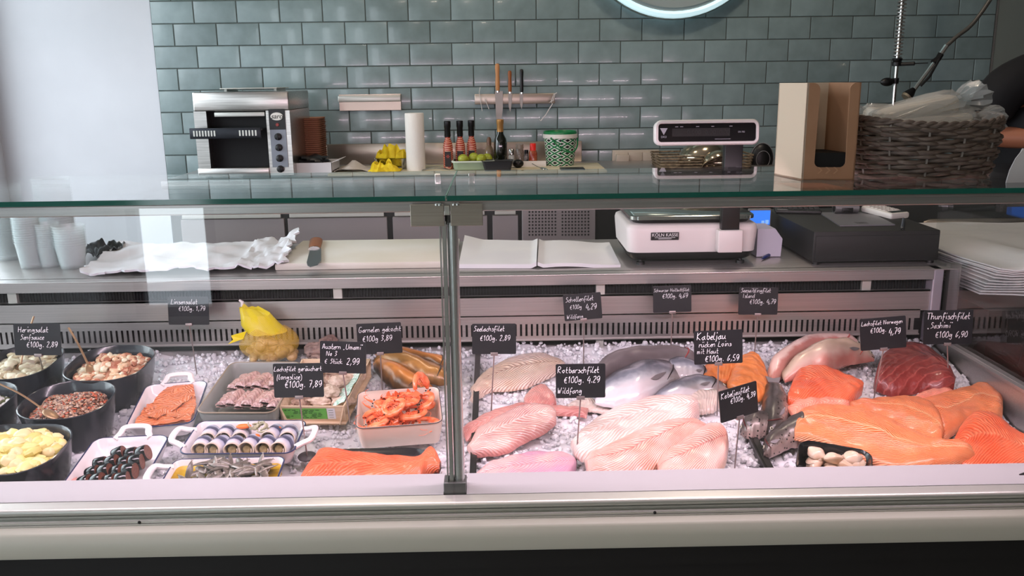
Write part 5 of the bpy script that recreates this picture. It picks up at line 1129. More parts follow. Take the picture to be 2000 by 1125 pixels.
# --- anchovies in oil
t9, L9, W9, MW = D('serving_tray', 'white enamel tray of small sardines in yellow oil at the front', 'tray', [(292, 962), (520, 955), (572, 892), (352, 898)], .042, .034, .02, .012, .003, ENAM, BLUE, 'L')
o = MB().loft([[MW @ Vector((x, y, z)) for x, y in rr(L9 - .014, W9 - .014, .014, 6)] for z in (.004, .023)], True, True).build('oil', M('yellow_oil', (.78, .64, .16), .08, c2=(.62, .48, .10), sc=25), None, True, world=True)
tag(o, 'yellow marinating oil filling the sardine tray', 'oil', kind='stuff')
SAR = skin('sardine_skin', [(0, (.26, .24, .22)), (.35, (.44, .40, .36)), (.55, (.70, .67, .64)), (.7, (.52, .45, .38)), (1, (.34, .30, .25))], .3, .05, sc=200, mott=1.8)
rd = random.Random(15); root = None
for k in range(95):
    x, y = rd.uniform(-.5, .5) * (L9 - .05), rd.uniform(-.5, .5) * (W9 - .035)
    if x < -.055 and y > .0 and k > 5: x += .05
    z = .027 + rd.uniform(0, .016)
    if k < 4: x, y, z = ((-.07, .012), (.006, .034), (.07, .034), (.035, .010))[k] + (.036,)
    up = radians(40 if k < 3 else rd.uniform(-8, 12)); az = radians(90 + rd.uniform(-10, 10)) if k < 3 else rd.uniform(0, 6.28)
    mat_ = MW @ Matrix.Translation((x, y, z)) @ Matrix.Rotation(az, 4, 'Z') @ Matrix.Rotation(-up, 4, 'Y') @ Matrix.Rotation(rd.uniform(-.7, .7), 4, 'X')
    if k == 3: mat_ = mat_ @ Matrix.Scale(1.5, 4)
    if root is None:
        mb = MB(); ls = []
        for i in range(11):
            t = i / 10; w_ = .0074 * sin(pi * min(1, t * .93 + .07)) ** .6 * (1 - .25 * t) + .0006; cx = -.021 + .042 * t
            ls.append([Vector((cx, cos(2 * pi * j / 12) * w_, sin(2 * pi * j / 12) * w_ * .42 + .002 * sin(t * 3))) for j in range(13)])
        mb.loft(ls, False, uv=True); mb.prism([(.019, 0, 0), (.024, .003, 0), (.0225, 0, 0), (.024, -.003, 0)], (0, 0, .0008)); root = mb.build('sardine', SAR)
        tag(root, 'small marinated sardine piece lying in the yellow oil', 'sardine', 'marinated sardines in oil'); root.matrix_basis = mat_
    else:
        c = root.copy(); COL.objects.link(c); c.matrix_basis = mat_
# --- grey pan of herring fillets
t10, L10, W10, MW = D('fish_pan', 'deep grey-green pan of matjes herring fillets beside the oyster box', 'pan', [(388, 806), (556, 806), (572, 708), (446, 708)], .058, .055, .022, .010, .0035, M('grey_green_enamel', (.55, .56, .54), .3), M('pan_brown_rim', (.55, .50, .43), .4), rimr=.0022)
MATJ = flesh('matjes', (.74, .60, .56), (.80, .70, .66), 6, .4, .3, patch=(.62, .50, .49), edge=(.86, .74, .68), amt=.4, rough=.22)
def lk(x, y, z): return DI @ (MW @ Vector((x, y, z)))
rd = random.Random(5); kk = 0
for row, (y0, zz) in enumerate(((.048, .03), (-.03, .024))):
    for i in range(7):
        x = -L10 / 2 + .034 + i * (L10 - .06) / 6; l = rd.uniform(.038, .052); w_ = rd.uniform(.010, .014); sk = rd.uniform(.008, .022); zt = zz + .010 + .006 * (i % 2)
        A = [Vector(lk(x - w_ + sk * q, y0 + (q - .5) * 2 * l * .7, 0)) for q in (0, .33, .66, 1)]; B = [Vector(lk(x + w_ + sk * q, y0 + (q - .5) * 2 * l * .7, 0)) for q in (0, .33, .66, 1)]
        hb0 = lk(x, y0, zt).z
        top, bot = surf(A, B, .013, hb0, n=20, m=10, seed=kk, e0=.3, e1=.3, und=.3); kk += 1; mb = MB()
        mb.loft([[W3(p) for p in l_] for l_ in top], False, uv=True); mb.loft([[W3(p) for p in l_] for l_ in bot], False, uv=True)
        tag(mb.build('herring_fillet', MATJ, None, True, world=True), 'greyish pink herring fillet lying in the grey-green pan', 'herring fillet', 'herring fillets in the pan')
# --- net bag of clams
nbp = dk(527, 700, .02); bag = thing('net_bag', 'yellow mesh bag knotted at the top, filled with clams', 'net bag', W3(nbp), DM.to_3x3())
CLAM = M('clam_shell', (.78, .66, .46), .35, c2=(.66, .52, .34), sc=60, bump=.3, bsc=150); rd = random.Random(2)
root = None
for k in range(46):
    a = rd.uniform(0, 2 * pi); r_ = sqrt(rd.random()); z = rd.random() ** 1.0
    x, y = cos(a) * r_ * .062 * (1 - .3 * z), sin(a) * r_ * .036 * (1 - .2 * z) + .01; zz = .012 + z * .055 * (1 - .5 * r_)
    mat_ = DM @ Matrix.Translation((nbp.x + x, nbp.y + y, zz + .012)) @ Matrix.Rotation(rd.uniform(0, 6.3), 4, 'Z') @ Matrix.Rotation(rd.uniform(-1.2, 1.2), 4, 'X')
    if root is None:
        root = thing('clam', 'rounded beige clam inside the yellow mesh bag', 'clam', group='clams in the mesh bag'); root.matrix_basis = mat_
        for sg in (1, -1):
            mb = MB(); ls = []
            for i in range(9):
                f_ = i / 8; l = []
                for j in range(20):
                    th = 2 * pi * j / 20; rr_ = .0145 * sin(f_ * pi / 2) * (1 + .1 * cos(th)); l.append(Vector((cos(th) * rr_ * 1.05, sin(th) * rr_, sg * (.0095 * cos(f_ * pi / 2) ** .8 + .0004 * sin(i * 3)))))
                ls.append(l)
            mb.loft(ls, True, True); mb.build('shell_half', CLAM, root)
    else: copy_thing(root, None, mat_)
netmat('yellow_net', (.86, .70, .24), 44, .13); NET = MATS['yellow_net']; netmat('yellow_net_dense', (.88, .80, .12), 60, .62); NETD = MATS['yellow_net_dense']
ls = []; 
for i in range(13):
    f_ = i / 12; r_ = sin(pi * (.08 + .80 * f_)) ** .55; l = []
    for j in range(41):
        a = 2 * pi * j / 40; l.append(Vector((cos(a) * .084 * r_ * (1 - .12 * f_), .012 + sin(a) * .054 * r_, -.004 + f_ * .088 * (1 + .08 * cos(a * 3)))))
    ls.append(l)
mb = MB(); mb.loft(ls, False, uv=True); mb.build('net', NET, bag)
# upper empty part pulled to a knot: pixel-traced cone leaning left
ls = []
knot = DI @ onY(474, 594, W3(nbp).y + .03) - nbp
cone = [((-.002, .012, .075), .052, .034), ((-.020, .016, .094), .048, .028), ((-.030, .02, .118), .038, .018), ((knot.x + .016, knot.y - .004, (knot.z + .118) / 2), .025, .011), ((knot.x + .007, knot.y, knot.z - .02), .012, .007), ((knot.x, knot.y, knot.z), .003, .003)]
for (c, a_, b_) in cone:
    ls.append([Vector((c[0] + cos(2 * pi * j / 40) * a_ * (1 + .03 * sin(2 * pi * j / 40 * 2)), c[1] + sin(2 * pi * j / 40) * b_ * (1 + .03 * sin(2 * pi * j / 40 * 3 + 1)), c[2] + .004 * noise.noise(Vector((cos(2 * pi * j / 40) * 2, sin(2 * pi * j / 40) * 2, c[2] * 20))))) for j in range(41)])
mb = MB(); mb.loft(ls, False, uv=True); mb.build('net_neck', NETD, bag)
MB().tube([knot - Vector((.002, 0, .006)), knot + Vector((.0, 0, .006)), knot + Vector((-.008, 0, .012))], [.004, .0045, .003], n=8).build('clip', WHITEP, bag)
mb = MB(); 
mb.prism([(-.060, -.01, .062), (-.098, -.02, .052), (-.085, -.015, .062), (-.09, -.012, .072), (-.05, -.008, .082)], (0, .004, 0)); mb.build('net_tail', NETD, bag)
# --- oyster box
cen, L11, W11, ang = quad([(548, 812), (660, 812), (722, 700), (590, 700)], .05)
bo, br_, tr_, tl_ = [dk(x, y, .05) for x, y in ((545, 795), (672, 795), (724, 702), (590, 702))]
ob = thing('oyster_crate', 'pale wooden oyster crate with a green printed label', 'crate', W3((cen.x, cen.y, .0)), DM.to_3x3())
PALE = M('poplar_veneer', (.84, .75, .64), .6, c2=(.78, .68, .56), sc=10, stretch=(1, 12, 12))
def slat(a, b_, h0, h1, out, th=.003):
    mb = MB(); o_ = Vector(out); A_, B_ = Vector((a.x, a.y, 0)), Vector((b_.x, b_.y, 0)); nn = o_ * th
    P = [A_ + Vector((0, 0, h1)), B_ + Vector((0, 0, h1)), B_ * 1 - o_ * .012 + Vector((0, 0, h0)), A_ - o_ * .012 + Vector((0, 0, h0))]
    vs = [W3(p) for p in P] + [W3(p - nn) for p in P]; mb.add(vs, [(0, 1, 2, 3), (4, 5, 6, 7), (0, 1, 5, 4), (1, 2, 6, 5), (2, 3, 7, 6), (3, 0, 4, 7)]); return mb
for a, b_, o_ in ((bo, br_, (0, -1, 0)), (br_, tr_, (1, 0, 0)), (tl_, tr_, (0, 1, 0)), (bo, tl_, (-1, 0, 0))): slat(a, b_, .004, .052, o_).build('side', PALE, ob, False, world=True)
bm2 = MB(); bm2.add([W3(Vector((p.x, p.y, .006))) for p in (bo, br_, tr_, tl_)] + [W3(Vector((p.x, p.y, .003))) for p in (bo, br_, tr_, tl_)], [(0, 1, 2, 3), (4, 5, 6, 7)]); bm2.build('bottom', PALE, ob, False, world=True)
# label on the front side
def onfront(fu, fz, off=.0006):
    p = bo.lerp(br_, fu); return W3(Vector((p.x, p.y, fz)) + Vector((0, -off, 0)) + Vector((0, .012, 0)) * (1 - (fz - .004) / .048))
mb = MB(); mb.add([onfront(.04, .014), onfront(.72, .014), onfront(.72, .046), onfront(.04, .046)] , [(0, 1, 2, 3)]); mb.build('green_label', M('label_green', (.36, .66, .26), .5), ob, False, world=True)
mb = MB(); mb.add([onfront(.725, .014), onfront(.85, .014), onfront(.85, .046), onfront(.725, .046)], [(0, 1, 2, 3)]); mb.build('white_label', PAPER, ob, False, world=True)
mb = MB(); rd = random.Random(3)
for k in range(6):
    z = .040 - k * .0045; u = .07
    while u < .62:
        du = rd.uniform(.02, .08); mb.add([onfront(u, z, .0012), onfront(u + du, z, .0012), onfront(u + du, z + .0016, .0012), onfront(u, z + .0016, .0012)], [(0, 1, 2, 3)]) if rd.random() < .7 else None; u += du + .02
for k in range(4):
    z = .04 - k * .007; mb.add([onfront(.75, z, .0012), onfront(.82, z, .0012), onfront(.82, z + .001, .0012), onfront(.75, z + .001, .0012)], [(0, 1, 2, 3)])
mb.build('label_print', M('label_dark_green', (.12, .30, .12), .5), ob, False, world=True)
# printed paper liner along the right side
mb = MB(); g = []
for i in range(11):
    f_ = i / 10; p = br_.lerp(tr_, .06 + f_ * .7); g.append([W3(Vector((p.x - .003 - .03 * q, p.y + .003 * sin(i * 2 + q * 4), .056 - .016 * q + .003 * sin(i * 1.7)))) for q in (0, .33, .66, 1)])
mb.loft(g, False); tag(mb.build('paper_liner', M('liner_print', (.86, .88, .85), .6, c2=(.50, .70, .60), sc=160), None, True, world=True), 'crumpled white liner paper with green print inside the oyster crate', 'paper')
OYS = M('oyster_shell', (.72, .62, .54), .6, c2=(.50, .40, .34), sc=70, bump=.8, bsc=120, det=6); OYI = M('oyster_pale', (.85, .77, .70), .45, c2=(.70, .60, .52), sc=90, bump=.5, bsc=90)
def oyster_mesh(seed):
    mb = MB(); ls = []; rd_ = random.Random(seed)
    for i in range(14):
        a = -pi / 2 + pi * i / 13; l = []
        for j in range(24):
            b_ = 2 * pi * j / 24; p = Vector((cos(a) * cos(b_), cos(a) * sin(b_), sin(a)))
            k = 1 + .30 * noise.noise(p * 2.2 + Vector((seed * 5.1, 0, 0))) + .14 * noise.noise(p * 6 + Vector((seed, 2, 0)))
            ring_ = .07 * sin(10 * math.hypot(p.x, p.y)); l.append(Vector((p.x * .030 * k * (1 + .3 * p.x), p.y * .019 * k, p.z * (.0105 + ring_ * .02) * k)))
        ls.append(l)
    mb.loft(ls, True, True); return mb
oms = []
spots_ = [(.55, .26), (.25, .28), (.82, .26), (.24, .45), (.52, .40), (.80, .42), (.26, .68), (.52, .70), (.78, .72), (.38, .36), (.66, .34), (.38, .85), (.68, .55)]
rd = random.Random(12)
for k, (fu, fv) in enumerate(spots_):
    p = bo.lerp(br_, fu).lerp(tl_.lerp(tr_, fu), fv); z = .030 + (.014 if k > 8 else 0)
    mat_ = DM @ Matrix.Translation((p.x, p.y, z)) @ Matrix.Rotation(rd.uniform(0, 6.28), 4, 'Z') @ Matrix.Rotation(rd.uniform(-.5, .5), 4, 'X')
    if k < 4: o = oyster_mesh(k).build('oyster', OYS if k % 2 else OYI); oms.append(o)
    else: o = oms[k % 4].copy(); COL.objects.link(o)
    o.matrix_basis = mat_; tag(o, 'rough grey-brown oyster lying in the wooden crate', 'oyster', 'oysters in the crate')
for k, (px, py, h, lb) in enumerate(((612, 682, .05, 'dark oyster behind the crate, next to the clam bag'), (640, 670, .05, 'dark oyster on top of the heap behind the crate'), (625, 700, .03, 'dark oyster low behind the crate rim'))):
    o = oms[k].copy(); COL.objects.link(o); p = dk(px, py, h); o.matrix_basis = DM @ Matrix.Translation(p) @ Matrix.Rotation(k * 1.3, 4, 'Z') @ Matrix.Rotation(.5, 4, 'X') @ Matrix.Scale(1.1, 4)
    o.data = o.data.copy(); o.data.materials[0] = M('dark_oyster', (.42, .34, .32), .6, c2=(.58, .48, .44), sc=60, bump=.8, bsc=110); tag(o, lb, 'oyster')
# --- prawn dish
t12, L12, W12, MW = D('prawn_dish', 'deep white enamel dish heaped with cooked prawns', 'dish', [(676, 840), (842, 824), (878, 756), (716, 764)], .062, .058, .02, .008, .003, M('cream_enamel', (.88, .82, .76), .25, coat=.4), M('grey_rim', (.30, .28, .28), .4), rimr=.0014)
PRW = skin('prawn_shell', [(0, (.93, .50, .32)), (.12, (.90, .40, .22)), (.24, (.95, .56, .38)), (.36, (.90, .42, .24)), (.48, (.95, .58, .42)), (.6, (.90, .42, .24)), (.75, (.94, .54, .36)), (1, (.88, .36, .20))], .22, 0, sc=90, mott=.3, along=True)
PRL = M('prawn_leg', (.92, .45, .28), .3)
def prawn(label, mat_, group):
    t = thing('cooked_prawn', label, 'prawn', group=group); t.matrix_basis = mat_
    ls = []; n = 30
    def ctr(f): a = -.6 + f * 3.4; return Vector((cos(a) * .023 * (1 + .15 * (1 - f)), sin(a) * .023, 0)), a
    for i in range(n):
        f = i / (n - 1); c, a = ctr(f); w_ = .0085 * (min(1, f * 5 + .25)) * (1 - .62 * f) * (1 + .07 * (1 if int(f * 14) % 2 else 0)) + .0006
        ls.append([c + (Vector((cos(a), sin(a), 0)) * cos(2 * pi * j / 14) * w_ * 1.1 + Vector((0, 0, 1)) * sin(2 * pi * j / 14) * w_ * .8) for j in range(15)])
    mb = MB(); mb.loft(ls, False, uv=True); mb.build('body', PRW, t)
    c, a = ctr(1); d = Vector((-sin(a), cos(a), 0)); s = Vector((cos(a), sin(a), 0)); mb = MB()
    for k in (-1.0, -.45, 0, .45, 1.0):
        e = (d + Vector((0, 0, 1)) * k * .7).normalized(); mb.prism([c, c + e * .010 + Vector((0, 0, .0025)), c + e * .013, c + e * .010 - Vector((0, 0, .0025))], s * .0010)
    mb.build('tail_fan', PRL, t, False)
    mb = MB(); c0, a0 = ctr(0)
    for k in range(6):
        f = .12 + k * .09; c, a = ctr(f); inw = -Vector((cos(a), sin(a), 0))
        for z in (-.004, .004): mb.tube([c + inw * .006 + Vector((0, 0, z)), c + inw * .013 + Vector((0, 0, z * 1.6)), c + inw * .018 + Vector((.002, 0, z * .8))], [.0011, .0008, .0004], n=5)
    mb.build('legs', PRL, t)
    h = c0 + Vector((.001, -.004, 0)); mb = MB()
    mb.tube([h, h + Vector((.002, -.012, 0)), h + Vector((.0, -.022, .001))], [.003, .0014, .0003], n=6)
    for z in (-1, 1): mb.tube(catmull([h, h + Vector((-.006, -.018, z * .004)), h + Vector((-.014, -.024, z * .006)), h + Vector((-.022, -.020, z * .009))], 10), .0004, n=4)
    mb.build('antennae', PRL, t)
    for z in (-1, 1): MB().ell(h + Vector((-.001, .001, z * .0045)), (.0016, .0016, .0016), n=8, m=6).build('eye', BLACK, t)
    return t
rd = random.Random(31); root = None
for k in range(26):
    lay_ = k // 11; x = rd.uniform(-.5, .5) * (L12 - .078); y = rd.uniform(-.5, .5) * (W12 - .068); z = .034 + lay_ * .017 + rd.uniform(0, .006)
    if lay_ == 2: x, y = x * .7 + .015, y * .7
    mat_ = MW @ Matrix.Translation((x, y, z)) @ Matrix.Rotation(rd.uniform(0, 6.3), 4, 'Z') @ Matrix.Rotation(rd.uniform(-.5, .5), 4, 'X') @ Matrix.Scale(1.12, 4)
    if root is None: root = prawn('orange-pink cooked prawn heaped in the white dish', mat_, 'cooked prawns in the white dish')
    else: copy_thing(root, None, mat_)
mat_ = MW @ Matrix.Translation((.052, .026, .088)) @ Matrix.Rotation(1.2, 4, 'Z') @ Matrix.Rotation(1.25, 4, 'X') @ Matrix.Scale(1.25, 4)
copy_thing(root, 'cooked prawn standing up at the mackerel side of the white dish', mat_); [o for o in COL.objects if o.get('label') == 'cooked prawn standing up at the mackerel side of the white dish'][0].pop('group', None)
# --- black oval platter with salmon side
t13, L13, W13, MW = D('oval_platter', 'black oval platter under the salmon side at the front edge', 'platter', [(572, 965), (868, 960), (856, 872), (612, 878)], .030, .026, .10, .018, .003, M('black_platter', (.15, .14, .15), .15, coat=.5))
F2(px_, [(584, 940), (612, 896), (632, 878), (690, 886), (760, 893), (815, 895), (845, 880), (862, 905)], [(590, 960), (640, 962), (690, 962), (740, 960), (790, 955), (820, 940), (835, 925), (858, 922)], .026, .020, 'salmon_fillet', 'orange salmon side lying on the black oval platter', 'salmon fillet', SALR, seed=61, n=44, und=.25)
# --- scallop bowl
t14, L14, W14, MW = D('scallop_bowl', 'small black oval bowl of scallops at the front edge', 'bowl', [(1542, 925), (1700, 940), (1708, 888), (1570, 852)], .055, .052, .03, .014, .003, M('black_bowl', (.10, .10, .11), .2, coat=.3))
SCL = M('scallop_meat', (.86, .77, .69), .2, c2=(.80, .69, .59), sc=30, sss=.3, bump=.2, bsc=60); rd = random.Random(77); root = None
for k in range(19):
    x, y = rd.uniform(-.5, .5) * (L14 - .058), rd.uniform(-.5, .5) * (W14 - .052)
    mat_ = MW @ Matrix.Translation((x, y, .022 + .010 * (k // 7) + rd.uniform(0, .004))) @ Matrix.Rotation(rd.uniform(0, 6), 4, 'Z') @ Matrix.Rotation(rd.uniform(-.6, .6), 4, 'X')
    if root is None:
        root = MB().ell((0, 0, 0), (.0195, .017, .0115), n=20, m=12, nz=.2, nsc=1.2).build('scallop', SCL); root.matrix_basis = mat_; tag(root, 'glossy cream scallop in the small black bowl', 'scallop', 'scallops in the black bowl')
    else: c = root.copy(); COL.objects.link(c); c.matrix_basis = mat_
# ================= things on the steel worktop =================
def wz(px, py, z=ZW): return onZ(px, py, z)
CUP = M('clear_plastic_cup', (.88, .92, .92), .2, alpha=.22, spec=.6)
def cups(px, py, r, n, lab, grp, pitch=.0075, hc=.075):
    p = wz(px, py); root = None
    for k in range(n):
        if root is None:
            mb = MB().lathe([(r * .001, .001), (r * .76, 0), (r * .98, hc - .004), (r * 1.05, hc - .003), (r * 1.05, hc), (r * .97, hc), (r * .75, .0025), (r * .001, .003)], n=28, cap=False)
            root = mb.build('plastic_cup', CUP); root.location = p; tag(root, lab, 'cup', grp)
        else: c = root.copy(); COL.objects.link(c); c.location = p + Vector((0, 0, k * pitch))
cups(22, 505, .052, 20, 'clear plastic cup in the tall nested stack nearest the window', 'tall stack of clear cups nearest the window', hc=.08)
cups(62, 522, .036, 16, 'clear plastic cup in the stack between the two tall stacks', 'middle front stack of clear cups', .0065)
cups(118, 500, .052, 22, 'clear plastic cup in the tall stack beside the black cloth', 'tall stack of clear cups beside the black cloth', hc=.08)
cups(100, 520, .034, 12, 'small clear plastic cup in the low front stack', 'low front stack of small clear cups', .006, .06)
cups(143, 522, .042, 9, 'clear plastic cup in the low stack next to the black cloth', 'low stack of cups next to the black cloth', .007, .065)
p = wz(205, 505)
def sheet(name, label, cat, C4, z, amp, freq, mat, seed, th=.003, n=30, m=14, edge=0, fun=None, jag=0, group=None):
    """thin crumpled sheet over a quadrilateral C4 (points BL BR TR TL)"""
    bl_, br2, tr2, tl2 = [Vector(q) for q in C4]; g = []
    for i in range(n + 1):
        l = []
        for j in range(m + 1):
            u, v = i / n, j / m; q = bl_.lerp(br2, u).lerp(tl2.lerp(tr2, u), v); k = Vector((u * freq, v * freq * .7, seed))
            dz = amp * (.6 + noise.noise(k) + .5 * noise.noise(k * 2.3)); dz = max(dz, 0) * (1 if not edge else min(1, .2 + 4 * min(u, 1 - u, v, 1 - v)))
            if fun: dz += fun(u, v)
            if jag and (u in (0, 1) or v in (0, 1)): q = q + Vector((noise.noise(k * 5), noise.noise(k * 5 + Vector((7, 0, 0))), 0)) * jag
            l.append(Vector((q.x, q.y, z + dz)))
        g.append(l)
    mb = MB(); mb.loft([[p + Vector((0, 0, th)) for p in l] for l in g], False); mb.loft(g, False)
    for e in (0, -1): mb.loft([[l[e] for l in g], [l[e] + Vector((0, 0, th)) for l in g]], False)
    mb.loft([g[0], [p + Vector((0, 0, th)) for p in g[0]]], False); mb.loft([g[-1], [p + Vector((0, 0, th)) for p in g[-1]]], False)
    return tag(mb.build(name, mat, None, True, world=True, angle=60), label, cat, group)
BAGB = M('black_film', (.05, .055, .07), .3)
sheet('black_cloth', 'crumpled black cloth between the cup stacks and the white bag', 'cloth', [wz(165, 512), wz(232, 500), wz(246, 484), wz(172, 492)], ZW, .028, 4, BAGB, 3)
FILM = M('white_film', (.88, .88, .90), .35, trans=.15, bump=.2, bsc=40)
sheet('white_bag', 'flat wrinkled white plastic bag lying over the cutting board', 'plastic bag', [wz(158, 541), wz(556, 531), wz(588, 480), wz(230, 482)], ZW + .002, .016, 5, FILM, 7, th=.006, n=60, m=22, jag=.02, fun=lambda u, v: (.030 * max(0, (u - .86) / .14) ** 1.2 * (.3 + v) + .016 * (u > .75) * (noise.noise(Vector((u * 30, v * 8, 2))) + .3)))
x0, x1 = wz(555, 525).x, wz(888, 523).x; y0 = wz(720, 526).y
tag(MB().bb(x0 - .02, x1, y0, y0 + .36, ZW, ZW + .02, bev=.004).build('white_cutting_board', M('used_board', (.85, .84, .81), .45, c2=(.80, .78, .72), sc=3.5, det=6), None, True, world=True), 'long white cutting board in the middle of the steel worktop', 'cutting board')
# knife on board
k0, k1 = onZ(606, 522, ZW + .024), onZ(618, 468, ZW + .024); d = (k1 - k0).normalized(); s = Vector((d.y, -d.x, 0)); Lk = (k1 - k0).length
kn = thing('fillet_knife', 'small knife with wooden handle lying at the left end of the white board', 'knife', k0)
cj = k0.lerp(k1, .62)
mb = MB(); mb.prism([k0, k0 + d * .025 + s * .019, k0 + d * .08 + s * .026, cj + s * .020, cj - s * .012, k0 + d * .06 - s * .012, k0 + d * .02 - s * .008], (0, 0, .0022)); mb.build('blade', M('knife_blade', (.42, .47, .48), .3, .7), kn, False, world=True)
mb = MB(); mb.tube([cj, cj.lerp(k1, .25), cj.lerp(k1, .6), cj.lerp(k1, .9), k1], [.014, .018, .019, .020, .012], n=14, flat=.55); mb.build('handle', WOOD, kn, True, world=True)
mb = MB(); mb.tube([cj - d * .004, cj + d * .004], .0175, n=14, flat=.5); mb.build('bolster', CHROME, kn, True, world=True)
# paper wraps
def flat_paper(name, label, C4, z, th, fun, **k): return sheet(name, label, 'paper', C4, z, 0, 1, PAPER, 1, th, fun=fun, **k)
flat_paper('paper_stack', 'left white sheaf of wrapping paper lying beside the cutting board', [wz(896, 525), wz(1048, 525), wz(1050, 478), wz(908, 475)], ZW + .001, .012, lambda u, v: .018 * max(0, .25 - u) * v * 3 + .01 * max(0, u - .93) * 10)
flat_paper('paper_stack', 'right white sheaf of wrapping paper with curled edge before the scale', [wz(1050, 525), wz(1212, 522), wz(1190, 479), wz(1053, 478)], ZW + .001, .010, lambda u, v: .008 * max(0, .07 - u) * 14 + .004 * sin(u * 5) + .012 * max(0, u - .8) * v)
flat_paper('paper_corner', 'narrow upright white paper corner beside the steel post', [wz(890, 524), wz(898, 524), wz(892, 480), wz(889, 480)], ZW + .001, .004, lambda u, v: .02 * v)
# shop scale
sx0, sx1, sy0 = .348, .716, 2.37
scx = (sx0 + sx1) / 2; SPL = M('scale_shell', (.83, .80, .79), .4)
st = thing('shop_scale', 'white shop scale with black display pole on the steel worktop', 'scale', (scx, 2.52, ZW))
def sring(z, d, dy0=0): return [Vector((scx + x, 2.52 + y, z)) for x, y in rr(sx1 - sx0 + d, .30 + d, .03, 5)]
z = ZW
MB().loft([sring(z + .014, -.045), sring(z + .020, -.03), sring(z + .036, -.018), sring(z + .036, -.03)], True, True).build('lower_housing', BLACK, st, True, world=True)
MB().loft([sring(z + .036, -.020), sring(z + .037, -.014), sring(z + .100, -.004), sring(z + .111, -.010), sring(z + .115, -.022)], True, True).build('upper_housing', SPL, st, True, world=True, angle=50)
MB().loft([sring(z + .116, -.05), sring(z + .124, -.04), sring(z + .125, -.06)], True, True).build('platter_support', BLACK, st, True, world=True)
MB().loft([sring(z + .125, -.03), sring(z + .127, -.022), sring(z + .136, -.022), sring(z + .139, -.030)], True, True).build('platter', CHROME, st, True, world=True)
for x in (sx0 + .045, sx1 - .045):
    for y in (2.40, 2.64): MB().lathe([(.012, 0), (.012, .008), (.005, .009), (.005, .016)], (x, y, z), n=16).build('foot', BLACK, st, True, world=True)
polx = onY(1429, 400, 2.35).x
MB().bb(polx - .034, polx + .034, 2.342, 2.385, z + .040, z + .102, bev=.004).build('pole_bracket', SPL, st, True, world=True)
dz1, dz0 = onY(1380, 234, 2.35).z, onY(1380, 284, 2.35).z
MB().bb(polx - .024, polx + .024, 2.350, 2.378, z + .098, dz0 + .01, bev=.002).build('pole', BLACK, st, True, world=True)
dx0, dx1 = onY(1279, 260, 2.34).x, onY(1484, 260, 2.34).x; dcx, dcz = (dx0 + dx1) / 2, (dz0 + dz1) / 2
R10 = Matrix.Translation((dcx, 2.355, dcz)) @ Matrix.Rotation(radians(-6), 4, 'X')
dh = thing('d', None, None); bpy.data.objects.remove(dh)
def disp_ring(y, d, r_): return [R10 @ Vector((x, y, zz)) for x, zz in rr(dx1 - dx0 + d, dz1 - dz0 + d, r_, 5)]
MB().loft([disp_ring(.024, -.02, .01), disp_ring(.02, -.004, .016), disp_ring(-.01, 0, .018), disp_ring(-.016, -.006, .016), disp_ring(-.016, -.018, .008), disp_ring(-.012, -.02, .008)], True, True).build('display_housing', M('display_white', (.86, .85, .84), .35), st, True, world=True, angle=50)
MB().loft([disp_ring(-.0125, -.02, .008), disp_ring(-.0135, -.021, .008)], True, True).build('display_face', M('display_black', (.035, .035, .045), .2), st, True, world=True)
mb = MB(); w2, h2 = .135, .019; mb.add([R10 @ Vector(v) for v in ((-.093, -.0142, -.010), (.050 + .01, -.0142, -.010), (.060, -.0142, .011), (-.093, -.0142, .011))], [(0, 1, 2, 3)]); mb.build('lcd', M('lcd_grey', (.15, .15, .15), .25), st, False, world=True)
GT, GW = M('lcd_digit', (.10, .10, .10), .5), M('print_grey', (.62, .63, .66), .5)
ivs = st.matrix_basis.inverted()
def on_disp(txt, size, x, zz, mat, name='lettering'): printed(txt, size, st, ivs @ R10 @ Matrix.Translation((x, -.0147, zz)) @ FACE, mat, name)
on_disp('0.000', .017, -.035, 0, GT, 'digits'); on_disp('0.00', .017, .008, 0, GT, 'digits'); on_disp('0.00', .017, .045, 0, GT, 'digits')
on_disp('DIGI', .0075, -.115, -.011, GW); on_disp('DS-782', .006, .090, .0, GW)
mb = MB(); mb.add([R10 @ Vector(v) for v in ((-.125, -.0147, .012), (-.105, -.0147, .012), (-.115, -.0147, -.006))], [(0, 1, 2)]); mb.build('triangle_logo', GW, st, False, world=True)
mb = MB()
for x in (-.085, -.072, -.03, .01, .058): mb.add([R10 @ Vector(v) for v in ((x, -.0146, .0145), (x + .008, -.0146, .0145), (x + .008, -.0146, .016), (x, -.0146, .016))], [(0, 1, 2, 3)])
mb.add([R10 @ Vector(v) for v in ((.02, -.0146, -.0185), (.062, -.0146, -.0185), (.062, -.0146, -.0175), (.02, -.0146, -.0175))], [(0, 1, 2, 3)])
mb.build('display_marks', GW, st, False, world=True)
yf = 2.3712
bxl = onY(1299, 451, 2.37).x; zl = z + .084
MB().bb(bxl - .038, bxl + .038, yf - .0022, yf + .004, zl - .011, zl + .010).build('dealer_sticker', M('sticker_black', (.03, .03, .03), .4), st, False, world=True)
printed('KÖLN KASSE', .0125, st, ivs @ Matrix.Translation((bxl, yf - .0028, zl + .003)) @ FACE, M('print_white', (.85, .85, .85), .5), 'sticker_lettering')
MB().bb(bxl - .028, bxl + .028, yf - .0027, yf - .0022, zl - .0045, zl - .0035).bb(bxl - .018, bxl + .018, yf - .0027, yf - .0022, zl - .0080, zl - .0068).build('sticker_small_print', M('print_white'), st, False, world=True)
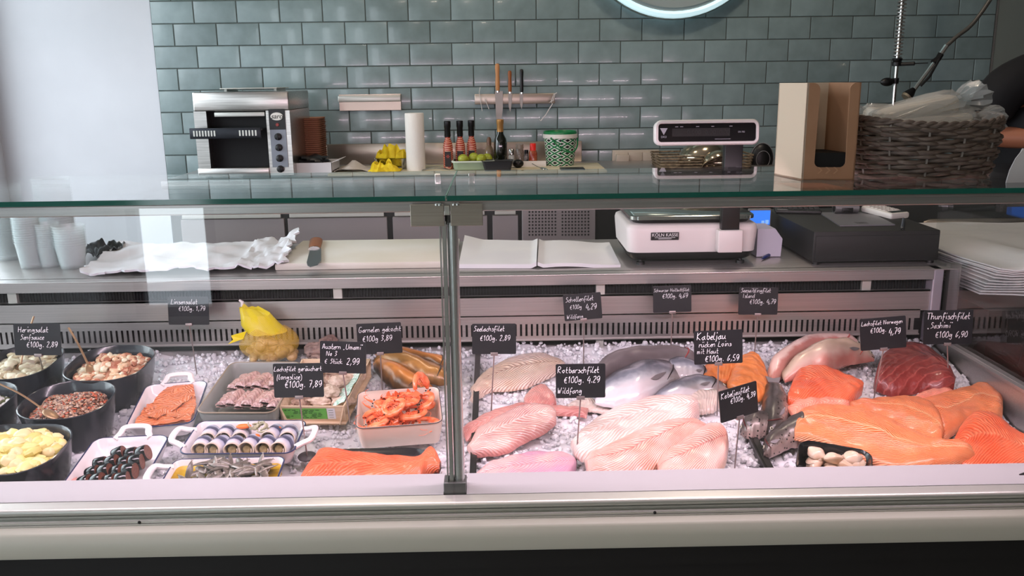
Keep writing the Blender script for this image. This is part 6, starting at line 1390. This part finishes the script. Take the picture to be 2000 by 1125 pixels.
# little white box, blue screen, pen
x0, x1 = onY(1478, 490, 2.47).x, onY(1527, 490, 2.47).x
bx = thing('receipt_printer', 'small white box with sloped corner between scale and cash drawer', 'printer', ((x0 + x1) / 2, 2.5, ZW))
zt_ = onY(1500, 447, 2.47).z
MB().prism([(x0, 2.47, ZW + .002), (x1 - .003, 2.47, ZW + .002), (x1, 2.47, (zt_ + ZW) / 2 + .012), (x1 - .022, 2.47, zt_), (x0, 2.47, zt_)], (0, .10, 0)).build('body', M('lavender_white', (.78, .76, .82), .4), bx, False, world=True)
MB().bb(x0 + .003, x1 - .005, 2.475, 2.565, ZW, ZW + .0025).build('base', BLACK, bx, False, world=True)
x0, x1 = onY(1462, 430, 2.66).x, onY(1506, 430, 2.66).x; z0_, z1 = onY(1485, 446, 2.66).z, onY(1485, 408, 2.66).z
sr = thing('touch_screen', 'small terminal with glowing blue screen behind the scale', 'screen', ((x0 + x1) / 2, 2.66, ZW))
MB().bb(x0, x1, 2.66, 2.675, z0_, z1, bev=.003).bb((x0 + x1) / 2 - .02, (x0 + x1) / 2 + .02, 2.68, 2.70, ZW, z1 - .02).bb((x0 + x1) / 2 - .04, (x0 + x1) / 2 + .04, 2.64, 2.72, ZW, ZW + .008).build('frame', M('screen_frame', (.5, .48, .47), .4), sr, True, world=True)
MB().bb(x0 + .004, x1 - .004, 2.6585, 2.6598, z0_ + .011, z1 - .005).build('display', M('blue_display', (.22, .50, .95), .3, emit=.8), sr, False, world=True)
MB().bb(x1 - .030, x1 - .021, 2.6578, 2.6584, z0_ + .016, z0_ + .024).bb(x1 - .018, x1 - .008, 2.6578, 2.6584, z0_ + .014, z0_ + .026).build('screen_icons', M('icon_pale', (.55, .75, .98), .3, emit=.6), sr, False, world=True)
a_, b_ = wz(1487, 506, ZW + .006), wz(1521, 488, ZW + .006)
pen = thing('blue_pen', 'blue ballpoint pen on the worktop in front of the printer', 'pen', a_)
BLU = M('pen_blue', (.10, .18, .42), .3)
MB().tube([a_, a_.lerp(b_, .12), a_.lerp(b_, .15), b_], [.001, .0035, .005, .0052], n=10).build('barrel', BLU, pen, True, world=True)
MB().bb(-.001, .001, -.001, .001, 0, .001).v
MB().tube([a_.lerp(b_, .62) + Vector((0, 0, .0065)), b_ + Vector((0, 0, .0068))], .0016, n=6).build('clip', BLU, pen, True, world=True)
# cash drawer
f0, f1 = onY(1588, 485, 2.352), onY(1834, 485, 2.352); zt_ = onY(1710, 451, 2.352).z; yb = onZ(1700, 404, zt_).y
yb = min(yb, 2.79)
cd = thing('cash_drawer', 'matt black cash drawer at the right end of the worktop', 'cash drawer', ((f0.x + f1.x) / 2, 2.55, ZW))
DRW = M('drawer_black', (.07, .07, .068), .6, c2=(.08, .08, .078), sc=200)
MB().bb(f0.x, f1.x, 2.352, yb, ZW + .008, zt_, bev=.003).build('case', DRW, cd, True, world=True)
MB().bb(f0.x + .006, f1.x - .006, 2.3495, 2.353, ZW + .016, zt_ - .012, bev=.001).build('drawer_front', DRW, cd, True, world=True)
for x in (f0.x + .015, f1.x - .015):
    for y in (2.366, yb - .02): MB().lathe([(.010, 0), (.011, .009)], (x, y, ZW), n=14).build('foot', BLACK, cd, True, world=True)
def tz(px, py, dz=0): return onZ(px, py, zt_ + dz)
# steel plate with roller, calculator, pen, keypad on the drawer
q = [tz(x, y) for x, y in ((1640, 443), (1748, 441), (1700, 417), (1600, 417))]
pl_ = thing('clip_plate', 'thin grey metal plate with a cylindrical clip on the cash drawer', 'clipboard', (q[0] + q[2]) / 2)
MB().prism([p + Vector((0, 0, .001)) for p in q], (0, 0, .003)).build('plate', M('grey_plate', (.52, .51, .53), .4, .5), pl_, False, world=True)
c = tz(1651, 419); c2_ = tz(1651, 419)
MB().tube([c + Vector((-.034, .006, .020)), c + Vector((.038, .006, .020))], .016, n=24).build('cylinder', M('alu_tube', (.66, .65, .66), .35, .8), pl_, True, world=True)
MB().tube([c + Vector((-.0345, .006, .020)), c + Vector((-.033, .006, .020))], .0125, n=20).bb(c.x - .015, c.x + .018, c.y - .014, c.y - .008, c.z + .008, c.z + .022, bev=.001).build('latch', BLACK, pl_, True, world=True)
MB().tube([c + Vector((-.03, .006, .035)), c + Vector((-.034, .0, .040)), c + Vector((-.028, .004, .046))], .002, n=6).build('lever', CHROME, pl_, True, world=True)
q1 = tz(1682, 438); printed('O', .02, pl_, pl_.matrix_basis.inverted() @ Matrix.Translation(q1 + Vector((0, 0, .0045))), BLACK, 'plate_mark')
MB().bb(q1.x - .017, q1.x + .017, q1.y - .012, q1.y + .012, q1.z + .0042, q1.z + .0046).build('mark_patch', M('patch_grey', (.34, .33, .34), .5), pl_, False, world=True)
cc = tz(1727, 421); Rc = Matrix.Translation(cc + Vector((0, 0, .002))) @ Matrix.Rotation(radians(22), 4, 'Z') @ Matrix.Rotation(radians(4), 4, 'X')
ca = thing('calculator', 'white desk calculator on the right side of the cash drawer', 'calculator', Rc.translation, Rc.to_3x3())
MB().bb(-.036, .036, -.062, .062, 0, .019, bev=.006).build('case', M('calc_white', (.84, .83, .80), .4), ca)
MB().bb(-.028, .028, -.055, -.036, .0185, .020).build('screen', M('calc_screen', (.12, .13, .12), .2), ca, False)
for i in range(4):
    for j in range(5): MB().bb(-.028 + i * .0145, -.017 + i * .0145, -.028 + j * .0155, -.017 + j * .0155, .018, .0215, bev=.001).build('key', M('calc_key', (.76, .74, .72), .4), ca)
a_, b_ = tz(1762, 446, .005), tz(1765, 428, .005)
p2 = thing('grey_pen', 'dark pen leaning beside the white calculator', 'pen', a_); MB().tube([a_, b_], .0042, n=10).build('barrel', M('pen_slate', (.22, .25, .30), .35), p2, True, world=True); MB().tube([a_ + Vector((0, -.003, 0)), a_], [.003, .0045], n=8).build('tip', BLACK, p2, True, world=True)
kq = tz(1555, 413); kb = thing('keyboard', 'black keypad lying at the back of the cash drawer', 'keyboard', kq, rotz(-14))
MB().bb(-.065, .07, -.06, .06, .0, .012, bev=.003).build('case', BLACK, kb); MB().bb(-.06, -.03, -.058, -.045, .012, .0135).build('status_strip', M('strip_grey', (.45, .45, .44), .4), kb, False)
km = MB()
for i in range(8):
    for j in range(5): km.bb(-.058 + i * .0155, -.045 + i * .0155, -.035 + j * .018, -.02 + j * .018, .012, .016, bev=.001)
km.build('keys', M('key_dark', (.12, .12, .12), .5), kb)
# wrapping paper pile at the right
rd = random.Random(4)
Z2 = .93
for k in range(11):
    z_ = .90 + k * .0092; a0 = 1.20 + .012 * rd.random()
    def fn(u, v, k=k): return .012 * noise.noise(Vector((u * 5, v * 2, k * .16))) + .045 * math.exp(-((u - .11) / .05) ** 2) * (k / 11) * max(0, 1 - 1.3 * v) - .05 * max(0, .08 - u) + .02 * sin(u * 16 + k * .3) * max(0, .5 - v) * (k / 11)
    dx = -.02 * (8 - k) / 8
    tag(sheet('paper_bag', '', 'paper bag', [(a0 + .06 - dx, 2.27 - .012 * k, z_), (2.3, 1.50, z_ + .02), (2.3, 2.85, z_ + .02), (a0 + .05, 2.85, z_)], z_, 0, 1, M('bag_paper', (.86, .85, .85), .6, c2=(.82, .81, .81), sc=5), k, .0035, n=36, m=16, fun=fn), 'large white paper bag in the loose pile beyond the cash drawer', 'paper bag', 'pile of white paper bags')
rp = thing('steel_tube', 'horizontal steel tube above the pile of paper bags', 'tube', (1.6, 3.0, 1.04))
a_, b_ = onY(1815, 435, 2.88), onY(2060, 432, 2.88)
MB().tube([a_ - Vector((.02, 0, 0)), a_, b_, b_ + Vector((.5, 0, 0))], [.004, .013, .013, .013], n=16).build('tube', M('warm_steel'), rp, True, world=True)
tag(MB().bb(1.26, 2.6, 2.905, 2.93, 0, 1.075, bev=.003).build('dark_partition', M('partition_dark', (.12, .13, .13), .5), None, True, world=True), 'dark low partition behind the paper bag pile', 'partition')

# ================= on the glass shelf =================
KR = M('kraft_board', (.68, .52, .40), .75, c2=(.65, .49, .37), sc=12); KW = M('kraft_white', (.84, .77, .68), .7)
z0_ = ZS
p0, p1, p2_ = onZ(1512, 341, z0_), onZ(1566, 352, z0_), onZ(1668, 352, z0_)
hgt = onY(1590, 162, p1.y).z - z0_
bx = thing('cardboard_dispenser', 'tall open cardboard dispenser box standing on the glass shelf', 'dispenser', (p1 + p2_) / 2)
U = (p2_ - p1); U.z = 0; V = Vector((p0.x - p1.x, p0.y - p1.y, 0)); wU, wV = U.length, V.length; U.normalize(); V.normalize(); o_ = Vector((p1.x, p1.y, z0_)); Zv = Vector((0, 0, 1)); t_ = .0025
V = Vector((-.28, 1, 0)).normalized() if wV < .01 else V
def slab(o, a, la, b_, lb, nrm, th): 
    vs = [o, o + a * la, o + a * la + b_ * lb, o + b_ * lb]; return MB().prism(vs, nrm * th)
slab(o_, V, wV, Zv, hgt, U, t_).build('side_panel', KW, bx, False, world=True)
slab(o_ + U * (wU - t_), V, wV, Zv, hgt, U, t_).build('side_panel', KR, bx, False, world=True)
slab(o_ + V * (wV - t_), U, wU, Zv, hgt, V, t_).build('back_panel', KW, bx, False, world=True)
slab(o_, U, wU, V, wV, Zv, t_).build('bottom_panel', KR, bx, False, world=True)
# front with a tall slot
e0, e1, hb_ = wU * .22, wU * .82, hgt * .135
def fpt(a, b_): return o_ + U * a + Zv * b_
arc = lambda cx, cz, r, a0, a1, n=6: [(cx + cos(radians(a0 + (a1 - a0) * i / n)) * r, cz + sin(radians(a0 + (a1 - a0) * i / n)) * r) for i in range(n + 1)]
left = [(0, 0), (e0 + .008, 0), (e0 + .008, hb_)] + arc(e0 + .01, hb_ + .01, .01, 270, 180)[1:] + arc(e0 - .010, hgt - .012, .012, 0, 90) + [(0, hgt)]
mb = MB(); mb.prism([fpt(*p) for p in left], V * t_)
rl = [(wU, 0), (e1 - .008, 0), (e1 - .008, hb_)] + arc(e1 - .01, hb_ + .01, .01, 270, 360)[1:] + arc(e1 + .010, hgt - .012, .012, 180, 90) + [(wU, hgt)]
mb.prism([fpt(*p) for p in rl], V * t_); mb.prism([fpt(*p) for p in ((e0 + .008, 0), (e1 - .008, 0), (e1 - .008, hb_), (e0 + .008, hb_))], V * t_)
mb.build('front_panel', KR, bx, False, world=True)
mb = MB()
for k in range(3):
    a = e0 + .006 + k * .014; mb.prism([fpt(a, .012) - V * .0004, fpt(a + .006, .018) - V * .0004, fpt(a, .024) - V * .0004, fpt(a + .003, .024) - V * .0004, fpt(a + .009, .018) - V * .0004, fpt(a + .003, .012) - V * .0004], -V * .0003)
mb.build('arrow_print', M('arrow_pale', (.74, .58, .45), .7), bx, False, world=True)
mb = MB(); c = o_ + Zv * .003
mb.prism([c + U * a + V * b_ for a, b_ in ((.006, .006), (wU - .006, .006), (wU - .006, wV - .006), (.006, wV - .006))], Zv * .046)
tag(mb.build('black_napkins', BLACKM, None, True, world=True), 'low pile of black napkins inside the cardboard dispenser', 'napkins')
# wicker basket
pl0, pr0 = onZ(1668, 348, ZS), onZ(1895, 353, ZS)
bcx = (onY(1660, 300, 1.66).x + onY(1952, 300, 1.66).x) / 2; bcy = 1.69; Rx0 = .118; Ry0 = .098; hgtb = .096
bk_ = thing('wicker_basket', 'grey-brown wicker basket full of wrapped goods on the glass shelf', 'basket', (bcx, bcy, ZS))
WK = M('wicker', (.46, .41, .37), .6, c2=(.36, .31, .28), sc=60, stretch=(1, 1, 6))
NS = 26; mb = MB(); rows = 16
def bring(f, ang_, off): 
    k = 1 + .14 * f * .9 + .03 * sin(f * pi); x = cos(ang_); y = sin(ang_); e = 2.6
    d = (abs(x) ** e + abs(y) ** e) ** (-1 / e); return Vector((x * d * (Rx0 * k + off), y * d * (Ry0 * k + off), f * hgtb + .012 * abs(x) ** 2 * f))
for r_ in range(rows):
    f = (r_ + .5) / rows; pts = []; ph = r_ % 2
    for k in range(NS * 8 + 1):
        a = 2 * pi * k / (NS * 8); off = .0042 * sin(a * NS / 2 + ph * pi); q = bring(f, a, off); q.z += .0026 * sin(a * NS / 4 + r_ * 1.7); pts.append(q)
    mb.tube(pts, .0044, n=7, cap=False, flat=.95)
mb.build('weave', WK, bk_)
mb = MB()
for s2 in (0, 1):
    pts = []
    for k in range(161):
        a = 2 * pi * k / 160; q = bring(1.02, a, .002 * cos(a * 22 + s2 * pi)); q.z += .003 * sin(a * 22 + s2 * pi); pts.append(q)
    mb.tube(pts, .0042, n=7, cap=False)
mb.build('rim', WK, bk_)
mb = MB()
for k in range(NS // 2 + 1):
    a = 2 * pi * (k + .25) / (NS / 2); mb.tube([bring(f / 8, a, .0) for f in range(9)], .0022, n=5)
mb.build('stake', M('stake_pale', (.60, .57, .54), .5), bk_)
mb = MB(); mb.loft([[bring(0, 2 * pi * k / 40, -.004) + Vector((0, 0, zz)) for k in range(40)] for zz in (.001, .005)], True, True); mb.build('base', WK, bk_)
WPL = M('wrapped_white', (.86, .83, .77), .6); CEL = glassmat('cellophane', (.93, .94, .94))
m_, nt_, b_n = newmat('cellophane_film'); L = nt_.links.new
b_n.inputs['Base Color'].default_value = lin((.86, .87, .86)); b_n.inputs['Roughness'].default_value = .18; b_n.inputs['Alpha'].default_value = .34; b_n.inputs['Coat Weight'].default_value = .6
MATS['film'] = m_; FILMC = m_
def pack(P, w_, h, label, tail, seed):
    """white wrapped pack in clear film lying in the basket, film twisted out at one end"""
    A_, B_ = Vector(P[0]), Vector(P[1]); d = (B_ - A_); Lp = d.length; q = d.to_track_quat('X', 'Z').to_matrix(); c = (A_ + B_) / 2
    t = thing('wrapped_pack', label, 'wrapped pack', c, q)
    MB().box((0, 0, 0), (Lp, w_, h), bev=min(w_, h) * .35).build('paper', WPL, t)
    ls = []; n = 24
    prof = [(-.52, .7), (-.5, 1.06), (-.2, 1.12), (.2, 1.10), (.5, 1.08), (.56, .8), (.60, .55)] + [(.60 + tail * .25, .75), (.60 + tail * .6, 1.1), (.60 + tail, 1.25)]
    for fx, s in prof:
        ls.append([Vector((fx * Lp + .004 * noise.noise(Vector((j * .9, fx * 5, seed))), cos(2 * pi * j / n) * w_ * .52 * s * (1 + .16 * sin(j * 2.3 + fx * 9)), sin(2 * pi * j / n) * h * .60 * s * (1 + .25 * sin(j * 3.1 + fx * 12)))) for j in range(n)])
    MB().loft(ls, True, False).build('film', FILMC, t)
zc = ZS + .100
pack([(bcx - .085, bcy - .01, zc + .0), (bcx + .055, bcy + .0, zc + .034)], .075, .036, 'white pack in clear film with puffed film end, on top of the basket', .26, 1)
pack([(bcx - .09, bcy - .04, zc - .012), (bcx + .075, bcy - .035, zc + .0)], .05, .034, 'lower white wrapped pack at the front of the wicker basket', .22, 2)
pack([(bcx + .02, bcy + .045, zc + .0), (bcx - .085, bcy + .04, zc + .012)], .06, .03, 'white wrapped pack whose film sticks up beside the cardboard dispenser', .3, 3)
p0, p1 = onZ(1965, 357, ZS), onZ(2040, 357, ZS)
tc_ = MB(); hz = onY(1998, 290, p0.y).z
pr = [(0, 0, 0), (.004, 0, .022), (.012, 0, .042), (.024, 0, hz - ZS)]
tag(MB().prism([p0 + Vector(q) for q in pr] + [p0 + Vector((.06, 0, hz - ZS)), p0 + Vector((.075, 0, 0))], (0, .002, 0)).prism([p0 + Vector((.022, .0, hz - ZS)), p0 + Vector((.06, 0, hz - ZS)), p0 + Vector((.08, .05, 0)), p0 + Vector((.03, .05, 0))], (0, .002, 0)).build('folded_card', PAPER, None, False, world=True), 'white folded card standing on the glass shelf beside the basket', 'card')

# ================= price signs =================
SLB = M('chalk_black', (.085, .085, .10), .42, c2=(.11, .11, .125), sc=14); CHK = M('chalk_white', (.90, .90, .91), .7)
CLIP = M('clip_steel', (.62, .57, .56), .35, .7)
def sign(px, py, wpx, base, lines, label, roll=0, yaw=0, lean=6, hb=.0, u=1.0, foot=False, Yd=None, seed=0, buried=True):
    """chalk price board on a thin stem stuck into the ice; base = foot of the stem as seen"""
    bp_ = W3(dk(base[0], base[1], hb)); Y = Yd or bp_.y; c = onY(px, py, Y); W_, H_ = .105 * wpx / (F * .105 / ((c - CP).dot(_f))), 0
    W_ = wpx * (c - CP).dot(_f) / F; H_ = W_ * .70
    Rm = Matrix.Rotation(radians(yaw), 3, 'Z') @ Matrix.Rotation(radians(-lean), 3, 'X') @ Matrix.Rotation(radians(roll), 3, 'Y')
    t = thing('price_sign', label, 'price sign', c, Rm, None)
    mb = MB(); mb.loft([[Vector((x, y, z)) for x, z in rr(W_, H_, .003, 3)] for y in (0, .0016)], True, True); bd_ = mb.build('board', SLB, t, True, angle=30)
    wm = MB(); us = W_ / .105 * u
    for (txt, x, y, s) in lines: write_hand(wm, txt, -W_ / 2 + x * W_, H_ / 2 - y * H_, s * .00122 * us, -.0003, seed=len(txt) + seed, bold=1.05)
    wm.build('chalk_writing', CHK, t)
    bt = t.matrix_basis @ Vector((0, .001, -H_ / 2)); 
    MB().bb(-.0085, .0085, -.003, .0045, -H_ / 2 - .0035, -H_ / 2 + .004, bev=.0006).build('clip', CLIP, t)
    bp2 = bp_ if not Yd else W3(dk(base[0], base[1], hb))
    MB().tube([bt, bt.lerp(bp2, .5), bp2 - Vector((0, 0, .012 if buried else 0))], .0016, n=8).build('stem', CLIP, t, True, world=True)
    if foot: MB().lathe([(.019, 0), (.020, .003), (.018, .004), (.001, .004)], bp2, n=28, rot=DM.to_3x3()).build('foot', M('foot_dark', (.25, .23, .25), .4), t, True, world=True)
    return t
sign(368, 607, 79, (384, 724), [('Linsensalat', .08, .26, 1.75), ('€100g. 1,79', .26, .50, 1.7)], 'black price sign reading Linsensalat 1,79', roll=1, seed=1)
sign(73, 663, 90, (83, 716), [('Heringsalat', .10, .27, 1.7), ('Senfsauce', .14, .50, 1.6), ('€100g. 2,89', .26, .74, 1.7)], 'black price sign reading Heringsalat 2,89', roll=1, hb=.07, seed=2, Yd=1.96)
sign(741, 661, 87, (747, 763), [('Garnelen gekocht', .05, .28, 1.65), ('€100g 3,89', .12, .58, 1.8)], 'black price sign reading Garnelen gekocht 3,89', roll=-1.5, seed=3)
sign(670, 698, 90, (683, 816), [('Austern „Umami“', .05, .24, 1.6), ('No 3', .14, .46, 1.5), ('€ Stück', .10, .70, 1.5), ('2,99', .58, .72, 2.0)], 'black price sign reading Austern 2,99', roll=2.5, hb=.03, seed=4)
sign(583, 743, 97, (600, 893), [('Lachsfilet geräuchert', .02, .22, 1.35), ('(longslice)', .06, .46, 1.5), ('€100g. 7,89', .22, .70, 1.9)], 'black price sign reading Lachsfilet geräuchert 7,89', roll=0, foot=True, buried=False, hb=.006, seed=5)
sign(965, 662, 86, (959, 801), [('Seelachsfilet', .04, .24, 1.7), ('€100g. 2,89', .18, .55, 1.75)], 'black price sign reading Seelachsfilet 2,89', roll=.5, seed=6)
sign(1134, 744, 97, (1125, 900), [('Rotbarschfilet', .04, .26, 1.75), ('€100g. 4.29', .16, .55, 1.85), ('Wildfang', .03, .86, 1.7)], 'black price sign reading Rotbarschfilet 4.29 Wildfang', roll=0, seed=7)
sign(1138, 599, 74, (1140, 712), [('Schollenfilet', .06, .28, 1.8), ('€100g', .16, .56, 1.6), ('4,29', .58, .62, 2.1), ('Wildfang', .06, .92, 1.5)], 'black price sign reading Schollenfilet 4,29 Wildfang', roll=-4, seed=8)
sign(1313, 584, 75, (1310, 690), [('Schwarzer Heilbuttfilet', .02, .22, 1.2), ('€100g. 4,69', .24, .46, 1.7)], 'black price sign reading Schwarzer Heilbuttfilet 4,69', roll=-1, hb=.02, seed=9)
sign(1481, 588, 77, (1473, 696), [('Seesaiblingfilet', .05, .18, 1.5), ('Island', .10, .38, 1.5), ('€100g. 4,79', .28, .60, 1.7)], 'black price sign reading Seesaiblingfilet Island 4,79', roll=1, seed=10)
sign(1403, 678, 95, (1401, 802), [('Kabeljau', .06, .26, 2.1), ('rücken Loins', .10, .48, 1.6), ('mit Haut', .06, .68, 1.5), ('€100g. 6,59', .22, .92, 1.8)], 'black price sign reading Kabeljau rücken Loins 6,59', roll=-1.5, hb=.02, seed=11)
sign(1443, 785, 92, (1434, 922), [('Kabeljaufilet', .05, .26, 1.75), ('€100g. 4,39', .28, .48, 1.7)], 'black price sign reading Kabeljaufilet 4,39, turned and leaning', roll=-5, yaw=24, lean=4, seed=12)
sign(1725, 651, 90, (1706, 779), [('Lachsfilet Norwegen', .03, .22, 1.35), ('€100g.', .22, .46, 1.6), ('4,79', .62, .56, 1.9)], 'black price sign reading Lachsfilet Norwegen 4,79', roll=-4, seed=13)
sign(1852, 639, 96, (1853, 752), [('Thunfischfilet', .05, .26, 1.9), ('„Sashimi“', .08, .52, 1.7), ('€100g 6,90', .24, .80, 1.8)], 'black price sign reading Thunfischfilet Sashimi 6,90', roll=0, seed=14)
c = onY(2004, 936, 1.50)
tag(MB().box(c, (.02, .002, .03), rot=rotz(0) @ roty(-20), bev=.0008).build('black_card', SLB, None, False, world=True), 'edge of a small black card leaning on the white sill at the right', 'card')

# ================= person =================
SH = M('black_shirt', (.035, .035, .05), .85, bump=.2, bsc=20); SKN = M('warm_skin', (.60, .38, .28), .5, sss=.1)
PX, PY = 1.99, 3.24
ps_ = thing('person', 'person in a black short-sleeved shirt, arm bent, cut off by the right frame edge', 'person', (PX, PY, 0))
ps_.matrix_basis = Matrix.Translation((PX, PY, 0)) @ Matrix.Diagonal((1, -1, 1, 1))
def skinned(name, V, E, R_, mat, parent, sub=2, rootv=0):
    me = bpy.data.meshes.new(name); me.from_pydata(V, E, []); o = bpy.data.objects.new(name, me); COL.objects.link(o)
    o.modifiers.new('Skin', 'SKIN').use_smooth_shade = True
    for i, r_ in enumerate(R_): me.skin_vertices[0].data[i].radius = r_ if isinstance(r_, tuple) else (r_, r_); me.skin_vertices[0].data[i].use_root = (i == rootv)
    s = o.modifiers.new('Sub', 'SUBSURF'); s.levels = s.render_levels = sub
    dg = bpy.context.evaluated_depsgraph_get(); dg.update(); m2 = bpy.data.meshes.new_from_object(o.evaluated_get(dg)); bpy.data.objects.remove(o)
    m2.name = name; m2.materials.clear(); m2.materials.append(mat)
    for p in m2.polygons: p.use_smooth = True
    r_ = bpy.data.objects.new(name, m2); COL.objects.link(r_); r_.parent = parent; return r_
V_ = [(0, 0, .98), (0, .01, 1.12), (.01, .03, 1.28), (.03, .04, 1.42), (.07, .06, 1.52), (.11, .08, 1.60), (.14, .09, 1.70),
      (-.08, .04, 1.46), (-.165, .04, 1.43), (-.205, .02, 1.34), (-.215, .02, 1.25), (-.08, .12, 1.245), (.03, .20, 1.25),
      (.13, .04, 1.44), (.215, .05, 1.41), (.235, .10, 1.28), (.22, .18, 1.18), (.13, .29, 1.17), (.05, .36, 1.17),
      (-.10, 0, .90), (-.11, .02, .50), (-.11, -.01, .09), (-.11, .10, .04), (.10, 0, .90), (.11, .03, .50), (.11, 0, .09), (.11, .11, .04)]
E_ = [(0, 1), (1, 2), (2, 3), (3, 4), (4, 5), (5, 6), (3, 7), (7, 8), (8, 9), (9, 10), (10, 11), (11, 12), (3, 13), (13, 14), (14, 15), (15, 16), (16, 17), (17, 18), (0, 19), (19, 20), (20, 21), (21, 22), (0, 23), (23, 24), (24, 25), (25, 26)]
R_ = [(.15, .11), (.14, .105), (.16, .115), (.13, .10), .055, .055, .085, .08, .068, .052, .044, .038, .028, .08, .068, .052, .044, .038, .028, .09, .062, .045, .035, .09, .062, .045, .035]
skinned('body', V_, E_, R_, SKN, ps_)
sv = [(0, 0, .93)] + [(x[0], x[1], x[2]) for x in V_[1:5]] + [V_[7], V_[8], (-.20, .025, 1.37), (-.21, .02, 1.30), V_[13], V_[14], (.218, .085, 1.31), (.226, .14, 1.24)]
skinned('shirt', sv, [(0, 1), (1, 2), (2, 3), (3, 4), (3, 5), (5, 6), (6, 7), (7, 8), (3, 9), (9, 10), (10, 11), (11, 12)],
        [(.175, .135), (.17, .13), (.185, .14), (.155, .12), .068, .10, .092, .085, .080, .10, .092, .085, .080], SH, ps_)
tv_ = [(0, 0, 1.04), (-.10, 0, .88), (-.11, .02, .50), (-.11, -.01, .10), (.10, 0, .88), (.11, .03, .50), (.11, 0, .10)]
skinned('trousers', tv_, [(0, 1), (1, 2), (2, 3), (0, 4), (4, 5), (5, 6)], [(.195, .155), .135, .09, .078, .135, .09, .078], M('dark_trousers', (.05, .05, .06), .85), ps_)
MB().ell((.14, .085, 1.73), (.092, .105, .10), n=24, m=16).build('hair', M('dark_hair', (.10, .07, .05), .7, bump=.5, bsc=120), ps_)
fc2 = MB(); fc2.ell((.14, .175, 1.665), (.014, .02, .024)); fc2.ell((.058, .09, 1.67), (.012, .02, .03)); fc2.ell((.222, .09, 1.67), (.012, .02, .03)); fc2.build('nose_and_ears', SKN, ps_)
fe = MB(); [fe.ell((.14 + sx, .168, 1.70), (.012, .008, .008)) for sx in (-.032, .032)]; fe.build('eyes', EYEW, ps_)
MB().ell((.14, .168, 1.625), (.025, .010, .007)).build('mouth', M('lips', (.55, .28, .25), .5), ps_)
for hx, hy, hz_, sgn in ((.03, .20, 1.25, 1), (.05, .36, 1.16, -1)):
    base_ = Vector((hx, hy, hz_)); dd = Vector((.30 * sgn, .9, 0)).normalized(); ss = Vector((dd.y, -dd.x, 0)); hv = [tuple(base_), tuple(base_ + dd * .045), tuple(base_ + dd * .085)]; he = [(0, 1), (1, 2)]; hr = [(.024, .02), (.034, .016), (.034, .014)]
    for k, (o2, ln) in enumerate(((-.027, .062), (-.009, .072), (.009, .068), (.027, .052))):
        i = len(hv); a = base_ + dd * .088 + ss * o2; hv += [tuple(a), tuple(a + dd * ln * .45 - Vector((0, 0, .008))), tuple(a + dd * ln * .8 - Vector((0, 0, .024)))]; he += [(2, i), (i, i + 1), (i + 1, i + 2)]; hr += [.0095, .0088, .0078]
    i = len(hv); a = base_ + dd * .03 + ss * .03 * sgn; hv += [tuple(a), tuple(a + dd * .03 + ss * .022 * sgn - Vector((0, 0, .012))), tuple(a + dd * .055 + ss * .028 * sgn - Vector((0, 0, .022)))]; he += [(1, i), (i, i + 1), (i + 1, i + 2)]; hr += [.012, .010, .009]
    skinned('hand', hv, he, hr, SKN, ps_, sub=2)
for sx in (-.11, .11): MB().box((sx, .06, .045), (.095, .27, .085), bev=.035).build('shoe', BLACK, ps_)
for o in list(COL.objects):
    if o.parent is None and o.type in ('MESH', 'EMPTY') and not o.get('label') and not o.get('kind'): print('NOLABEL', o.name)
